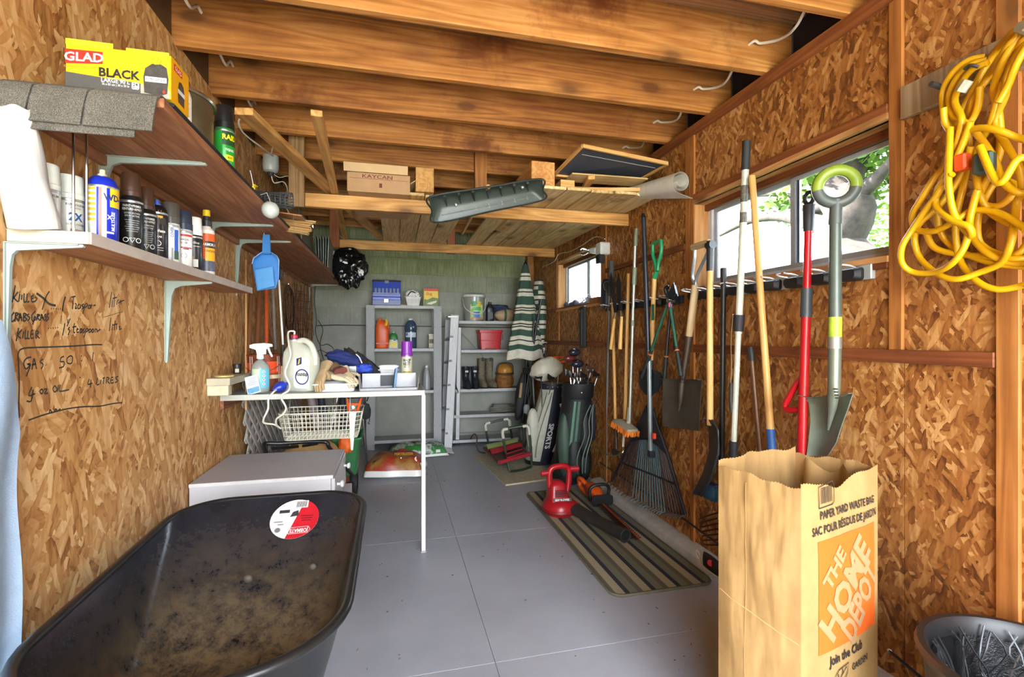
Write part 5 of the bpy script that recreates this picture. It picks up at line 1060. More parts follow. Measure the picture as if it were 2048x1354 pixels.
part(wj, 'body', lathe(prof, 26, (.195, 5.72, Z2)), mat('42566f', .18, trans=.25, var=.1)); part(wj, 'cap', lathe([(.023, .325), (.023, .342), (.019, .345), (0, .345)], 16, (.195, 5.72, Z2)), WHITE); part(wj, 'label', wrap(rect2d(.13, .055, 18), (.195, 5.72, Z2+.155), .0705, R(-92)), mat('c9d3da', .4)); part(wj, 'label_mark', wrap(rect2d(.02, .03, 4), (.195, 5.72, Z2+.16), .0705, R(-130), .0012), mat('3a56a8', .4))
sc_ = thing('small_carton', 'small pale carton at the post end of the grey shelf', 'carton', (.455, 5.72, Z2)); part(sc_, 'carton', box(.40, .462, 5.70, 5.76, Z2+.001, Z2+.155, .002), mat('c3bda6', .6)); part(sc_, 'lid', box(.398, .464, 5.698, 5.762, Z2+.15, Z2+.165, .002), mat('d4cfbc', .6)); part(sc_, 'print', put(rect2d(.05, .05), (.431, 5.70, Z2+.08), UX, UZ, .001), mat('6f5f4a', .6, var=.3, scale=60))
gb2 = thing('grey_bottle', 'slim translucent grey bottle on the lower grey shelf', 'bottle', (.40, 5.68, .653)); part(gb2, 'body', lathe([(0, 0), (.038, 0), (.042, .006), (.042, .15), (.036, .20), (.020, .245), (.016, .26), (0, .26)], 22, (.375, 5.68, .653)), mat('9a9da0', .3, var=.05)); part(gb2, 'cap', lathe([(.019, .255), (.019, .282), (.015, .284), (0, .284)], 16, (.375, 5.68, .653)), mat('c9cccf', .4))
# fertiliser bags on the floor
def pillow(c, hx, hy, h, rz, seed, n=22):
    V = []; F = []
    for s in (1, -1):
        for j in range(n+1):
            for i in range(n+1):
                a, b = 2*i/n-1, 2*j/n-1; e = (1-abs(a)**3.2)*(1-abs(b)**3.2)
                nz_ = mnoise.fractal(Vector((a*2+seed, b*2, s)), .9, 2, 4)*.10
                z = h*.42*(e**.42) if s > 0 else -h*.06*(e**.5)
                x = a*hx*(1+.03*math.sin(b*5+seed)); y = b*hy*(1+.03*math.sin(a*6+seed)); V.append((x, y, max(0.0, z*(1+nz_*2)+h*.06)))
        k = 0 if s > 0 else (n+1)**2
        for j in range(n):
            for i in range(n):
                q = (k+j*(n+1)+i, k+j*(n+1)+i+1, k+(j+1)*(n+1)+i+1, k+(j+1)*(n+1)+i); F.append(q if s > 0 else q[::-1])
    return tf((V, F), c, rz=rz)
fa = thing('fertilizer_bag', 'red and brown printed fertilizer bag on the floor behind the bench leg', 'bag', (.05, 4.75, 0))
cA = P(792, 925, Z=.10); cA.z = 0.0
t = NT('bag_red_print'); n1 = t.noise(t.obj(), 7, 4, .6); sp = t.n('SeparateXYZ', {0: t.obj()})
gcol = t.ramp(n1.outputs[0], [(.36, lin('7d1f1c')), (.46, lin('a83a24')), (.52, lin('8a5a2c')), (.62, lin('a8793c')), (.72, lin('3f2a1c'))]); low = t.math('LESS_THAN', sp.outputs[2], .075)
FB = t.fin(t.mix(low, gcol, lin('e8e4dc')), .35); part(fa, 'sack', pillow((cA.x, cA.y, .0), .27, .20, .40, R(-8), 3), FB, 60)
part(fa, 'lettering', tf(text2d('6-4-4', .055, .05), M=Matrix.Translation((cA.x+.10, cA.y-.155, .155)) @ Matrix.Rotation(R(-8), 4, 'Z') @ Matrix.Rotation(R(52), 4, 'X')), mat('f0e6d2', .5)); part(fa, 'print_code', tf(rect2d(.05, .05), M=Matrix.Translation((cA.x+.20, cA.y-.175, .105)) @ Matrix.Rotation(R(-8), 4, 'Z') @ Matrix.Rotation(R(55), 4, 'X')), mat('e8e4dc', .5)); part(fa, 'lettering', tf(text2d('FERTILIZER', .030, .04, .8), M=Matrix.Translation((cA.x+.07, cA.y-.10, .200)) @ Matrix.Rotation(R(-8), 4, 'Z') @ Matrix.Rotation(R(30), 4, 'X')), mat('d9a83c', .5))
fb = thing('soil_bag', 'green and white soil bag lying at the foot of the grey shelves', 'bag', (.4, 5.3, 0)); cB = P(836, 901, Z=.05); cB.z = 0
t = NT('bag_green_print'); n1 = t.noise(t.obj(), 6, 4, .6); sp = t.n('SeparateXYZ', {0: t.obj()})
gcol = t.ramp(n1.outputs[0], [(.40, lin('2c3a2e')), (.46, lin('c9d0c6')), (.54, lin('2f7a3a')), (.70, lin('3f8f46'))]); low = t.math('LESS_THAN', sp.outputs[2], .04)
part(fb, 'sack', pillow((cB.x, cB.y, 0), .30, .17, .28, R(4), 7), t.fin(t.mix(low, gcol, lin('e2e4de')), .35), 60); part(fb, 'end_seam', shell(grid(lambda a, b: (cB.x+.27+.10*a, cB.y-.12+.22*b, .045-.02*a+.01*math.sin(b*9)), 4, 6), .002), mat('e6e6e0', .4), 60)
part(fb, 'print_code', tf(rect2d(.045, .03), M=Matrix.Translation((cB.x+.2, cB.y-.155, .07)) @ Matrix.Rotation(R(60), 4, 'X')), PAPERW)
# folded aluminium step ladder
ld = thing('step_ladder', 'folded aluminium step ladder leaning beside the grey shelves', 'ladder', P(898, 898, Z=0)); AL = mat('dfe1e2', .38, .15, var=.06, scale=6)
def rail_bar(p0, p1, w_, d_, m=AL):
    """C-section rail: web and two flanges"""
    p0, p1 = Vector(p0), Vector(p1); z = (p1-p0).normalized(); x = Vector((.93, -.36, 0)); x = (x-z*x.dot(z)).normalized(); y = z.cross(x); M = Matrix((x, y, z)).transposed().to_4x4(); M.translation = p0; L = (p1-p0).length
    return tf(join(box(-w_/2, w_/2, -.002, .002, 0, L), box(-w_/2, -w_/2+.004, -.008, .014, 0, L), box(w_/2-.004, w_/2, -.008, .014, 0, L), box(-.008, -.004, -.006, .002, 0, L), box(.004, .008, -.006, .002, 0, L)), M=M)
n0, n1_ = P(896, 899, Z=.0), P(910, 630, Y=5.42)
f0, f1 = P(888, 890, Z=.0), P(897, 640, Y=5.60)
part(ld, 'rail', rail_bar(n0, n1_, .088, .03), AL); part(ld, 'rail', rail_bar(f0, f1, .07, .03), mat('9da0a3', .4, .2))
b0, b1 = P(915, 889, Z=0.0), P(919, 655, Y=5.50); part(ld, 'back_leg', rail_bar(b0, b1, .04, .02), AL)
for k in range(5):
    q = .12+k*.18; a, b = n0.lerp(n1_, q), f0.lerp(f1, q); board('step', a+Vector((.0, .0, 0)), b+Vector((.0, 0, 0)),   .075, .022, mat('85898c', .4, .2), ld, up=(0, .1, 1))
part(ld, 'top_cap', join(box(min(n1_.x, f1.x)-.03, max(n1_.x, f1.x)+.03, n1_.y-.02, f1.y+.02, n1_.z-.03, n1_.z-.012, .004)), AL); part(ld, 'spreader', tube([n0.lerp(n1_, .55), b0.lerp(b1, .45)], .006, 6), STEEL)
for p_ in (n0, f0, b0): part(ld, 'foot', tf(box(-.03, .03, -.015, .015, 0, .02, .003), (p_.x, p_.y, 0), rz=R(-21)), mat('2b2b2c', .7))
# second unit, top
Zt = 1.453
bk = thing('seed_bucket', 'clear plastic pail of bird seed with printed label and wire handle', 'pail', (.93, 5.74, Zt)); bc = Vector((.94, 5.745, Zt))
part(bk, 'pail', lathe([(0, .001), (.105, .001), (.110, .006), (.128, .29), (.130, .29)], 30, bc), mat('c4c8c0', .15, trans=.5, var=.04)); part(bk, 'seed', lathe([(0, .008), (.102, .008), (.108, .10), (.06, .115), (0, .12)], 24, bc), mat('9a8a58', .9, var=.5, scale=120)); part(bk, 'rim', lathe([(.126, .285), (.138, .288), (.140, .30), (.136, .312), (.126, .314), (0, .316)], 30, bc), mat('d9dcd6', .35)); part(bk, 'label', wrap(rect2d(.17, .235, 20), bc+Vector((0, 0, .138)), .121, R(-80)), mat('b9c98a', .45, var=.35, scale=25))
for (w_, h_, dz, da, cc) in ((.05, .06, .205, -100, '2f9a52'), (.05, .06, .20, -68, 'd6c22a'), (.10, .04, .145, -82, '4fae58'), (.075, .07, .075, -84, '2a6fae'), (.15, .025, .03, -80, 'b98a6a')): part(bk, 'label_print', wrap(rect2d(w_, h_, 8), bc+Vector((0, 0, dz)), .122, R(da), .0022), mat(cc, .45, var=.2, scale=60))
part(bk, 'handle', tube(smooth([bc+Vector((-.138, -.02, .27)), bc+Vector((-.125, -.09, .16)), bc+Vector((-.05, -.145, .095)), bc+Vector((.04, -.145, .085)), bc+Vector((.115, -.09, .14)), bc+Vector((.138, -.02, .27))], 6), .004, 6), WHITE)
kb = thing('oil_bottle', 'black handled motor-oil bottle beside the clear pail', 'bottle', (1.12, 5.72, Zt)); part(kb, 'body', loft([superring(1.13, 5.72, Zt+z, hw, hd, 0, 3.4) for z, hw, hd in ((.001, .045, .03), (.01, .048, .033), (.15, .048, .033), (.19, .034, .028), (.21, .018, .018))]), mat('1a1b1d', .35), 45); part(kb, 'cap', lathe([(.02, .208), (.02, .232), (0, .233)], 14, (1.13, 5.72, Zt)), mat('151515', .4)); part(kb, 'label', put(rect2d(.06, .08), (1.13, 5.686, Zt+.07), UX, UZ, .002), mat('303236', .4, var=.4, scale=60))
sk = thing('cloth_sack', 'tan and green striped sack with navy cloth on the top shelf', 'sack', (1.35, 5.74, Zt))
part(sk, 'tan_sack', tf(blob((0, 0, 0), .155, .10, .085, 30, 20, .15, 1.6, 4), (1.35, 5.75, Zt+.075)), mat('b39a78', .8, bump=.2), 60); part(sk, 'green_band', tube([(1.31+.0*i, 5.75+.105*math.cos(a), Zt+.075+.09*math.sin(a)) for i, a in enumerate([2*math.pi*k/20 for k in range(20)])], .014, 6, True, flat=.3), mat('2f5a3a', .7)); part(sk, 'navy_cloth', tf(blob((0, 0, 0), .15, .07, .05, 26, 18, .3, 1.8, 9), (1.27, 5.78, Zt+.155), ry=R(8)), mat('26304f', .8, bump=.2), 60)
rb = thing('red_bin', 'red plastic stacking bin on the second shelf behind the ladder', 'bin', (1.11, 5.73, 1.114)); RB = mat('b31f26', .38, var=.05); bx_ = 1.125
part(rb, 'body', loft([[Vector((bx_+x, 5.74+y, 1.114+z)) for x, y in rrect(w_, d_, .012, 3)] for z, w_, d_ in ((.001, .235, .19), (.20, .262, .21), (.203, .285, .235), (.235, .29, .24), (.235, .265, .215), (.01, .225, .18))]), RB); part(rb, 'front_ridge', box(bx_-.12, bx_+.12, 5.634, 5.642, 1.222, 1.228, .001), mat('d04a4c', .4)); part(rb, 'foot_notch', box(bx_-.07, bx_+.07, 5.640, 5.645, 1.116, 1.135, .001), mat('7d1418', .5)); part(rb, 'handle_wire', tube(smooth([(bx_-.138, 5.70, 1.33), (bx_-.15, 5.66, 1.25), (bx_-.10, 5.628, 1.225), (bx_+.10, 5.628, 1.225), (bx_+.15, 5.66, 1.25), (bx_+.138, 5.70, 1.33)], 5), .0025, 6), mat('a3252b', .4))
# boots
def boot(label, x, y, h, r, c1, rz, grp, c2=None, z0=.653, logo=False):
    t = thing('rubber_boot', label, 'boot', (x, y, z0), grp); m = mat(c1, .35 if logo else .75, var=.12 if logo else .4, scale=10 if logo else 30)
    rings = []
    for z, cy_, ry_, rx_ in ((.012, -.055, .125, .043), (.05, -.05, .118, .044), (.075, -.02, .085, .043), (.10, .01, .058, .042), (.14, .022, .048, .041), (.2, .020, .052, .045), (h*.8, .018, r*1.1, r), (h, .016, r*1.15, r*1.03), (h, .016, r*1.0, r*.9), (h-.08, .018, r*.95, r*.85)):
        rings.append([Vector((rx_*math.cos(a), cy_+ry_*math.sin(a), z)) for a in [2*math.pi*i/20 for i in range(20)]])
    part(t, 'shaft', tf(loft(rings), (x, y, z0), rz=rz), m, 60); part(t, 'sole', tf(loft([[Vector((.046*math.cos(a), -.055+.132*math.sin(a), z)) for a in [2*math.pi*i/20 for i in range(20)]] for z in (.001, .016)]), (x, y, z0), rz=rz), mat(c2 or '17181a', .7))
    if logo:
        part(t, 'tag', tf(put(rect2d(.036, .022), (0, .016-r*1.17, h-.055), (1, 0, 0), (0, 0, 1), .003), (x, y, z0), rz=rz), mat('d6d6d2', .5)); part(t, 'tag_mark', tf(put(text2d('LL', .010, .03), (0, .016-r*1.17, h-.055), (1, 0, 0), (0, 0, 1), .005), (x, y, z0), rz=rz), INK)
    else:
        part(t, 'buckle_strap', tf(box(-r*.3, r*.3, -.006, .01, h-.03, h+.012, .003), (x, y-.02-r, z0+.0), rz=0), mat('1d1c1a', .6))
boot('navy rubber boot with white tag, nearer the ladder', .845, 5.76, .255, .050, '23272e', R(4), 'navy rubber boots', logo=True); boot('navy rubber boot with white tag, next to the camouflage boots', .952, 5.76, .255, .050, '23272e', R(-4), 'navy rubber boots', logo=True)
boot('camouflage wading boot next to the navy boots', 1.045, 5.80, .35, .048, '6b6450', R(6), 'camouflage boots', '2f2c25'); boot('camouflage wading boot next to the wicker basket', 1.14, 5.77, .35, .048, '6b6450', R(14), 'camouflage boots', '2f2c25')
wk2 = thing('wicker_basket', 'round wicker basket topped with an amber ball on the boot shelf', 'basket', (1.31, 5.75, .653)); WKM = mat('8a5a2c', .6, var=.35, scale=50); wc_ = (1.32, 5.76, .653)
for k in range(9): part(wk2, 'weave', tube([(wc_[0]+(.088+.02*math.sin(k*.4)+.004*(-1)**i)*math.cos(a), wc_[1]+(.08+.02*math.sin(k*.4)+.004*(-1)**i)*math.sin(a), wc_[2]+.012+k*.017) for i, a in enumerate([2*math.pi*q/24 for q in range(24)])], .0098, 6, True), WKM)
part(wk2, 'rim', tube([(wc_[0]+.105*math.cos(a), wc_[1]+.098*math.sin(a), wc_[2]+.165) for a in [2*math.pi*q/24 for q in range(24)]], .012, 7, True), mat('5a3a22', .6)); part(wk2, 'ball', blob((1.325, 5.76, .653+.20), .098, .09, .088, 22, 16, .03, 2, 1), mat('b07a2e', .4, var=.3, scale=12)); part(wk2, 'handle', tube(smooth([(1.215, 5.74, .80), (1.222, 5.73, .90), (1.26, 5.72, .945), (1.38, 5.72, .945), (1.42, 5.73, .90), (1.425, 5.74, .80)], 5), .006, 6), mat('4a3220', .6))
rp = thing('rope_coil', 'grey rope coiled loosely on the low shelf behind the ladder', 'rope', (1.3, 5.72, .353)); random.seed(5); rpts = []
for k in range(90):
    a = k*.62; rr = .07+.05*random.random(); rpts.append((1.29+rr*1.35*math.cos(a), 5.73+rr*.8*math.sin(a), .360+.0009*k+.008*random.random()))
part(rp, 'rope', tube(smooth(rpts, 3), .0065, 6), mat('77776c', .9, bump=.3), 60)
# closed striped umbrella
um = thing('patio_umbrella', 'closed green and cream striped patio umbrella in the far corner', 'umbrella', (1.50, 5.30, 0))
ut, ub = P(1051, 530, Y=5.28), P(1050, 712, Y=5.20)
GU, CU, KU = mat('2f4a3c', .85, bump=.2), mat('c9c6b4', .85, bump=.2), mat('23261f', .85)
axis = ub-ut; N_A, N_L = 56, 74
def umb(a, b):
    p = ut+axis*b; ang = a*2*math.pi; R_ = (.030+.165*b**.9)*(1+.03*b); fold = 1+.11*b*math.sin(ang*4+.8)+.05*math.sin(ang*9+2*b)
    r_ = R_*fold; dz = -.014*math.sin(ang*4+.8)*b*b
    return p+Vector((r_*math.cos(ang), r_*.72*math.sin(ang), dz))
o = part(um, 'canopy', grid(umb, N_A, N_L), [GU, CU, KU], 70)
pat = [(0, .10, 0), (.10, .125, 1), (.125, .133, 2), (.133, .142, 1), (.142, .15, 2), (.15, .175, 1), (.175, .27, 0), (.27, .30, 1), (.30, .308, 2), (.308, .32, 1), (.32, .328, 2), (.328, .355, 1), (.355, .44, 0), (.44, .475, 1), (.475, .484, 2), (.484, .498, 1), (.498, .507, 2), (.507, .54, 1), (.54, .62, 0), (.62, .655, 1), (.655, .664, 2), (.664, .678, 1), (.678, .687, 2), (.687, .72, 1), (.72, .79, 0), (.79, .825, 1), (.825, .834, 2), (.834, .848, 1), (.848, .857, 2), (.857, .885, 1), (.885, .935, 0), (.935, .955, 1), (.955, .965, 2), (.965, 1.01, 1)]
for i, p_ in enumerate(o.data.polygons):
    b = (i//N_A+.5)/N_L; p_.material_index = next(m_ for lo, hi, m_ in pat if lo <= b < hi)
part(um, 'valance', grid(lambda a, b: umb(a, 1.0)+Vector((0, 0, -.03*b+.0)), 56, 2), CU, 70)
part(um, 'finial', lathe([(.022, -.01), (.024, .01), (.010, .035), (.004, .06), (0, .062)], 14, ut), mat('20241f', .5)); part(um, 'cap_flap', tube([ut+Vector((-.05, 0, -.005)), ut+Vector((.05, 0, -.008))], .008, 6), mat('6f8a80', .6)); rod('pole', ut, (1.545, 5.12, .0), .017, .017, mat('6b6b66', .4, .5), um)
u2p = thing('folded_umbrella', 'second folded striped cloth with white strap against the corner post', 'umbrella', (1.6, 5.3, 0)); q0, q1 = P(1078, 560, Y=5.30), P(1083, 690, Y=5.25)
def umb2(a, b):
    p = q0+(q1-q0)*b; ang = a*2*math.pi; r_ = (.02+.055*math.sin(math.pi*min(1, .15+b*.8)))*(1+.15*math.sin(ang*3)); return p+Vector((r_*math.cos(ang), r_*math.sin(ang), 0))
o = part(u2p, 'canopy', grid(umb2, 24, 40), [GU, CU, KU], 70)
for i, p_ in enumerate(o.data.polygons):
    k = (i//24+(i % 24)//8*3) % 9; p_.material_index = 0 if k < 4 else (1 if k in (4, 5, 7, 8) else 2)
rod('pole', q1+Vector((0, 0, .05)), (q1.x, q1.y-.05, 0), .012, .012, mat('2b2b2c', .5), u2p); part(u2p, 'strap', tube([q1+Vector((-.06, -.03, .03)), q1+Vector((.05, -.05, .03))], .016, 6, flat=.4), mat('d0cfc8', .7)); part(u2p, 'tag', box(q1.x-.02, q1.x+.03, q1.y-.075, q1.y-.07, q1.z-.13, q1.z+.0), mat('17181a', .5)); part(u2p, 'lettering', put([*map(lambda g: ([Vector((-v.y, v.x, 0)) for v in g[0]], g[1]), [text2d('3668', .026, .04)])][0], (q1.x+.005, q1.y-.0752, q1.z-.065), UX, UZ, .001), PAPERW)
# ------------------------------------------------------------------ window wall: tool rack and tools
XT = 1.635
RK = mat('b9c2c0', .45, .3); RKD = mat('20242c', .5); GRIP = mat('1b1c1f', .6, bump=.2); TIE = mat('d0d2d4', .4, .4)
def rack(label, y0, y1, z0, z1, m, ys):
    t = thing('tool_rack', label, 'tool rack', (XR, (y0+y1)/2, z0)); part(t, 'rail', box(XR-.024, XR-.001, y0, y1, z0, z1, .003), m)
    for y in ys:
        g = part(t, 'grip', tf(loft([[Vector((x, yy, z)) for yy, z in rrect(w_, h_, .012, 3)] for x, w_, h_ in ((0, .085, .05), (-.022, .10, .045), (-.040, .075, .034))]), (XR-.024, y, (z0+z1)/2-.006)), GRIP); part(g, 'prong', tube(smooth([(XR-.05, y-.03, z1-.012), (XR-.085, y-.036, z1-.006), (XR-.11, y-.02, z1-.0), (XR-.095, y-.004, z1+.004)], 4), .0035, 6), TIE); part(g, 'prong', tube(smooth([(XR-.05, y+.03, z1-.012), (XR-.085, y+.036, z1-.006), (XR-.11, y+.026, z1-.0), (XR-.10, y+.012, z1+.004)], 4), .0035, 6), TIE)
    return t
rack('pale metal tool rack with black grips below the near window', 1.40, 2.48, 1.482, 1.538, RK, (1.47, 1.60, 1.73, 1.86, 1.98, 2.10, 2.22, 2.34, 2.44)); rack('black tool rack between the two windows', 2.60, 3.68, 1.475, 1.522, RKD, (2.68, 2.84, 3.02, 3.20, 3.38, 3.56))
def tool(name, label, cat, u, v, X=XT): return thing(name, label, cat, P(u, v, X=X))
def Q(u, v, dx=0.0): return P(u, v, X=XT+dx)
DGREY = mat('3a3d3e', .5); GPIPE = mat('6f6c64', .6, .4, var=.2, scale=14)
# far group
t = tool('pipe_pole', 'grey pipe pole with black foam top, farthest along the tool rack', 'pole', 1214, 812); rod('foam_grip', Q(1222, 590), Q(1223, 522), .022, .020, mat('3c3e3c', .8), t); rod('pipe', Q(1214, 812, .03), Q(1219, 560, .03), .013, .013, GPIPE, t); rod('tip', Q(1213, 935, .05), Q(1214, 812, .03), .004, .006, mat('8a8478', .5, .5), t)
t = tool('garden_hoe', 'wooden-handled hoe hanging left of the orange broom', 'hoe', 1232, 900); rod('handle', Q(1231, 852), Q(1225, 590), .013, .012, W_HAND, t); rod('neck', Q(1233, 898), Q(1231, 852), .010, .013, mat('4a4440', .5, .6), t); part(t, 'blade', tf(box(-.012, .004, -.06, .06, -.045, .0, .002), Q(1233, 900)), mat('4a4440', .5, .6))
t = tool('hedge_shears', 'hedge shears with two short wooden handles hanging blades up', 'shears', 1231, 698, 1.60)
for a, b, c_, d_ in (((1222, 698), (1229, 637), (1231, 625), (1222, 545)), ((1240, 698), (1243, 633), (1241, 622), (1236, 545))):
    rod('handle', P(*a, X=1.60), P(*b, X=1.60), .016, .012, W_HAND, t); rod('ferrule', P(*b, X=1.60), P(*c_, X=1.60), .011, .008, mat('8a7a5a', .4, .7), t); g = shell(([P(c_[0]-3, c_[1], X=1.61), P(c_[0]+3, c_[1], X=1.61), P(d_[0]+5, d_[1]+20, X=1.61), P(d_[0], d_[1], X=1.61), P(d_[0]-4, d_[1]+22, X=1.61)], [(0, 1, 2, 3, 4)]), .004); part(t, 'blade', g, mat('2c2a30', .45, .6))
t = tool('cordless_tool', 'small black tool holster hanging beside the far window', 'holster', 1214, 618, 1.66); part(t, 'holster', tf(loft([[Vector((x, y, z)) for x, y in rrect(w_, d_, .015, 3)] for z, w_, d_ in ((0, .04, .07), (.06, .05, .11), (.20, .045, .10), (.24, .03, .06))]), (1.665, P(1212, 600, X=1.67).y, P(1212, 618, X=1.67).z)), mat('23262c', .5), 45); part(t, 'loop', tube([P(1213+6*math.cos(a), 572+9*math.sin(a), X=1.63) for a in [2*math.pi*i/14 for i in range(14)]], .004, 6, True), mat('55595e', .4))
t = tool('wooden_pole', 'plain wooden pole left of the broom shaft, pale tip below', 'pole', 1246, 893); rod('shaft', Q(1250, 845, .01), Q(1257, 547, .01), .014, .013, W_HAND, t); rod('tip', Q(1246, 893, .02), Q(1249, 850, .012), .009, .010, mat('cfc9b4', .5), t); part(t, 'hook', tube(smooth([Q(1246, 893, .02), Q(1245, 905, .0), Q(1225, 912, -.03), Q(1205, 905, -.02), Q(1192, 893, .02)], 4), .006, 6), mat('8a7c50', .35, .7))
t = tool('push_broom', 'aluminium-shafted broom with orange shaggy head', 'broom', 1250, 870); SHAFT = mat('bcc2b8', .3, .6); GG = mat('7d8a72', .5)
rod('shaft', Q(1259, 842, -.02), Q(1271, 470, -.02), .011, .011, SHAFT, t); rod('grip', Q(1271, 492, -.02), Q(1273, 457, -.02), .014, .013, GG, t); rod('grip', Q(1268, 570, -.02), Q(1270, 535, -.02), .017, .016, GG, t); rod('lock_ring', Q(1265, 652, -.02), Q(1265.5, 640, -.02), .014, .014, GG, t); rod('socket', Q(1257, 848, -.02), Q(1259, 815, -.02), .016, .013, mat('a9a494', .5), t)
hc = Q(1250, 848, -.03)
HB = mat('9a947e', .6); part(t, 'head_block', tf(loft([[Vector((x, y, z)) for x, y in rrect(w_, d_, .015, 3)] for z, w_, d_ in ((-.02, .09, .26), (.0, .08, .25), (.018, .04, .10))]), hc, rx=R(7)), HB, 45)
chn = []; random.seed(2)
for i in range(22):
    for j in range(7):
        p = hc+Vector((-.042+j*.014, -.125+i*.0119, -.015-(-.125+i*.0119)*-.12)); d_ = Vector((random.uniform(-.012, .012)-.004, random.uniform(-.01, .01), -.038)); chn.append(tube([p, p+d_*.5+Vector((random.uniform(-.004, .004), 0, 0)), p+d_], [.0065, .007, .0045], 5))
o = part(t, 'bristles', join(*chn), mat('d9741c', .9, var=.25, scale=40)); o['kind'] = 'stuff'
# leaf rake with black fan
t = tool('leaf_rake', 'big black plastic leaf rake, blue-green fan reaching to the curb', 'rake', 1310, 1030); NV = mat('23242e', .45, var=.15)
rod('handle', Q(1297, 715, -.03), Q(1287, 436, -.03), .017, .016, mat('20242c', .4), t); rod('end_cap', Q(1287, 436, -.03), Q(1286, 428, -.03), .016, .012, mat('15161a', .5), t); rod('handle', Q(1301, 905, -.03), Q(1298, 700, -.03), .014, .015, mat('7e8688', .35, .3), t); part(t, 'clip', tf(box(-.02, .02, -.02, .02, -.02, .02, .004), Q(1303, 908, -.03)), NV); part(t, 'release_button', tf(box(-.01, .01, -.012, .012, -.018, .018, .003), Q(1308, 872, -.045)), mat('c9402a', .4))
apex = Q(1300, 792, -.01)
NT_ = 26; L0, L1 = (1224, 962), (1371, 1030)
def fan_pt(a, b):
    # a across tines 0..1, b from apex (0) to tip (1)
    eu = L0[0]+(L1[0]-L0[0])*a; ev = L0[1]+(L1[1]-L0[1])*a+16*math.sin(math.pi*a)
    su = 1258+ (1336-1258)*a; sv = 888+22*a-18*math.sin(math.pi*a)
    if b < .45:
        k = b/.45; uu = 1300+(su-1300)*k**1.25; vv = 792+(sv-792)*k
    else:
        k = (b-.45)/.55; uu = su+(eu-su)*k; vv = sv+(ev-sv)*k
    p = Q(uu, vv, .015+.03*math.sin(b*2.4)); return p
tp = []
for i in range(NT_):
    a = i/(NT_-1); pts = [fan_pt(a, .40+.6*k/7) for k in range(8)]; e = pts[-1]; pts += [e+Vector((-.03, 0, -.006)), e+Vector((-.045, 0, -.02))]
    inner = abs(a-.5) < .24
    part(t, 'tine', tube(pts, [.0055]*8+[.0045, .003], 5, flat=.7), mat('5b7478', .5, var=.2) if inner else mat('453a38', .55, var=.2), 60)
part(t, 'shoulder', shell(grid(lambda a, b: fan_pt(a, .42*b+.03), 16, 8), .005), NV, 60); part(t, 'frame_side', tube([fan_pt(0, b/10) for b in range(1, 11)], .010, 7), NV, 60); part(t, 'frame_side', tube([fan_pt(1, b/10) for b in range(1, 11)], .010, 7), NV, 60)
part(t, 'cross_bar', tube([fan_pt(a/12, .72)+Vector((-.006, 0, 0)) for a in range(13)], .007, 6), NV, 60); part(t, 'cross_bar', tube([fan_pt(a/12, .44)+Vector((-.006, 0, 0)) for a in range(13)], .007, 6), NV, 60)
# green D-handle edging spade
def dgrip(t, u, v, w, h, m, dx=0, bar=None):
    """D handle: two arms and a cross bar, drawn upright on the wall side"""
    c = Q(u, v, dx); s = .5*w; y0 = Q(u, v+h, dx)
    z1 = c.z; z0 = y0.z; L = z1-z0; yy = c.y; xx = c.x
    loop = [(xx, yy+.010, z0), (xx, yy+.016, z0+L*.25), (xx, yy+s, z0+L*.6), (xx, yy+s, z1-.012), (xx, yy+s*.7, z1), (xx, yy-s*.7, z1), (xx, yy-s, z1-.012), (xx, yy-s, z0+L*.6), (xx, yy-.016, z0+L*.25), (xx, yy-.010, z0)]
    part(t, 'd_handle', tube(smooth(loop, 4), .012, 8), m, 60)
    if bar: rod('cross_grip', (xx, yy-s-.012, z1-.006), (xx, yy+s+.012, z1-.006), .017, .017, bar, t)
    return (xx, yy, z0)
t = tool('edging_spade', 'half-moon edging spade with green D handle and wooden shaft', 'spade', 1302, 792, XT); GD = mat('1f8a5a', .4)
b_ = dgrip(t, 1314, 484, .10, 58, GD); rod('socket', Q(1309, 556), b_, .016, .015, GD, t); rod('shaft', Q(1302, 722), Q(1309, 545), .016, .015, W_HAND, t); part(t, 'label', tf(box(-.002, .002, -.014, .014, 0, .10), Q(1306, 640, -.018)), mat('2c6b4a', .5, var=.4, scale=40)); rod('ferrule', Q(1300, 760), Q(1302, 720), .013, .017, mat('55585a', .4, .7), t)
bl2 = [(1279, 742), (1300, 738), (1323, 746), (1325, 762), (1318, 780), (1304, 792), (1290, 788), (1279, 770)]
part(t, 'blade', shell(([P(u, v, X=XT-.005-.015*math.sin((u-1279)/46*math.pi)) for u, v in bl2], [tuple(range(8))]), .004), mat('2f3133', .4, .7))
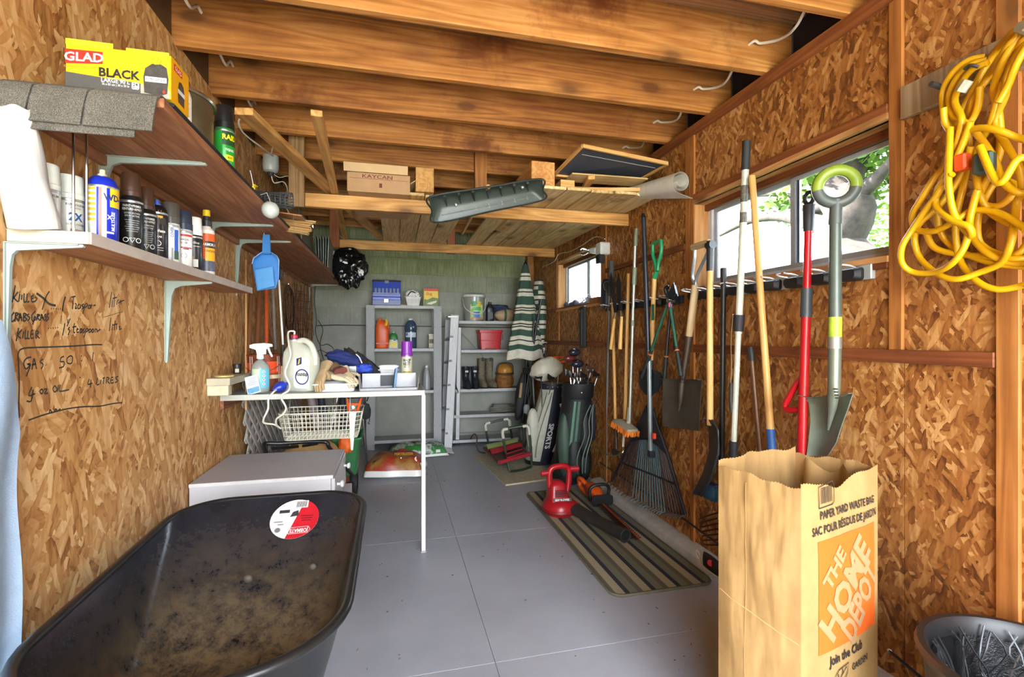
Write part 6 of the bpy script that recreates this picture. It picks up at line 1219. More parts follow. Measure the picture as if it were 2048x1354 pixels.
# loppers
def lopper(label, piv, tip, h1, h2, mc, X, ring):
    t = thing('loppers', label, 'loppers', P(*h1, X=X)); m = mat(mc, .4)
    for k, h in enumerate((h1, h2)):
        p, q = P(*piv, X=X), P(*h, X=X); mid = p.lerp(q, .62); rod('handle', mid, p, .010, .009, m, t); rod('grip', q, mid, .014, .012, mat('1d2422', .6), t); rod('bumper_ring', mid.lerp(q, .12), mid.lerp(q, .16), .0155, .0155, mat(ring, .5), t)
    g = [P(piv[0]-5, piv[1]-4, X=X), P(piv[0]+6, piv[1]-2, X=X), P(tip[0]+9, tip[1]+22, X=X), P(tip[0]+4, tip[1], X=X), P(tip[0]-5, tip[1]+18, X=X)]
    part(t, 'blade', shell((g, [(0, 1, 2, 3, 4)]), .006), mat('4a4e52', .35, .8)); part(t, 'hook_blade', tube(smooth([P(piv[0], piv[1], X=X-.008), P(piv[0]-9, piv[1]-22, X=X-.008), P(tip[0]-6, tip[1]+6, X=X-.008)], 4), [.009]*4+[.007]*4+[.004], 6), mat('3a3d40', .4, .8)); part(t, 'pivot', tf(lathe([(.014, -.01), (.014, .01), (0, .012)], 12), P(*piv, X=X-.006), ry=R(-90)), STEEL)
    part(t, 'tag', tf(box(-.003, .003, -.008, .008, -.012, .012, .001), P(piv[0], piv[1]+10, X=X-.02)), mat('d04a7a', .5))
lopper('loppers with long dark green handles spread over the rake handle', (1338, 600), (1343, 565), (1284, 755), (1362, 752), '24523e', 1.595, 'c9662a'); lopper('narrow black-handled loppers hanging behind the green pair', (1342, 602), (1346, 570), (1328, 765), (1352, 700), '23212a', 1.625, 'c9662a')
# square shovel with wooden crossbar
t = tool('square_shovel', 'square-bladed steel shovel with wooden Y handle', 'shovel', 1360, 861); OLDS = mat('5d5548', .55, .55, var=.25, scale=8)
cb_ = P(1402, 490, X=1.60); yk = P(1391, 570, X=1.62)
for s in (-1, 1): part(t, 'y_arm', tube(smooth([yk, yk+Vector((-.005, -s*.022, .05)), cb_+Vector((0, -s*.058, -.05)), cb_+Vector((0, -s*.060, 0))], 5), .0095, 8), mat('a5a8aa', .35, .6), 60)
rod('cross_grip', cb_+Vector((0, .072, 0)), cb_+Vector((0, -.072, 0)), .018, .018, W_OLDH, t); rod('shaft', P(1378, 674, X=1.62), yk, .020, .021, W_OLDH, t); rod('socket', P(1364, 768, X=1.615), P(1378, 672, X=1.62), .016, .022, mat('4f4238', .5, .6), t)
bq = [(1326, 758), (1347, 764), (1364, 768), (1383, 764), (1403, 760), (1400, 812), (1397, 862), (1360, 861), (1324, 853), (1324, 806)]
def shv(a, b):
    l = Vector((1326-2*b, 758+95*b, 0)); r_ = Vector((1403-6*b, 760+102*b, 0)); p = l.lerp(r_, a); return P(p.x, p.y, X=1.60+.028*math.sin(math.pi*a)*(1-.5*b))
part(t, 'blade', shell(grid(shv, 14, 14), -.003), OLDS, 60); part(t, 'step', shell(grid(lambda a, b: shv(a, 0)+Vector((-.025*b+.0, 0, .0)), 14, 1), .003), OLDS, 60); part(t, 'frog', tube([P(1364, 766, X=1.612), P(1361, 800, X=1.610), P(1358, 822, X=1.618)], [.017, .012, .004], 8), OLDS, 60)
# black scoop with wooden shaft
t = tool('snow_scoop', 'black plastic scoop shovel seen edge-on with straight wooden shaft', 'scoop', 1415, 991, 1.6); rod('grip', P(1420, 542, X=1.60), P(1421, 482, X=1.60), .018, .020, mat('23262a', .45), t); rod('grip_top', P(1421, 490, X=1.60)+Vector((0, .02, 0)), P(1421, 490, X=1.60)+Vector((0, -.02, 0)), .022, .022, mat('23262a', .45), t); rod('shaft', P(1420, 850, X=1.60), P(1420, 540, X=1.60), .017, .016, W_HAND, t)
def scp(a, b):
    cu = [(1424, 838), (1436, 858), (1437, 905), (1424, 950), (1402, 990)]; k = b*4; i = min(3, int(k)); q = k-i; u = cu[i][0]*(1-q)+cu[i+1][0]*q; v = cu[i][1]*(1-q)+cu[i+1][1]*q
    w_ = 24*(1-.15*abs(b-.5)); return P(u-w_*(1-a)*(.75+.0*b), v-2+4*a+(8 if False else 0), X=1.68-.11*a*(1-(1-a)**2*0)-.02*math.sin(math.pi*a))
part(t, 'scoop', shell(grid(scp, 8, 18), .004), mat('2b2e32', .4, var=.12), 60); part(t, 'edge', tube([scp(0, k/16) for k in range(17)], .006, 6), mat('6d7278', .4), 60); part(t, 'edge', tube([scp(1, k/16) for k in range(17)], .006, 6), mat('2b2e32', .4), 60); part(t, 'collar', tube([P(1420, 852, X=1.605), P(1418, 838, X=1.605)], .022, 10), mat('23262a', .45))
t = tool('black_pole', 'plain black metal pole between scoop and white extension pole', 'pole', 1443, 960, 1.64); rod('shaft', P(1443, 960, X=1.64), P(1447, 545, X=1.63), .0145, .014, mat('23211f', .4, .3), t); rod('top_grip', P(1446.8, 556, X=1.63), P(1447, 536, X=1.63), .0165, .016, mat('17181a', .5), t)
t = tool('extension_pole', 'long white extension pole with black ribbed grips', 'pole', 1465, 932, 1.6); EX = mat('c9ccb8', .35, .2)
e0, e1 = P(1465, 940, X=1.61), P(1493, 285, X=1.60); L_ = lambda v: e0.lerp(e1, (940-v)/(940-285))
rod('lower_tube', L_(940), L_(655), .0135, .0135, EX, t); rod('upper_tube', L_(660), L_(335), .0165, .0165, EX, t); rod('top_grip', L_(338), L_(282), .0195, .018, mat('23262a', .6, bump=.6, scale=60), t); rod('lock_grip', L_(655), L_(622), .024, .026, mat('1f1f24', .6, bump=.6, scale=60), t); rod('lock_grip', L_(912), L_(880), .020, .021, mat('1f1f24', .6, bump=.6, scale=60), t); rod('end_thread', L_(950), L_(938), .010, .010, mat('1f1f24', .6), t)
for v0, v1 in ((400, 368), (440, 420)): rod('sticker', L_(v0), L_(v1), .0169, .0169, mat('5a5648', .5, var=.6, scale=60), t)
t = tool('wooden_rake', 'wooden handle with blue metal socket leaning behind the paper bag', 'handle tool', 1545, 912, 1.6); rod('shaft', P(1541, 862, X=1.64), P(1504, 352, X=1.60), .016, .0145, W_HAND, t); rod('socket', P(1544, 905, X=1.64), P(1541, 858, X=1.64), .019, .018, mat('2c5a9a', .45), t); rod('label', P(1540.6, 858, X=1.64), P(1539.5, 842, X=1.64), .0166, .0165, mat('cfc8b8', .5, var=.3, scale=60), t); part(t, 'claw', tf(box(-.03, .03, -.09, .09, -.03, .0, .006), P(1545, 912, X=1.64)), mat('2c5a9a', .5, wear=('8a8f94', 30, .55)))
t = tool('brown_pole', 'short brown pole with black top leaning behind the paper bag', 'pole', 1522, 930, 1.67); rod('shaft', P(1522, 930, X=1.67), P(1503, 712, X=1.66), .012, .012, mat('6a4a34', .4, .4), t); rod('top_grip', P(1504, 722, X=1.66), P(1501, 694, X=1.66), .016, .013, mat('2a2c2c', .5), t)
# red telescopic tool
t = tool('red_grabber', 'red telescopic pole with black loop top and red D grip', 'pole', 1603, 905, 1.6); RDm = mat('b3141c', .32, var=.05); X_ = 1.60
rod('lower_tube', P(1603, 915, X=X_), P(1613, 600, X=X_), .0185, .0175, RDm, t); rod('upper_tube', P(1612, 640, X=X_), P(1617, 455, X=X_), .0145, .0145, RDm, t); rod('collar', P(1612, 634, X=X_), P(1613.5, 576, X=X_), .0215, .0205, mat('3c4448', .45), t); rod('top_grip', P(1616.5, 462, X=X_), P(1618, 410, X=X_), .018, .022, mat('26282c', .55, wear=('7a1c1c', 60, .62)), t)
lc = P(1618.5, 396, X=X_); part(t, 'hang_loop', tube([lc+Vector((0, .021*math.cos(a), .024*math.sin(a))) for a in [2*math.pi*i/18 for i in range(18)]], .008, 8, True), mat('26282c', .5))
part(t, 'd_grip', tube(smooth([P(1608, 752, X=X_), P(1596, 764, X=X_), P(1580, 790, X=X_-.005), P(1570, 812, X=X_-.005), P(1578, 820, X=X_-.005), P(1604, 818, X=X_)], 5), .0125, 8), RDm, 60); part(t, 'd_web', shell(([P(u, v, X=X_) for u, v in ((1606, 757), (1598, 768), (1594, 788), (1606, 792))], [(0, 1, 2, 3)]), .014), RDm)
# ring-handled spade
t = tool('ring_spade', 'spade with lime ring handle and grey pointed blade', 'spade', 1660, 912, 1.6); X_ = 1.585; LM = mat('7f9430', .4, var=.12); SGN = mat('7c8474', .4, .5, var=.15, scale=8)
rc = P(1673, 373, X=X_); ro = .0605; rngv = []
tm = (Matrix.Rotation(R(-32), 3, 'Z'))
def rp_(a, r_): return rc+Vector((0, 0, 0))+(Vector((.78, -.62, 0))*(r_*math.cos(a)))+Vector((0, 0, r_*math.sin(a)))
o = part(t, 'ring_handle', tube([rp_(2*math.pi*i/36, ro) for i in range(36)], .0205, 12, True), [LM, mat('4e5450', .45)], 60)
for p_ in o.data.polygons:
    i = p_.index//12; a = i*10; p_.material_index = 1 if (a > 185 and a < 350) else 0
rod('collar', P(1671, 448, X=X_), P(1673, 400, X=X_), .0225, .0205, mat('4e5450', .45), t); rod('upper_shaft', P(1670, 640, X=X_), P(1671, 445, X=X_), .0215, .0195, mat('565e56', .4, .2), t); rod('label_band', P(1669.6, 676, X=X_), P(1670, 634, X=X_), .0225, .0222, mat('a3b83a', .45, var=.2, scale=40), t); rod('steel_band', P(1669.4, 697, X=X_), P(1669.6, 674, X=X_), .0232, .0228, mat('a9aea4', .35, .7), t); rod('socket', P(1668, 790, X=X_), P(1669.4, 696, X=X_), .021, .0222, SGN, t)
def spd(a, b):
    lc_ = [(1603, 792), (1618, 806), (1621, 840), (1617, 885), (1613, 912)]; rc_ = [(1705, 788), (1695, 818), (1683, 850), (1672, 885), (1655, 912)]; k = b*4; i = min(3, int(k)); q = k-i
    l = Vector(lc_[i]).lerp(Vector(lc_[i+1]), q); r_ = Vector(rc_[i]).lerp(Vector(rc_[i+1]), q); p = l.lerp(r_, a); return P(p.x, p.y+ (6*math.sin(math.pi*a*2)**2*(1-b) if b < .3 else 0), X=X_+.012+.02*math.sin(math.pi*a))
part(t, 'blade', shell(grid(spd, 16, 16), -.0035), SGN, 60); part(t, 'step_tread', shell(grid(lambda a, b: spd(a*.36, 0)+Vector((-.02*b, 0, .001)), 6, 1), .003), SGN, 60); part(t, 'step_tread', shell(grid(lambda a, b: spd(.84+a*.16, 0)+Vector((-.02*b, 0, .001)), 4, 1), .003), SGN, 60); part(t, 'neck', tube([P(1668, 775, X=X_), P(1664, 815, X=X_+.004), P(1656, 860, X=X_+.016)], [.022, .016, .004], 10), SGN, 60)
for k in range(4): part(t, 'tread_slot', tube([P(1667+k*1.0, 778+k*6, X=X_-.022), P(1676+k*.5, 778+k*6, X=X_-.016)], .0025, 5), mat('2a2d2a', .6))
# small things on this wall
t = tool('saw_sheath', 'long black plastic sheath hanging below the far window', 'sheath', 1163, 695, 1.69); yy = P(1163, 650, X=1.68).y; z0 = P(1163, 695, X=1.68).z; z1 = P(1163, 612, X=1.68).z
part(t, 'sheath', box(1.665, 1.70, yy-.085, yy+.035, z0, z1, .012), mat('2a2c2f', .5)); part(t, 'ridge', box(1.655, 1.668, yy-.055, yy-.045, z0+.02, z1-.03, .004), mat('35383c', .5)); part(t, 'eyelet', tf(lathe([(.004, 0), (.010, 0), (.010, .003), (.004, .003)], 12), (1.664, yy+.0, z1-.05), ry=R(-90)), mat('8a8d90', .4, .6))
t = tool('scrub_pad', 'blue-green scrubbing sponge head hanging behind the scoop blade', 'sponge', 1422, 998, 1.66); part(t, 'pad', tf(loft([[Vector((x, y, z)) for x, y in rrect(w_, d_, .02, 4)] for z, w_, d_ in ((0, .05, .10), (.03, .06, .12), (.075, .05, .10))]), P(1424, 998, X=1.66)), mat('2c5a78', .9, bump=.5), 60); part(t, 'plate', tf(box(-.02, .02, -.04, .04, .07, .085, .003), P(1424, 998, X=1.66)), mat('2a3c66', .5))
t = tool('bow_rake', 'rusty steel garden rake head behind the paper bag', 'rake', 1440, 1090, 1.62); RU = mat('4a342a', .6, .5, var=.3, scale=20); part(t, 'rake_bar', tube([P(1440, 1018, X=1.62), P(1443, 1092, X=1.60)], .007, 6), RU)
for k in range(7): part(t, 'tine', tube(smooth([P(1440.5+k*.4, 1024+k*11, X=1.62), P(1420, 1030+k*10, X=1.625), P(1397+k*1.5, 1038+k*8.5, X=1.64)], 3), [.005]*6+[.002], 5), RU)
rod('handle', P(1441, 1040, X=1.625), P(1452, 930, X=1.66), .014, .014, W_HAND, t)
t = tool('drain_rod', 'thin dark rod lying along the foot of the wall under the rakes', 'rod', 1420, 1080, 1.67); part(t, 'rod', tube(smooth([P(1200, 925, X=1.69), P(1290, 985, X=1.69), P(1370, 1040, X=1.69), P(1450, 1098, X=1.69)], 5), .006, 6), mat('3a2a22', .5))
t = tool('pull_cord', 'thin cord with dark wooden toggle beside the white extension pole', 'cord', 1462, 822, 1.68); part(t, 'cord', tube(smooth([P(1466, 630, X=1.69), P(1462, 680, X=1.69), P(1463, 740, X=1.69), P(1461, 768, X=1.69)], 4), .0022, 5), mat('a8966c', .8)); part(t, 'toggle', tube([P(1462, 766, X=1.685), P(1461, 800, X=1.685), P(1463, 824, X=1.685)], [.008, .010, .008], 8), mat('4a4844', .5)); part(t, 'nail', tube([P(1466, 629, X=1.715), P(1466, 629, X=1.675)], .003, 5), GALV)
# window sill bits
for k, (yy, rr, lb) in enumerate(((4.74, .036, 'dark ball farthest along the far window sill'), (4.60, .032, 'dark ball in the middle of the sill row at the far window'), (4.50, .038, 'dark ball nearest the crumpled net on the far window sill'))): 
    o = solo('sill_ball', blob((1.755, yy, WZ0+rr), rr, rr, rr, 18, 12, .04, 3, k), mat('4a4a58', .6), lb, 'ball')
t = thing('plastic_net', 'crumpled pale netting on the far window sill', 'netting', (1.76, 4.25, WZ0)); random.seed(9)
part(t, 'net', join(*[tube(smooth([(1.76+random.uniform(-.03, .03), 4.12+random.uniform(0, .26), WZ0+.005+random.uniform(0, .10)) for _ in range(6)], 4), .0022, 5) for k in range(14)]), mat('b9bcd0', .4))
solo('sill_block', box(1.70, 1.79, 3.84, 4.02, WZ0+.001, WZ0+.055, .003), W_STUD, 'brown wood block at the near end of the far window sill', 'wood block')
# nailed board and yellow extension cord
ob_ = thing('wall_board', 'old grey board nailed across the wall above the yellow cord', 'board', (1.70, 1.0, 2.02)); board('board', (1.705, 1.295, 2.072), (1.705, .80, 2.072), .11, .022, W_WEATH, ob_, up=(1, 0, 0))
part(ob_, 'peg', tube([(1.70, .885, 2.035), (1.55, .885, 2.06)], .014, 10), mat('7a6a52', .6)); part(ob_, 'peg', tube([(1.70, 1.13, 2.03), (1.60, 1.13, 2.045)], .008, 8), mat('4a4a4a', .5, .5))
yc = thing('extension_lead', 'thick yellow extension cord hanging in tangled loops from the old board', 'extension cord', (1.63, 1.0, 1.5)); YC = mat('dba50c', .38, var=.05)
def cc(x, y): return (1740+x*.4577, y*.4577)
runs = [
 [(720, 90), (640, 130), (560, 210), (480, 330), (430, 430), (385, 520), (355, 620), (320, 760), (295, 880), (300, 990), (340, 1060), (420, 1110), (540, 1150), (680, 1165)],
 [(720, 100), (660, 140), (590, 220), (520, 330), (455, 430), (430, 540), (430, 660), (410, 800), (380, 930), (375, 1040), (400, 1150), (470, 1230), (560, 1265), (680, 1245)],
 [(720, 110), (650, 165), (580, 270), (540, 390), (560, 480), (570, 590), (560, 690), (520, 770), (470, 870), (440, 960), (450, 1040), (520, 1110), (620, 1150), (690, 1150)],
 [(720, 125), (660, 190), (610, 290), (560, 430), (520, 560), (470, 640), (465, 740), (480, 850), (530, 930), (620, 980), (690, 985)],
 [(720, 150), (650, 230), (600, 330), (590, 420), (545, 540), (600, 640), (650, 730), (665, 830), (640, 890), (630, 980), (610, 1080), (570, 1150), (480, 1190), (380, 1220), (300, 1200), (220, 1130), (195, 1050), (215, 980), (300, 900), (390, 780), (440, 640)],
 [(500, 250), (430, 265), (360, 320), (318, 400), (325, 490), (360, 560), (430, 540), (470, 470), (480, 380)],
 [(510, 262), (440, 285), (380, 340), (345, 420), (360, 500), (420, 540), (480, 600), (540, 690), (580, 790), (640, 840), (690, 840)],
 [(515, 275), (450, 300), (400, 360), (370, 440), (400, 520), (380, 620), (340, 710), (280, 780), (230, 860), (185, 940), (200, 1000), (280, 1010), (380, 960), (450, 920), (560, 930), (680, 1000)],
 [(320, 470), (330, 540), (380, 590), (470, 560), (560, 570), (640, 600), (700, 615)],
 [(440, 530), (400, 640), (350, 740), (300, 840), (240, 920), (180, 1010), (140, 1080), (140, 1150), (190, 1190), (280, 1190), (360, 1150), (420, 1060), (440, 940), (470, 830)],
 [(560, 450), (600, 380), (640, 280), (700, 180)],
 [(350, 560), (345, 700), (345, 820), (370, 940), (440, 1030), (430, 990), (350, 960), (290, 900), (300, 820), (360, 760)],
 [(480, 640), (560, 800), (640, 700), (690, 690)],
 [(450, 880), (560, 900), (640, 820), (560, 790), (500, 870), (470, 960), (480, 1060), (560, 1110), (640, 1110), (690, 1060)],
 [(240, 1000), (280, 1080), (380, 1110), (500, 1120), (620, 1130), (690, 1130)],
]
rt = [(680, 1165), (680, 1245), (690, 1150), (690, 985), (690, 840), (680, 1000), (690, 690), (690, 1060), (690, 1130), (700, 615)]
for i in range(0, 10, 2):   # the strands turn round beyond the edge of the hank
    a, b = rt[i], rt[i+1]; e = 800+14*i; runs.append([a, ((a[0]+e)/2+20, a[1]-6), (e, (a[1]+b[1])/2), ((b[0]+e)/2+20, b[1]+6), b])
for i in range(5): runs.append([(715, 95+12*i), (770+6*i, 120+14*i), (815+8*i, 260), (835-12*i, 480+20*i), (850-20*i, 700), (820-14*i, 900+20*i), (700, 985+30*i)])
random.seed(21)
for k, r_ in enumerate(runs):
    pts = []
    for i, (x, y) in enumerate(r_):
        u, v = cc(x, y); dep = 1.675-.0085*(k % 13)-.012*math.sin(i*1.7+k)
        if v < 130 and x > 560: dep = min(dep, 1.60)
        pts.append(P(u, v, X=dep))
    part(yc, 'cord_run', tube(smooth(pts, 7), .0092, 9), YC, 60)
pg = P(*cc(500, 715), X=1.60); part(yc, 'plug', tf(box(-.018, .018, -.022, .022, -.03, .03, .006), pg, rz=R(15)), mat('34463f', .5)); part(yc, 'socket', tf(box(-.016, .016, -.016, .016, -.024, .024, .005), P(*cc(405, 710), X=1.60)), mat('d9541c', .5)); part(yc, 'clip', tube(smooth([P(*cc(415, 300), X=1.60), P(*cc(440, 285), X=1.59), P(*cc(475, 292), X=1.60)], 4), .005, 6), mat('3a3428', .5)); part(yc, 'tape', tube([P(*cc(395, 400), X=1.60), P(*cc(430, 350), X=1.60)], .014, 8), mat('b9b8a4', .4))
# ------------------------------------------------------------------ floor by the window wall: golf gear, kneeler, rug, power tools
solo('floor_board', shell(([P(948, 911, Z=.014), P(1011, 969, Z=.014), P(1097, 960, Z=.014)+Vector((.12, .06, 0)), P(948, 911, Z=.014)+(P(1097, 960, Z=.014)+Vector((.12, .06, 0))-P(1011, 969, Z=.014))], [(0, 1, 2, 3)]), .013), mat('b3aa8c', .8, var=.2, scale=30, bump=.1), 'beige board lying flat on the floor under the kneeler', 'board')
# garden kneeler
gk = thing('garden_kneeler', 'folding garden kneeler with green tube handles and red pad', 'kneeler', P(1030, 930, Z=.014)); GT_ = mat('33402f', .4, .3); WC = mat('b9b8a8', .5); RD2 = mat('a5202c', .7, bump=.2)
def loop(tl, tr, br_, bl_): return smooth([tl+(tr-tl)*.12, tr-(tr-tl)*.12, tr+(br_-tr)*.10, br_-(br_-tr)*.12, br_-(br_-bl_)*.15, bl_+(br_-bl_)*.15, bl_+(tl-bl_)*.12, tl+(bl_-tl)*.10], 4, True)
fr_ = (P(1004, 860, Y=4.46), P(1057, 851, Y=4.42), P(1064, 934, Z=.03), P(1019, 944, Z=.03)); rr_ = (P(970, 848, Y=5.0), P(1018, 837, Y=4.96), P(1026, 898, Z=.03), P(981, 905, Z=.03))
for q in (fr_, rr_):
    part(gk, 'end_frame', tube(loop(*q), .0115, 9, True), GT_, 60)
    for a, b in ((q[0], q[1]), (q[1], q[0])):
        dn = (q[3] if a is q[0] else q[2])-a; part(gk, 'corner_grip', tube(smooth([a+dn*.22, a+dn*.07, a+(b-a)*.07, a+(b-a)*.22], 4), .016, 8), WC, 60)
pz = .17
pl4 = [P(968, 896, Z=pz), P(998, 925, Z=pz), P(1060, 908, Z=pz), P(1028, 882, Z=pz)]
part(gk, 'platform', shell((pl4, [(0, 1, 2, 3)]), .02), mat('3f2f2a', .7)); part(gk, 'front_edge', tube([pl4[1], pl4[2]], .016, 8), RD2); part(gk, 'side_edge', tube([pl4[0], pl4[1]], .012, 8), mat('5a2a2a', .7)); part(gk, 'pad', shell(grid(lambda a, b: pl4[0].lerp(pl4[3], a).lerp(pl4[1].lerp(pl4[2], a), .30+.25*b)+Vector((0, 0, .012+.02*math.sin(math.pi*b))), 6, 5), .01), RD2, 60); part(gk, 'pad', shell(grid(lambda a, b: pl4[0].lerp(pl4[3], a).lerp(pl4[1].lerp(pl4[2], a), .05+.22*b)+Vector((0, 0, .018+.025*math.sin(math.pi*b))), 6, 5), .01), mat('8a9a5a', .7), 60)
part(gk, 'pad_frame', tube([P(1012, 908, Z=pz+.03), P(1045, 898, Z=pz+.03), P(1048, 905, Z=pz+.03), P(1014, 916, Z=pz+.03)], .006, 6, True), RD2); part(gk, 'slide_rail', tube([fr_[3].lerp(fr_[0], .35), fr_[2].lerp(fr_[1], .35)], .007, 7), STEEL); part(gk, 'slide_rail', tube([fr_[3].lerp(fr_[0], .32), rr_[3].lerp(rr_[0], .32)], .007, 7), STEEL); part(gk, 'slide_rail', tube([fr_[2].lerp(fr_[1], .32), rr_[2].lerp(rr_[1], .32)], .007, 7), STEEL)
solo('brown_cable', tube(smooth([P(941, 880, Z=.02)+Vector((0, 0, .0)), P(944, 872, Y=5.35), P(950, 868, Y=5.3), P(954, 876, Y=5.25), P(953, 892, Y=5.2), P(958, 903, Z=.01), P(970, 906, Z=.01)], 6), .008, 7), mat('4a3a30', .6), 'brown cord arching up from the floor beside the kneeler', 'cord')
# golf bags
def bag_rings(b0, b1, prof):
    b0, b1 = Vector(b0), Vector(b1); ax = (b1-b0); out = []
    for k, rx_, ry_ in prof:
        c = b0+ax*k; out.append([c+Vector((rx_*math.cos(a), ry_*math.sin(a), 0)) for a in [2*math.pi*i/40 for i in range(40)]])
    return out
def paint(o, n, fn):
    for p_ in o.data.polygons:
        k = p_.index; p_.material_index = fn((k % n)/n*360, k//n)
WB0, WB1 = Vector((1.40, 4.62, .018)), P(1106, 766, Y=4.62)
wbg = thing('golf_bag', 'white and navy golf bag lettered SPORTS leaning in the corner', 'golf bag', WB0); WM, NM = mat('b4b4a2', .55, var=.08), mat('1a1f2e', .6)
o = part(wbg, 'body', loft(bag_rings(WB0, WB1, [(0, .12, .12), (.03, .135, .13), (.25, .150, .14), (.5, .150, .14), (.75, .125, .125), (.9, .115, .115), (1.0, .12, .12)])), [WM, NM], 60); paint(o, 40, lambda a, r_: 1 if (256 <= a <= 345 and r_ < 8) else 0)
cA_ = lambda k, rr, a: WB0.lerp(WB1, k)+Vector((rr*math.cos(a), rr*math.sin(a), 0))
g = text2d('SPORTS', .050, .05, 1.0); g = ([Vector((v.y, -v.x, 0)) for v in g[0]], g[1]); up_ = (WB1-WB0).normalized()
tv = []
for v in g[0]:
    k = .36+v.y/(WB1-WB0).length; rr = .153+.0; a = R(276)+v.x/.15; tv.append(cA_(k, rr, a))
part(wbg, 'lettering', (tv, g[1]), PAPERW)
part(wbg, 'collar', loft(bag_rings(WB0, WB1, [(.93, .125, .125), (.94, .13, .13), (1.0, .13, .13), (1.0, .115, .115), (.9, .11, .11)]), caps=False), NM, 60); part(wbg, 'pocket', tf(blob((0, 0, 0), .07, .05, .22, 22, 18, .04, 2, 2), cA_(.42, .15, R(205))), WM, 60)
for a_ in (205, 226, 244): part(wbg, 'piping', tube([cA_(k/10, .148+.008*math.sin(k), R(a_-10*math.sin(k*.5))) for k in range(1, 10)], .005, 6), mat('6f7066', .5), 60)
part(wbg, 'base', lathe([(.13, 0), (.135, .03), (.12, .05)], 30, (WB0.x, WB0.y, .016)), mat('1c1c1e', .6)); part(wbg, 'strap', tube(smooth([cA_(.75, .13, R(310)), cA_(.6, .17, R(318)), cA_(.3, .17, R(318)), cA_(.15, .15, R(310))], 6), .012, 6, flat=.4), mat('d0d0c8', .6), 60); part(wbg, 'rivet', join(*[blob(cA_(.965, .131, R(230+k*22)), .006, .006, .006, 8, 6, 0) for k in range(5)]), GALV)
solo('club_cover', tf(blob((0, 0, 0), .17, .13, .115, 30, 22, .12, 1.5, 3), P(1093, 738, Y=4.62), ry=R(-14)), mat('c0bda8', .75, bump=.15), 'cream fabric hood bunched over the white golf bag', 'bag hood')
GB0, GB1 = Vector((1.50, 4.02, .0)), P(1157, 768, Y=3.93)
gbg = thing('golf_bag', 'dark green and black golf bag full of clubs against the wall', 'golf bag', GB0); GM, BM_, G2 = mat('1b2420', .6, bump=.15), mat('141618', .6, bump=.15), mat('3a4f42', .6)
o = part(gbg, 'body', loft(bag_rings(GB0, GB1, [(0, .125, .125), (.02, .135, .13), (.2, .145, .14), (.5, .145, .14), (.72, .135, .13), (.85, .125, .125), (1.0, .13, .13)])), [GM, BM_], 60); paint(o, 40, lambda a, r_: 1 if a > 290 or r_ > 3 else 0)
cG = lambda k, rr, a: GB0.lerp(GB1, k)+Vector((rr*math.cos(a), rr*math.sin(a), 0))
part(gbg, 'collar', loft(bag_rings(GB0, GB1, [(.86, .132, .132), (.87, .138, .138), (1.01, .138, .138), (1.01, .12, .12), (.9, .115, .115)]), caps=False), BM_, 60)
for nm_, k, a, s_, m_ in (('side_pocket', .40, 215, (.055, .06, .27), G2), ('side_pocket', .50, 300, (.06, .06, .20), BM_), ('lower_pocket', .22, 318, (.065, .07, .17), BM_), ('front_pocket', .28, 262, (.06, .05, .2), GM)): part(gbg, nm_, tf(blob((0, 0, 0), *s_, 22, 18, .05, 2, k), cG(k, .125, R(a))), m_, 60)
for a_, m_ in ((243, mat('4f7a62', .6)), (258, mat('3f6350', .6))): part(gbg, 'stripe', shell(grid(lambda a, b, a_=a_: cG(.12+.72*b, .149-.012*abs(b-.45)*2, R(a_-4+8*a)), 2, 12), .003), m_, 60)
for a_, w_ in ((285, 1), (296, .8), (270, .9)): part(gbg, 'piping', tube(smooth([cG(.12, .17, R(a_+4)), cG(.3, .195, R(a_-6)), cG(.5, .19, R(a_+8)), cG(.66, .19, R(a_+2)), cG(.80, .15, R(a_+34*w_))], 6), .0045, 6), mat('6d7f72', .5), 60)
part(gbg, 'base', lathe([(.13, 0), (.14, .02), (.14, .06), (.13, .07)], 30, (GB0.x, GB0.y, .0)), BM_); part(gbg, 'towel', tf(blob((0, 0, 0), .035, .05, .17, 20, 18, .2, 2, 6), cG(.62, .145, R(330))), mat('23243a', .85), 60); part(gbg, 'clip', tube(smooth([cG(.86, .14, R(330)), cG(.83, .17, R(335)), cG(.80, .165, R(340))], 4), .005, 6), STEEL); part(gbg, 'rivet', blob(cG(.93, .139, R(262)), .008, .008, .008, 8, 6, 0), STEEL)
def club(lb, base, uv, Y, kind, m):
    head = P(*uv, Y=Y); t = thing('golf_club', lb, 'golf club', base, 'golf clubs in the bags'); d = (head-base); side = Vector((-.9, -.35, .1)).normalized()
    rod('shaft', base, head, .0055, .0048, CHROME, t, n=8); rod('hosel', base.lerp(head, .94), head, .008, .008, mat('1a1a1c', .4), t, n=8)
    if kind == 'wood': part(t, 'head', tf(blob((0, 0, 0), .062, .045, .034, 18, 12, .02, 2, 1), head+side*.04+Vector((0, 0, .012)), rz=R(20)), m)
    elif kind == 'putter': part(t, 'head', tf(box(-.065, .012, -.012, .012, -.010, .016, .005), head, rz=R(12)), m)
    else: part(t, 'head', tf(prism([(-.070, .012), (-.066, .050), (-.02, .020), (.010, .012), (.012, -.008), (-.060, -.012)], .014), M=Matrix.Translation(head) @ Matrix.Rotation(R(20), 4, 'Z') @ Matrix.Rotation(R(90), 4, 'X')), m)
HW, HI = mat('22222e', .25), mat('a9a9ac', .18, .95)
inG = lambda a, r_: GB0.lerp(GB1, .55)+Vector((r_*math.cos(R(a)), r_*math.sin(R(a)), 0))
club('driver with big dark head, tallest over the green golf bag', inG(40, .05), (1156, 708), 3.92, 'wood', HW); club('fairway wood with reddish head below the tallest driver', inG(90, .04), (1146, 720), 3.94, 'wood', mat('5a2420', .3)); club('small dark wood in the middle of the green golf bag', inG(300, .05), (1162, 731), 3.87, 'wood', HW)
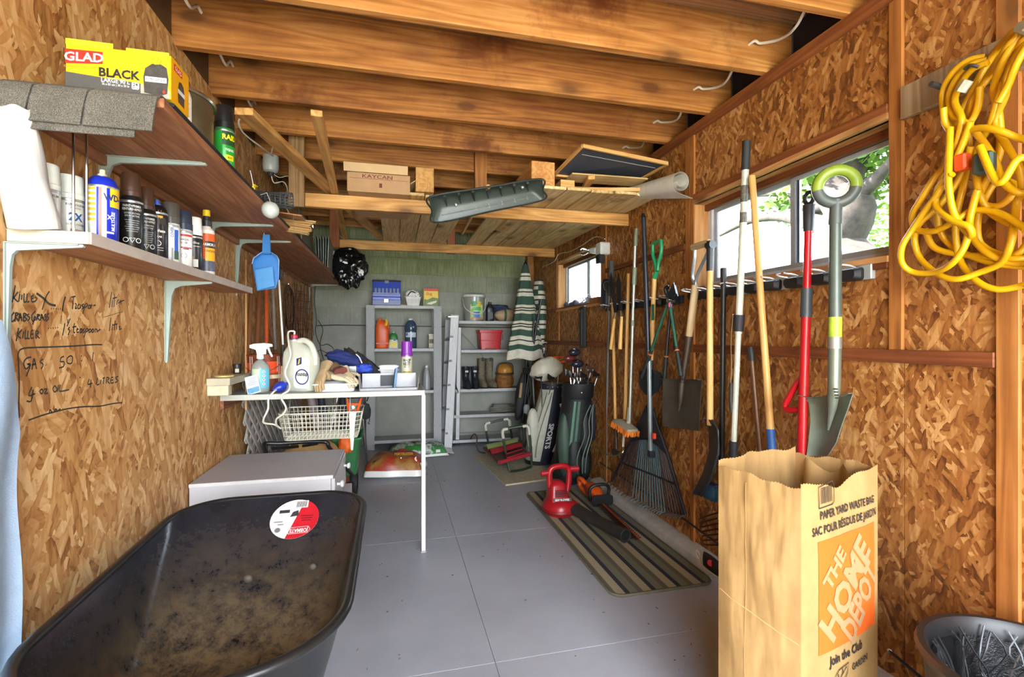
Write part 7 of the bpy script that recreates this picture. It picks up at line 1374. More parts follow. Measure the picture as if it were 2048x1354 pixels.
for k, (u, v) in enumerate(((1196, 750), (1183, 738), (1170, 752), (1160, 756), (1150, 752), (1140, 748), (1178, 760))): club(['iron leaning farthest out over the wall side of the green bag', 'dark iron second from the wall in the green bag', 'polished iron in the middle of the green bag', 'low polished iron at the front of the green bag', 'iron beside the fairway wood in the green bag', 'iron nearest the white bag in the green bag', 'short iron below the wall-side clubs in the green bag'][k], inG(k*51, .06), (u, v), 3.86+.02*k, 'iron', HI if k % 2 else mat('4a4644', .25, .8))
club('flat putter resting across the cream hood', WB0.lerp(WB1, .6)+Vector((-.04, -.02, 0)), (1106, 757), 4.46, 'iron', mat('6a6862', .25, .9)); club('wide putter hanging at the edge of the cream hood', WB0.lerp(WB1, .6)+Vector((-.06, -.05, 0)), (1082, 755), 4.44, 'putter', mat('56544f', .25, .9))
oc = thing('ball_retriever', 'small orange wire cage on a rod between the golf bags', 'ball retriever', WB0.lerp(WB1, .7)); r0, r1 = WB0.lerp(WB1, .7)+Vector((.05, -.03, 0)), P(1120, 726, Y=4.55); rod('rod', r0, r1, .006, .006, mat('8a8d88', .3, .7), oc); OW = mat('d9601c', .45)
q_ = [P(1107, 714, Y=4.55), P(1131, 714, Y=4.55), P(1131, 724, Y=4.55), P(1108, 724, Y=4.55)]
part(oc, 'cage', join(tube(q_, .004, 6, True), tube([p_+Vector((0, .05, 0)) for p_ in q_], .004, 6, True), *[tube([p_, p_+Vector((0, .05, 0))], .004, 6) for p_ in q_], tube([q_[0], q_[2]], .003, 5), tube([q_[1], q_[3]], .003, 5)), OW)
# trolley behind the bags
tl = thing('golf_trolley', 'folded black golf trolley with grey wheels in the far corner', 'golf trolley', (1.35, 5.1, 0)); BT = mat('1d1e20', .35, .3)
for a, b in (((1040, 888), (1082, 600)), ((1062, 870), (1068, 640)), ((1050, 800), (1058, 690)), ((1078, 850), (1092, 700))): part(tl, 'frame_tube', tube(smooth([P(*a, Y=5.12), P((a[0]+b[0])/2-3, (a[1]+b[1])/2, Y=5.10), P(*b, Y=5.08)], 5), .0125, 8), BT, 60)
part(tl, 'hinge_block', tf(box(-.05, .05, -.03, .03, -.035, .035, .008), P(1054, 742, Y=5.10)), BT); part(tl, 'seat_pouch', tf(blob((0, 0, 0), .06, .05, .28, 20, 18, .08, 2, 3), P(1042, 790, Y=5.15), ry=R(8)), mat('1a1b1e', .7), 60); part(tl, 'bottle', tf(lathe([(0, 0), (.032, 0), (.034, .07), (.02, .09), (0, .09)], 16), P(1053, 826, Y=5.0)), mat('9aa0a0', .3))
part(tl, 'wood_strip', tube([P(1040, 795, Y=5.05), P(1043, 766, Y=5.05)], .014, 6), W_OLDH)
for (u, v, Y, r_) in ((1046, 868, 5.02, .115), (1062, 884, 4.86, .10)): wheel(tl, P(u, v, Y=Y), r_, .045, 'X', mat('55584f', .7))
wcane = thing('golf_putter', 'long putter with black grip leaning on the shelves by the umbrella', 'golf club', P(1036, 905, Z=.01)); rod('shaft', P(1040, 880, Y=5.25), P(1062, 770, Y=5.45), .006, .006, mat('3a3d40', .3, .7), wcane); rod('shaft', P(1058, 820, Y=5.4), P(1056, 730, Y=5.5), .006, .006, mat('8a8d90', .3, .7), wcane); part(wcane, 'grip', tube(smooth([P(1056, 734, Y=5.5), P(1052, 712, Y=5.5), P(1050, 700, Y=5.5), P(1057, 694, Y=5.5)], 4), .013, 8), mat('17181a', .6), 60)
# rug
t = NT('rug_stripes'); sp = t.n('SeparateXYZ', {0: t.obj()}); nz = t.noise(t.obj(), 260, 2, .7); n2 = t.noise(t.obj(), 3, 3, .6)
fx_ = t.math('FRACT', t.math('MULTIPLY', t.math('ADD', sp.outputs[0], .285), 1/.141))
st = t.ramp(fx_, [(0, lin('6a6550')), (.2, lin('6a6550')), (.2001, lin('b5a988')), (.52, lin('b5a988')), (.5201, lin('23283a')), (.70, lin('23283a')), (.7001, lin('7d8068')), (1, lin('7d8068'))], 'CONSTANT')
cl = t.mix(t.math('MULTIPLY', nz.outputs[0], .3), st, lin('4a4638')); t.bump(nz.outputs[0], .8, .004)
rg = thing('striped_rug', 'striped beige, olive and navy rug along the window wall curb', 'rug', (1.315, 2.955, 0)); RUGM = t.fin(cl, .95)
pts = rrect(.560, 1.60, .06, 6); part(rg, 'pile', tf(prism(pts, .011), (1.318, 2.955, .001)), RUGM, 20); part(rg, 'bound_edge', tube([Vector((1.318+x*1.005, 2.955+y*1.002, .007)) for x, y in pts], .008, 6, True), mat('5f5c4a', .95, bump=.5))
# leaf blower
lbw = thing('leaf_blower', 'red electric leaf blower with black nozzle lying on the rug', 'leaf blower', (1.15, 3.28, .012)); RB_ = mat('a3161e', .33, var=.06); BKN = mat('2a2826', .55, var=.2)
bc = Vector((1.150, 3.27, .013)); 
part(lbw, 'fan_housing', lathe([(0, 0), (.10, 0), (.118, .02), (.120, .05), (.108, .085), (.085, .105), (.06, .115), (0, .118)], 30, bc, 1, 1.12), RB_, 45)
part(lbw, 'vent_ring', lathe([(.119, .022), (.123, .028), (.123, .040), (.120, .046)], 30, bc, 1, 1.12), mat('7d1016', .45))
part(lbw, 'motor_housing', loft([[bc+Vector((-.01+dx+x, y, z)) for x, y in rrect(w_, d_, .028, 4)] for z, w_, d_, dx in ((.10, .15, .15, 0), (.15, .13, .13, -.005), (.20, .115, .115, -.01), (.225, .09, .09, -.01), (.235, .05, .05, -.01))]), RB_, 45)
part(lbw, 'handle', tube(smooth([bc+Vector((-.07, 0, .19)), bc+Vector((-.075, 0, .26)), bc+Vector((-.06, 0, .315)), bc+Vector((-.01, 0, .33)), bc+Vector((.05, 0, .325)), bc+Vector((.075, 0, .29)), bc+Vector((.07, 0, .20)), bc+Vector((.06, 0, .15))], 5), .021, 10), RB_, 60); part(lbw, 'side_grip', tube([bc+Vector((-.135, 0, .285)), bc+Vector((-.07, 0, .29))], [.020, .018], 10), RB_); part(lbw, 'side_grip', tube([bc+Vector((.06, 0, .305)), bc+Vector((.145, 0, .305))], [.018, .022], 10), RB_)
part(lbw, 'neck', tube([bc+Vector((.05, -.03, .055)), bc+Vector((.085, -.12, .055))], [.06, .045], 14), RB_); part(lbw, 'nozzle', tube([bc+Vector((.075, -.10, .055)), bc+Vector((.12, -.25, .05)), bc+Vector((.165, -.38, .045)), bc+Vector((.225, -.575, .042))], [.044, .038, .037, .042], 18, caps=False), BKN, 60); part(lbw, 'nozzle_rim', tube([bc+Vector((.225, -.575, .042))+Vector((.042*math.cos(a)*.95, .042*math.cos(a)*.33, .040*math.sin(a))) for a in [2*math.pi*i/20 for i in range(20)]], .005, 6, True), BKN); part(lbw, 'nozzle_liner', tube([bc+Vector((.135, -.30, .048)), bc+Vector((.225, -.574, .042))], [.030, .037], 18), mat('121212', .8))
part(lbw, 'vent', join(*[box(bc.x-.05, bc.x+.03, bc.y-.072, bc.y-.066, bc.z+.135+k*.010, bc.z+.139+k*.010) for k in range(5)]), mat('1c1c1e', .6)); part(lbw, 'decal', put(text2d('LEAF BLOWER', .014, .03, .8), bc+Vector((-.005, -.078, .115)), (1, -.12, .0), (0, .3, 1), .006), mat('e0dcd4', .5)); part(lbw, 'decal_plate', put(rect2d(.13, .022), bc+Vector((-.005, -.078, .115)), (1, -.12, .0), (0, .3, 1), .004), mat('3a2020', .5))
# hedge trimmer
ht = thing('hedge_trimmer', 'orange and black hedge trimmer with long blade on the rug', 'hedge trimmer', (1.50, 3.45, .012)); OR2 = mat('d9551a', .4, var=.05); h0, h1 = Vector((1.505, 3.50, .07)), Vector((1.445, 2.68, .03)); hd_ = (h1-h0).normalized()
part(ht, 'motor_housing', loft([[h0+hd_*k+Vector((x, 0, y)) for x, y in rrect(w_, hh, .03, 4)] for k, w_, hh in ((-.10, .05, .06), (-.08, .085, .09), (.0, .10, .11), (.10, .095, .10), (.14, .07, .06))]), OR2, 45); part(ht, 'rear_handle', tube(smooth([h0+hd_*-.06+Vector((-.03, 0, .03)), h0+hd_*-.12+Vector((-.05, 0, .05)), h0+hd_*-.19+Vector((-.05, 0, .03)), h0+hd_*-.18+Vector((-.04, 0, -.03)), h0+hd_*-.10+Vector((-.03, 0, -.04))], 5), .018, 9), OR2, 60); part(ht, 'band', loft([[h0+hd_*k+Vector((x, 0, y)) for x, y in rrect(.103, .113, .03, 4)] for k in (.045, .065)]), mat('1d1d1f', .5), 45)
part(ht, 'front_handle', tube(smooth([h0+hd_*.11+Vector((-.055, 0, -.03)), h0+hd_*.11+Vector((-.062, 0, .05)), h0+hd_*.12+Vector((-.02, 0, .085)), h0+hd_*.12+Vector((.06, 0, .085)), h0+hd_*.11+Vector((.095, 0, .05)), h0+hd_*.11+Vector((.085, 0, -.02))], 5), .0125, 8), mat('1d1d1f', .45), 60); part(ht, 'hand_guard', loft([[h0+hd_*k+Vector((x, 0, y-.01)) for x, y in rrect(.17, .085, .03, 4, .015)] for k in (.175, .185)]), mat('1d1d1f', .45), 45)
board('blade', h0+hd_*.15+Vector((0, 0, -.035)), h1, .028, .006, mat('4a342c', .5, .5), ht); board('blade_guard', h0+hd_*.2+Vector((.012, 0, -.026)), h1+Vector((.012, 0, .008)), .014, .006, mat('b84a20', .5), ht)
tt = []
for k in range(26):
    c_ = (h0+hd_*.17+Vector((0, 0, -.033))).lerp(h1, k/26); sdv = hd_.cross(Vector((0, 0, 1))).normalized(); tt.append(tube([c_-sdv*.034, c_+sdv*.034], .0035, 5))
part(ht, 'teeth', join(*tt), mat('3c2c26', .5, .5))
# packet by the curb
pkt = thing('product_packet', 'small black, red and white packet hung by the curb beside the paper bag', 'packet', P(1425, 1150, Z=0)); pa, pb = P(1402, 1113, X=1.60), P(1452, 1150, X=1.56)
M = Matrix.Translation((pa+pb)/2)
dr_ = (pb-pa).normalized(); side = Vector((0, 0, 1)); V_ = []
rings = []
for k in range(9):
    q = k/8; c_ = pa.lerp(pb, q)+Vector((0, 0, -.0)); w_ = .022+.022*math.sin(math.pi*min(1, .2+q*.7)); rings.append([c_+Vector((.55, .35, 0)).normalized()*(.016*math.cos(a))+Vector((0, 0, 1))*(w_*math.sin(a)) for a in [2*math.pi*i/14 for i in range(14)]])
o = part(pkt, 'packet', loft(rings), [mat('e3e1dd', .35), mat('1d1719', .35), mat('a5222e', .35)], 60)
for p_ in o.data.polygons:
    k = p_.index//14; a = (p_.index % 14)/14*360; p_.material_index = 1 if (40 < a < 215 and k > 0) else 0
part(pkt, 'print', tf(disc2d(.016, 14), M=Matrix.Translation(pa.lerp(pb, .48)+Vector((-.016, -.006, .014))) @ Matrix.Rotation(R(-58), 4, 'Z') @ Matrix.Rotation(R(80), 4, 'X')), mat('c02a34', .4)); part(pkt, 'hang_tab', tube(smooth([pa, pa+Vector((.0, .03, .02)), pa+Vector((.0, .035, .0)), pa+Vector((0, .015, -.02)), pa], 4), .006, 6), mat('e3e1dd', .4))
# ------------------------------------------------------------------ foreground: yard-waste bag, wheelbarrow, cloth, tub, wall notes
KR = NT('kraft_paper'); n1 = KR.noise(KR.obj(), 9, 4, .6); n2 = KR.noise(KR.maps(KR.obj(), (1, 1, .25)), 22, 4, .65)
KRAFT = KR.fin(KR.ramp(n1.outputs[0], [(.3, lin('9c7a48')), (.7, lin('b08c58'))]), .8); KR.bump(n2.outputs[0], .3, .007)
pb_ = thing('yard_waste_bag', 'tall open brown paper yard waste bag printed in orange and black', 'paper bag', (1.2, 1.23, 0))
A_, B_, C_, D_ = Vector((1.048, 1.058, 0)), Vector((.971, 1.29, 0)), Vector((1.435, 1.164, 0)), Vector((1.358, 1.396, 0)); HB_ = .872
def disp(s, z, k): return (.0025 if k == 1 else .010)*mnoise.fractal(Vector((s*4+k*7.1, z*3.2, k*3.3)), .9, 2, 4)*(.4+z)
def wall_pt(p, q, s, z, k, lift=0.0):
    n = Vector((q.y-p.y, -(q.x-p.x), 0)).normalized(); L = (q-p).length
    edge = min(1, s*6, (1-s)*6); bul = .012*math.sin(math.pi*s)*math.sin(math.pi*min(1, z/HB_))
    return p.lerp(q, s)+Vector((0, 0, z))+n*(bul+disp(s*L*2.2, z, k)*edge+lift)
def topz(s, k): return HB_-.002+.006*math.sin(s*6+k*2)+.003*math.sin(s*19+k)-(.022*math.exp(-((s-.42)/.12)**2) if k == 1 else 0)+(.02 if k == 2 else 0)
faces_ = ((B_, A_, 0), (A_, C_, 1), (C_, D_, 3), (D_, B_, 2))
for p, q, k in faces_:
    n_ = 64
    g = grid(lambda a, b, p=p, q=q, k=k: wall_pt(p, q, a, topz(a, k)*b, k)+(Vector((0, 0, .0014*(-1)**int(round(a*n_)))) if b == 1 else Vector()), n_, 30)
    part(pb_, 'side_panel', shell(g, .0012), KRAFT, 40)
part(pb_, 'bottom', shell(([A_+Vector((0, 0, .002)), C_+Vector((0, 0, .002)), D_+Vector((0, 0, .002)), B_+Vector((0, 0, .002))], [(0, 1, 2, 3)]), .001), KRAFT)
part(pb_, 'fold_crease', tube([wall_pt(B_, A_, .38, HB_*k/14*.97, 0, .0006) for k in range(15)], .0012, 5), mat('9c7a48', .8)); part(pb_, 'fold_crease', tube([wall_pt(B_, A_, .02+.96*k/10, .50-.05*k/10, 0, .0006) for k in range(11)], .0012, 5), mat('c9a870', .8)); part(pb_, 'liner', shell(grid(lambda a, b: D_.lerp(C_, .15+a*.7)+Vector((-.03-.02*math.sin(a*9), -.02, .55+b*.30+.02*math.sin(a*11))), 14, 6), .001), KRAFT, 60)
LAC = (C_-A_).length
def art(g, x, z, name, m, lift=.004, rot=0.0):
    # subdivide artwork so that it follows the paper
    V = []; c_, s_ = math.cos(rot), math.sin(rot)
    for v in g[0]:
        xx, zz = x+v.x*c_-v.y*s_, z+v.x*s_+v.y*c_
        V.append(wall_pt(A_, C_, max(.002, min(.998, xx/LAC)), zz, 1, lift))
    part(pb_, name, (V, g[1]), m)
def gridart(x0, x1, z0, z1, n=14): return grid(lambda a, b: Vector((x0+(x1-x0)*a, z0+(z1-z0)*b, 0)), n, n)
ORG = mat('e8641a', .7, var=.05); KT = mat('a8845a', .8, var=.05); INKB = mat('2b2622', .8, var=.05)
art(gridart(.070, .372, .405, .712), 0, 0, 'logo_square', ORG, .0016)
art(text2d('THE', .046, .06, 1.0, spacing=1.0), .142, .628, 'logo_lettering', KT, .0034, R(45)); art(text2d('HOME', .088, .06, .84), .203, .562, 'logo_lettering', KT, .0034, R(45)); art(text2d('DEPOT', .088, .06, .56), .278, .502, 'logo_lettering', KT, .0034, R(45))
art(text2d('PAPER YARD WASTE BAG', .022, .035, .80), .225, .782, 'lettering', INKB, .003); art(text2d('SAC POUR R\u00c9SIDUS DE JARDIN', .022, .035, .78), .213, .742, 'lettering', INKB, .003)
art(join(*[stroke2d(q, .003) for q in ([(-.038, -.030), (-.040, .028), (.028, .036), (.038, .024), (.036, -.022), (.026, -.028), (-.038, -.030)],)]), .115, .832, 'barcode_frame', INKB, .003)
random.seed(4); bars = []; x = -.030
while x < .026:
    w_ = random.choice((.0012, .0018, .0026)); bars.append(rect2d(w_, .044, 1, x, .003)); x += w_+random.choice((.0014, .002))
art(join(*bars), .115, .832, 'barcode', INKB, .003)
art(text2d('Join the Club', .026, .035, .85), .20, .372, 'lettering', INKB, .003); art(text2d('GARDEN', .018, .03, .9), .275, .325, 'lettering', INKB, .003); art(join(stroke2d([(-.05, -.03), (-.045, .0), (-.02, .022), (.03, .028), (.025, .0), (0, -.024), (-.05, -.03), (.02, .02)], .003), stroke2d([(-.02, -.01), (-.022, .012)], .003), stroke2d([(0, .005), (-.002, .022)], .003)), .18, .318, 'leaf_mark', INKB, .003)
# wheelbarrow
TB = NT('tub_plastic'); o3 = TB.obj(); n1 = TB.noise(o3, 5, 5, .7); n2 = TB.noise(TB.maps(o3, (1, 1, .3)), 55, 5, .85); sp = TB.n('SeparateXYZ', {0: o3})
blk = TB.ramp(n1.outputs[0], [(.3, lin('1c1d22')), (.7, lin('2b2d33'))])
msk = TB.math('MULTIPLY_ADD', n2.outputs[0], .16, sp.outputs[2]); dm = TB.ramp(msk, [(.0, (1,)*3), (.41, (1,)*3), (.47, (.62,)*3), (.56, (.22,)*3), (.68, (0,)*3)])
sp2 = TB.ramp(n2.outputs[0], [(.45, (0,)*3), (.58, (1,)*3)])
dirt = TB.mix(n1.outputs[0], lin('6b5a40'), lin('a08c64'))
n4 = TB.noise(o3, 17, 5, .8)
fac = TB.math('MULTIPLY', dm, TB.math('MULTIPLY_ADD', TB.ramp(n4.outputs[0], [(.38, (0,)*3), (.58, (1,)*3)]), .8, TB.math('MULTIPLY', sp2, .3)), clamp=True)
scr = TB.noise(TB.maps(o3, (3, 26, 9), (.3, .9, .5)), 6, 4, .8); col_ = TB.mix(TB.ramp(scr.outputs[0], [(.66, (0,)*3), (.70, (.30,)*3)]), blk, lin('8a8a86'))
TUB_IN = TB.fin(TB.mix(fac, col_, dirt), TB.math('MULTIPLY_ADD', fac, .5, .26)); TUB = mat('17191a', .3, var=.15)
wbw = thing('wheelbarrow', 'black plastic wheelbarrow with dirty tub and red-white round sticker', 'wheelbarrow', (-.43, 1.5, 0))
def rnd_rect(x0, x1, y0, y1, r0, r1, n=10):
    """plan outline: near corners radius r0, far corners r1"""
    out = []
    for (cx, cy_, a0, r) in ((x1-r1, y1-r1, 0, r1), (x0+r1, y1-r1, 90, r1), (x0+r0, y0+r0, 180, r0), (x1-r0, y0+r0, 270, r0)):
        for i in range(n+1): out.append((cx+r*math.cos(R(a0+90*i/n)), cy_+r*math.sin(R(a0+90*i/n))))
    return out
def zrim(y): return .612+.035*max(0, (y-1.5)/.6)
lev = [(1.0, (-.755, -.118, 1.03, 2.055, .25, .17)), (.86, (-.742, -.131, 1.05, 1.985, .24, .17)), (.6, (-.725, -.15, 1.08, 1.86, .22, .17)), (.3, (-.70, -.175, 1.11, 1.72, .18, .16)), (.08, (-.675, -.20, 1.135, 1.60, .13, .14)), (.0, (-.64, -.235, 1.17, 1.56, .10, .11))]
ZB0 = .335
def lring(k, pr, off=0.0):
    x0, x1, y0, y1, r0, r1 = pr; return [Vector((x, y, ZB0+off+(zrim(y)-ZB0)*k)) for x, y in rnd_rect(x0-off*.0, x1, y0, y1, r0, r1)]
inner = [lring(k, pr) for k, pr in lev]; nR = len(inner[0]); gi = loft(inner, True, False)
gi = ([*gi[0]], [f[::-1] for f in gi[1]]); cap = len(gi[1]); gi[1].append(tuple(range((len(lev)-1)*nR, len(lev)*nR)))
part(wbw, 'tub_inside', ([v for v in gi[0]], [f[::-1] for f in gi[1][:-1]]+[gi[1][-1]]), TUB_IN, 60)
outer = [[Vector((-.4365+(v.x+.4365)*1.012, 1.45+(v.y-1.45)*1.010, v.z-.007)) for v in r_] for r_ in inner]; go = loft(outer, True, False); go[1].append(tuple(range((len(lev)-1)*nR, len(lev)*nR)))
part(wbw, 'tub_outside', go, TUB, 60)
lip = [Vector((-.4365+(v.x+.4365)*1.025, 1.5+(v.y-1.5)*1.018, v.z-.004)) for v in inner[0]]; part(wbw, 'rim', tube(lip, .0135, 8, True, flat=.8), mat('1b1d1e', .3, var=.2), 60)
for k in range(4): part(wbw, 'floor_groove', tube([(-.60, 1.22+k*.085, ZB0+.003), (-.28, 1.20+k*.085, ZB0+.003)], .004, 5), mat('8d7c5c', .9))
for x in (-.52, -.36): part(wbw, 'floor_groove', tube([(x, 1.19, ZB0+.003), (x-.02, 1.54, ZB0+.003)], .005, 5), mat('6f6046', .9))
# far wall of the tub: normal and sticker
def far_pt(x, k):
    lo, hi = lev[3], lev[0]; y = lo[1][3]+(hi[1][3]-lo[1][3])*((k-lo[0])/(hi[0]-lo[0])); return Vector((x, y, ZB0+(zrim(y)-ZB0)*k))
fo_, fu = far_pt(-.36, .80), (far_pt(-.36, .95)-far_pt(-.36, .6)).normalized(); fxv = Vector((1, 0, 0)); off_ = .010
def st(g, name, m, lift): part(wbw, name, put(g, fo_, fxv, fu, lift), m)
st(disc2d(.085, 36), 'sticker', mat('dcdcda', .4, wear=('8a8a88', 40, .64)), off_); st(poly2d([(.085*math.cos(R(a)), .085*math.sin(R(a))) for a in range(-105, 72, 8)]), 'sticker_red', mat('c4202c', .4, wear=('d8c8c4', 40, .68)), off_+.0008)
st(([Vector((-v.x, -v.y, 0)) for v in text2d('JOBMATE', .016, .04, .66)[0]], text2d('JOBMATE', .016, .04, .66)[1]), 'sticker_lettering', PAPERW, off_+.003); g = text2d('JOBMATE', .016, .04, .66)
wbw_l = [o for o in wbw.children if o.name.startswith('sticker_lettering')][0]; wbw_l.location = wbw_l.location+fxv*.022-fu*.052
st(stroke2d([(-.012, -.066), (.054, -.064), (.060, -.050), (.052, -.038), (-.010, -.040), (-.018, -.052), (-.012, -.066)], .0016), 'sticker_logo', PAPERW, off_+.002); st(join(*[rect2d(.0022, .026, 1, .0+k*.0042, .062) for k in range(9)]), 'sticker_code', INK, off_+.002); st(rect2d(.044, .032, 1, .018, .062), 'sticker_code_ground', PAPERW, off_+.0015); st(join(rect2d(.036, .014, 1, -.040, .034), poly2d([(-.01, .03), (.008, .036), (.012, .012), (-.018, .008)])), 'sticker_print', mat('3a3836', .5), off_+.001); st(join(*[rect2d(.044-.005*k, .003, 1, .042, .008-k*.010) for k in range(3)]), 'sticker_lines', mat('5a1018', .5), off_+.002); st(join(rect2d(.03, .004, 1, -.055, -.01), rect2d(.02, .004, 1, -.045, -.022), disc2d(.010, 12, -.052, -.045)), 'sticker_print', mat('7a7876', .5), off_+.001)
for x, k in ((-.47, .42), (-.27, .45)): part(wbw, 'bolt_cap', blob(far_pt(x, k)-Vector((0, .0, 0))+Vector((0, -.006, .004)), .014, .010, .014, 14, 10, 0), mat('5a5348', .5))
FRM = mat('2b3a34', .4, .3); 
for s in (-1, 1):
    x = -.4365+s*.19; part(wbw, 'handle_tube', tube(smooth([(-.4365+s*.27, .45, .60), (-.4365+s*.26, .85, .46), (x, 1.15, .318), (x, 1.55, .30), (-.4365+s*.07, 2.05, .20)], 6), .017, 9), FRM, 60); part(wbw, 'leg', tube(smooth([(x, 1.32, .30), (x+s*.02, 1.22, .12), (x+s*.02, 1.16, .018), (x+s*.02, 1.28, .016), (x+s*.01, 1.45, .28)], 5), .014, 8), FRM, 60); part(wbw, 'grip', tube([(-.4365+s*.275, .33, .64), (-.4365+s*.27, .47, .595)], .021, 10), mat('1d1d1e', .7))
whl = (-.4365, 2.03, .175); wheel(wbw, whl, .175, .075, 'X'); part(wbw, 'axle', tube([(-.53, 2.03, .195), (-.34, 2.03, .195)], .012, 8), FRM)
lf = thing('dry_twig', 'scrap of dry twig lying in the wheelbarrow tub', 'twig', (-.53, 1.28, ZB0+.006)); part(lf, 'stem', tube(smooth([(-.55, 1.25, ZB0+.010), (-.52, 1.28, ZB0+.028), (-.49, 1.285, ZB0+.012)], 4), .004, 5), mat('4a3824', .8)); part(lf, 'leaf', shell(([Vector(p_) for p_ in ((-.53, 1.27, ZB0+.02), (-.51, 1.25, ZB0+.03), (-.485, 1.262, ZB0+.012), (-.50, 1.29, ZB0+.018))], [(0, 1, 2, 3)]), .001), mat('5a4428', .8)); part(lf, 'side_twig', tube([(-.52, 1.28, ZB0+.026), (-.535, 1.30, ZB0+.045)], .003, 5), mat('4a3824', .8))
# pale blue cloth at the near end of the wall
def clo(a, b):
    y = .98+(1.372-.98)*a; z = 1.30*(1-b)+.0; edge = (1-math.exp(-b*14)) if a > .5 else 1
    if a > .5: y = .98+(1.372-.98)*(.5+(a-.5)*(.62+.38*min(1, b*5)))
    return (XL+.045+.008*math.sin(y*40+b*3)+.006*math.sin(b*17), y+.006*math.sin(b*11), z+.005)
bc_ = thing('blue_blanket', 'pale blue quilted cloth hanging on the wall beside the wheelbarrow', 'cloth', (XL+.04, 1.2, 0)); part(bc_, 'cloth', shell(grid(clo, 24, 40), .010), mat('a9c3de', .9, var=.05, bump=.6, scale=40), 60)
part(bc_, 'hanger_nail', tube([(XL-.002, 1.2, 1.31), (XL+.05, 1.2, 1.315)], .004, 6), GALV); part(bc_, 'hem', tube([Vector(clo(1, k/40)) for k in range(41)], .008, 6), mat('a9c3de', .9), 60)
# black tub with netting
tbk = thing('mesh_tub', 'round black tub lined with crinkled netting in the near right corner', 'tub', (1.46, .80, 0)); tc_ = Vector((1.44, .775, 0)); TP = mat('1c1d1f', .4, var=.2)
part(tbk, 'tub', lathe([(0, .005), (.17, .005), (.18, .02), (.215, .47), (.225, .485), (.232, .50), (.226, .512), (.212, .512), (.204, .50), (.198, .46), (.165, .05), (0, .05)], 44, tc_), TP, 45)
random.seed(8); nets = []
for k in range(70):
    a0 = random.uniform(0, 6.28); pts = []
    for i in range(6): a = a0+i*.12*random.choice((1, 1, -1)); r_ = .185-.022*i*random.uniform(.6, 1.2)+.01*random.random(); pts.append(tc_+Vector((r_*math.cos(a), r_*math.sin(a), .49-.05*i+random.uniform(-.015, .015))))
    nets.append(tube(smooth(pts, 3), .0022, 4))
o = part(tbk, 'netting', join(*nets), mat('3a3d40', .3, .2)); o['kind'] = 'stuff'; part(tbk, 'liner', lathe([(.197, .47), (.17, .30), (.10, .22), (0, .20)], 36, tc_), mat('141516', .35, bump=.8, scale=30), 60)
rd = thing('thin_rod', 'thin dark rod with pale tip leaning on the wall behind the paper bag', 'rod', P(1850, 1362, X=1.60)); r0, r1 = P(1780, 1303, X=1.69), P(1850, 1362, X=1.60); rod('rod', r1, r0, .006, .005, mat('2b2f3a', .4), rd); rod('tip', r0, r0+(r0-r1)*.04, .007, .007, mat('d0d4d8', .4), rd)
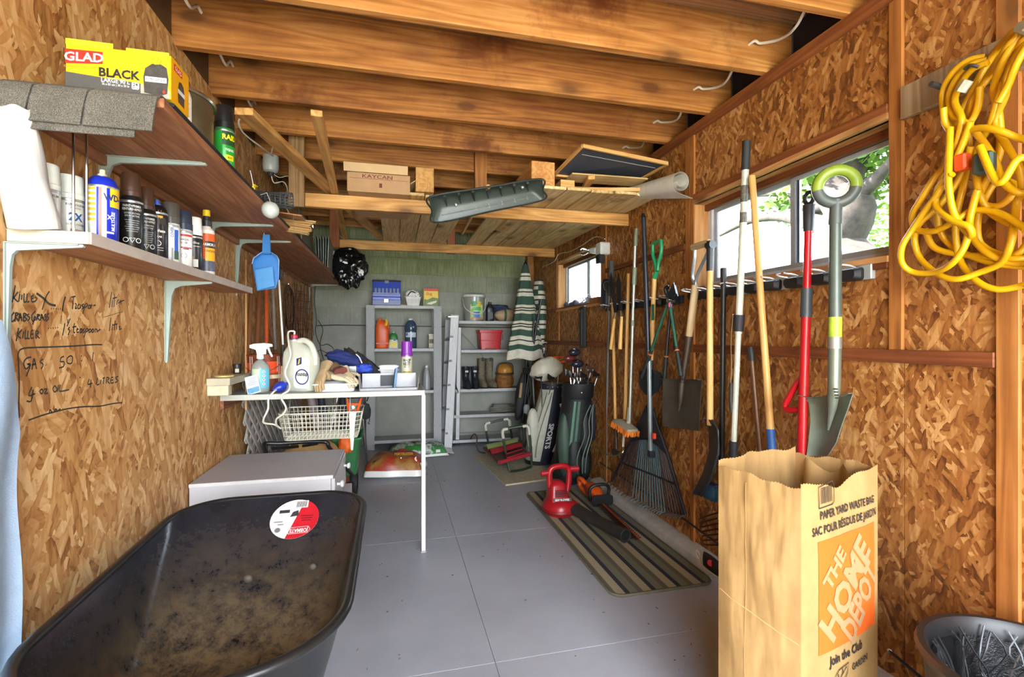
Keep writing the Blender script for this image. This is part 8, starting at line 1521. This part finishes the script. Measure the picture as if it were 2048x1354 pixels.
# marker notes on the left wall (traced strokes)
S = [[(115,115),(92,245)],[(135,165),(100,215)],[(98,205),(135,240)],[(150,180),(140,240)],[(165,185),(162,225)],[(182,175),(180,240),(198,236)],[(205,178),(203,240),(222,234)],[(252,190),(236,200),(238,215),(252,212)],[(236,215),(240,240),(262,235)],[(262,205),(278,215),(262,240)],[(275,175),(330,215),(370,255),(420,268)],[(372,160),(345,205),(318,300)],
 [(385,290),(390,290)],[(402,292),(407,292)],[(418,293),(423,293)],[(436,294),(441,294)],[(452,292),(457,292)],[(492,200),(478,250),(470,310)],
 [(535,205),(568,198)],[(552,205),(545,295)],[(565,250),(575,262),(566,290),(580,285)],[(598,255),(585,270),(588,290),(602,285),(604,258),(606,290)],[(628,255),(614,268),(630,280),(616,294)],[(642,255),(622,330)],[(645,250),(660,262),(640,285)],[(668,265),(662,285),(676,288),(680,268),(668,265)],[(685,292),(686,262),(694,268)],[(702,268),(720,264)],[(822,285),(840,165)],[(848,225),(842,280)],[(862,180),(858,280)],[(848,215),(880,205)],[(878,262),(885,230),(892,225)],[(890,250),(912,235),(935,228)],[(905,225),(912,260)],
 [(108,318),(88,345),(90,390),(112,370)],[(118,320),(112,390)],[(118,322),(140,330),(118,352),(142,385)],[(150,325),(140,385)],[(152,325),(165,385)],[(142,360),(165,355)],[(178,325),(176,388)],[(178,325),(202,335),(180,352),(204,368),(178,388)],[(218,330),(205,345),(225,360),(206,385)],[(268,310),(240,340),(245,385),(268,370),(262,350),(245,412)],[(282,330),(276,380)],[(284,335),(300,340),(282,355),(300,380)],[(312,330),(304,382)],[(314,332),(330,380)],[(308,362),(328,358)],[(345,330),(335,345),(350,360),(334,382)],[(368,325),(352,345),(366,362),(345,388)],
 [(140,435),(122,535)],[(165,450),(135,490),(158,515)],[(178,460),(170,515)],[(192,450),(188,515),(204,512)],[(212,455),(208,515),(222,512)],[(250,455),(235,460),(232,512),(254,508)],[(234,485),(252,480)],[(272,515),(270,460),(292,468),(276,488),(298,515)],[(255,452),(258,456)],
 [(362,440),(367,439)],[(380,439),(385,438)],[(398,438),(403,437)],[(416,436),(421,435)],[(432,434),(437,433)],[(488,400),(480,450),(470,495)],[(512,370),(508,400)],[(528,365),(505,425)],[(525,430),(512,445),(525,455),(512,490)],
 [(560,400),(552,465),(565,470)],[(545,430),(575,425)],[(585,435),(578,450),(580,470),(594,464)],[(578,450),(592,445)],[(612,438),(600,455),(604,472),(616,462),(614,440),(620,472)],[(636,440),(624,452),(636,464),(624,476)],[(650,440),(632,510)],[(652,440),(666,448),(648,468)],[(678,442),(668,458),(674,470),(686,456),(678,442)],[(698,442),(690,458),(696,470),(706,456),(698,442)],[(716,470),(716,445),(730,450),(730,470)],[(735,462),(755,445)],[(822,460),(835,360)],[(848,405),(842,455)],[(866,380),(860,455)],[(850,415),(882,405)],[(880,405),(878,450)],[(892,430),(905,425),(896,448),(915,440)],
 [(145,1115),(142,1000),(145,850),(140,700),(138,625),(175,590),(300,582),(420,578),(560,572),(700,562),(770,562)],
 [(235,655),(200,665),(178,700),(195,745),(225,715),(205,710),(230,712),(198,800)],[(255,665),(240,750)],[(258,665),(275,745)],[(240,715),(272,705)],[(325,670),(300,690),(325,710),(310,745)],[(345,712),(348,716)],[(482,650),(460,660),(455,690),(482,690),(478,725),(445,738)],[(530,645),(505,665),(508,700),(540,700),(545,655),(530,645)],[(610,645),(616,650)],[(610,680),(616,684)],[(702,618),(695,685)],
 [(240,880),(215,945),(265,930)],[(250,900),(235,985),(200,985)],[(312,895),(300,915),(315,932),(325,910),(312,895)],[(330,900),(355,895),(335,930),(362,925)],[(415,870),(398,890),(410,918),(430,900),(415,870)],[(440,865),(432,915)],[(455,862),(448,912),(520,900)],[(600,805),(606,812)],[(598,880),(604,885)],[(672,820),(660,860),(695,850)],[(685,825),(682,885)],
 [(735,810),(728,862),(748,858)],[(760,825),(755,858)],[(772,815),(790,810)],[(782,812),(776,860)],[(800,855),(802,810),(822,816),(806,832),(826,856)],[(852,808),(836,812),(834,850),(856,846)],[(836,830),(852,826)],[(890,800),(868,812),(888,832),(865,848)],
 [(215,1130),(300,1100),(400,1070),(520,1042),(640,1028),(750,1025),(850,1005),(920,998)],[(370,1080),(378,1050),(392,1078)],[(410,1068),(420,1045),(430,1062)],[(440,1055),(455,1045)],
 [(52,915),(108,878)],[(925,580),(928,700),(926,820),(924,960)],[(780,355),(850,335),(925,312)]]
gs = []
for st_ in S:
    th = .0042 if st_[0] not in ((275, 175), (492, 200)) else .0065
    if st_[0] in ((925, 580), (780, 355)): th = .0015
    q = [P(x*.2658, 540+y*.2658, X=XL+.0008) for x, y in st_]; q = smooth(q, 3) if len(q) > 2 else q
    gs.append(stroke2d([(p_.y, p_.z) for p_ in q], th))
gg = join(*gs); V_ = [Vector((XL+.0008, v.x, v.y)) for v in gg[0]]
part(wl_, 'marker_writing', (V_, gg[1]), mat('3a3a34', .8, var=.2, scale=40), flat=True)
# loose specks of dirt and straw on the floor
random.seed(13); deb = []
for k in range(150):
    x, y = random.uniform(-.15, 1.0), random.uniform(1.0, 5.2)
    if random.random() < .45: x, y = random.uniform(.95, 1.62), random.uniform(1.6, 3.8)
    a = random.uniform(0, 6.28); L = random.uniform(.004, .016); deb.append(tube([(x, y, .002), (x+L*math.cos(a), y+L*math.sin(a), .003)], random.uniform(.0008, .002), 4))
o = raw('floor_debris', join(*deb), mat('4f473a', .9, var=.4)); tag(o, 'scattered bits of straw and dirt on the painted floor', 'debris'); o['kind'] = 'stuff'
# ------------------------------------------------------------------ outdoors: ground, trees beyond the windows
GR = NT('yard'); n1 = GR.noise(GR.obj(), 1.2, 5, .7); GR = GR.fin(GR.ramp(n1.outputs[0], [(.3, lin('34481f')), (.7, lin('52682f'))]), .9)
g0 = struct('ground', box(-30, 40, -30, 40, -.30, -.13), GR)
dr = struct('path', box(-2.2, 3.2, -9, YF, -.13, -.02), mat('cdc9c0', .85))  # pale slab out of view, added to bounce light up to the ceiling
BARK = mat('332c27', .95, var=.6, scale=9, bump=1.0)
LEAFM = NT('leaf'); rn = LEAFM.noise(LEAFM.obj(), 3, 3, .6); LEAF = LEAFM.fin(LEAFM.ramp(rn.outputs[0], [(.3, lin('3a5a1a')), (.7, lin('6f9130'))]), .5)
def tree(label, base, trunk, branches, blobs, n, seed, leaf=.075):
    random.seed(seed); t = thing('garden_tree', label, 'tree', base, 'trees beyond the windows'); part(t, 'trunk', tube(smooth(trunk[0], 5), [trunk[1]*(1-.45*i/(5*(len(trunk[0])-1))) for i in range(5*(len(trunk[0])-1)+1)], 12), BARK, 60)
    for b, r_ in branches:
        q = smooth(b, 5); part(t, 'branch', tube(q, [r_*(1-.8*i/(len(q)-1)) for i in range(len(q))], 8), BARK, 60)
    V, F = [], []
    for c, rx, ry, rz in blobs:
        for _ in range(int(n*rx*ry)):
            a, b = random.uniform(0, 6.283), math.acos(random.uniform(-1, 1)); r_ = random.uniform(.45, 1)**.5; p = Vector((c[0]+rx*r_*math.sin(b)*math.cos(a), c[1]+ry*r_*math.sin(b)*math.sin(a), c[2]+rz*r_*math.cos(b)))
            u = Vector((random.gauss(0, 1), random.gauss(0, 1), random.gauss(0, .6))).normalized()*leaf*random.uniform(.6, 1.2); w_ = u.cross(Vector((random.gauss(0, 1), random.gauss(0, 1), random.gauss(0, 1)))).normalized()*leaf*.42
            k = len(V); V += [p-u, p+w_, p+u, p-w_]; F.append((k, k+1, k+2, k+3))
    o = part(t, 'foliage', (V, F), LEAF, flat=True); o['kind'] = 'stuff'
X5 = 5.2; q = lambda u, v, X=X5: P(u, v, X=X)
tree('large gnarled tree filling the view of the near window', (X5, 2.9, -.13), ([(X5, 3.05, -.13), (X5, 3.0, 1.0), q(1690, 520), q(1700, 420), q(1690, 330), (X5, 3.2, 5.2)], .36),
     [([q(1700, 470), q(1640, 450), q(1570, 430), q(1500, 440), q(1440, 470)], .16), ([q(1690, 400), q(1620, 410), q(1560, 385), q(1480, 395)], .13), ([q(1690, 380), q(1640, 330), q(1600, 290), q(1560, 260)], .12), ([q(1700, 400), q(1750, 360), q(1800, 300)], .13)],
     [((X5+.3, 3.2, 4.2), 1.8, 2.2, .9), ((X5-.3, 2.2, 3.5), .8, .9, .45), ((X5+.2, 4.6, 3.5), .9, .9, .35), ((X5+.5, 5.4, 3.15), .7, .8, .35), ((X5+.6, 1.9, 2.7), .6, .6, .5), ((X5+.9, 3.0, 3.1), .7, 1.0, .5), ((X5+1.2, 4.4, 3.6), .8, 1.2, .5), ((X5+.7, 2.2, 2.1), .5, .5, .5)], 1500, 3)
tree('rounder leafy tree farther away behind the near window', (13, 8, -.13), ([(13, 8, -.13), (13, 8, 2), (13, 8.2, 4.5)], .25), [([(13, 8, 2.4), (12.5, 7, 3.5)], .1)], [((13, 8, 3.4), 2.2, 3.0, 1.9), ((12, 4.5, 2.9), 1.4, 2.2, 1.5)], 600, 5, .12)
nh = thing('neighbour_house', 'white sided neighbouring building seen through the far window', 'building', (4.6, 11, -.13)); SDM = mat('a9adb8', .6, var=.03)
part(nh, 'wall', box(4.62, 5.0, 7.6, 16, -.13, 4.2), SDM)
for k in range(15): part(nh, 'siding_board', ([Vector(p_) for p_ in ((4.60, 7.6, .0+k*.28), (4.60, 16, .0+k*.28), (4.618, 16, .28+k*.28), (4.618, 7.6, .28+k*.28), (4.625, 7.6, k*.28), (4.625, 16, k*.28), (4.625, 16, .28+k*.28), (4.625, 7.6, .28+k*.28))], [(0, 3, 2, 1), (4, 5, 6, 7), (0, 1, 5, 4), (2, 3, 7, 6)]), SDM, flat=True)
part(nh, 'eave', box(4.3, 5.2, 7.4, 16.2, 4.2, 4.35), mat('c9ccd2', .6))
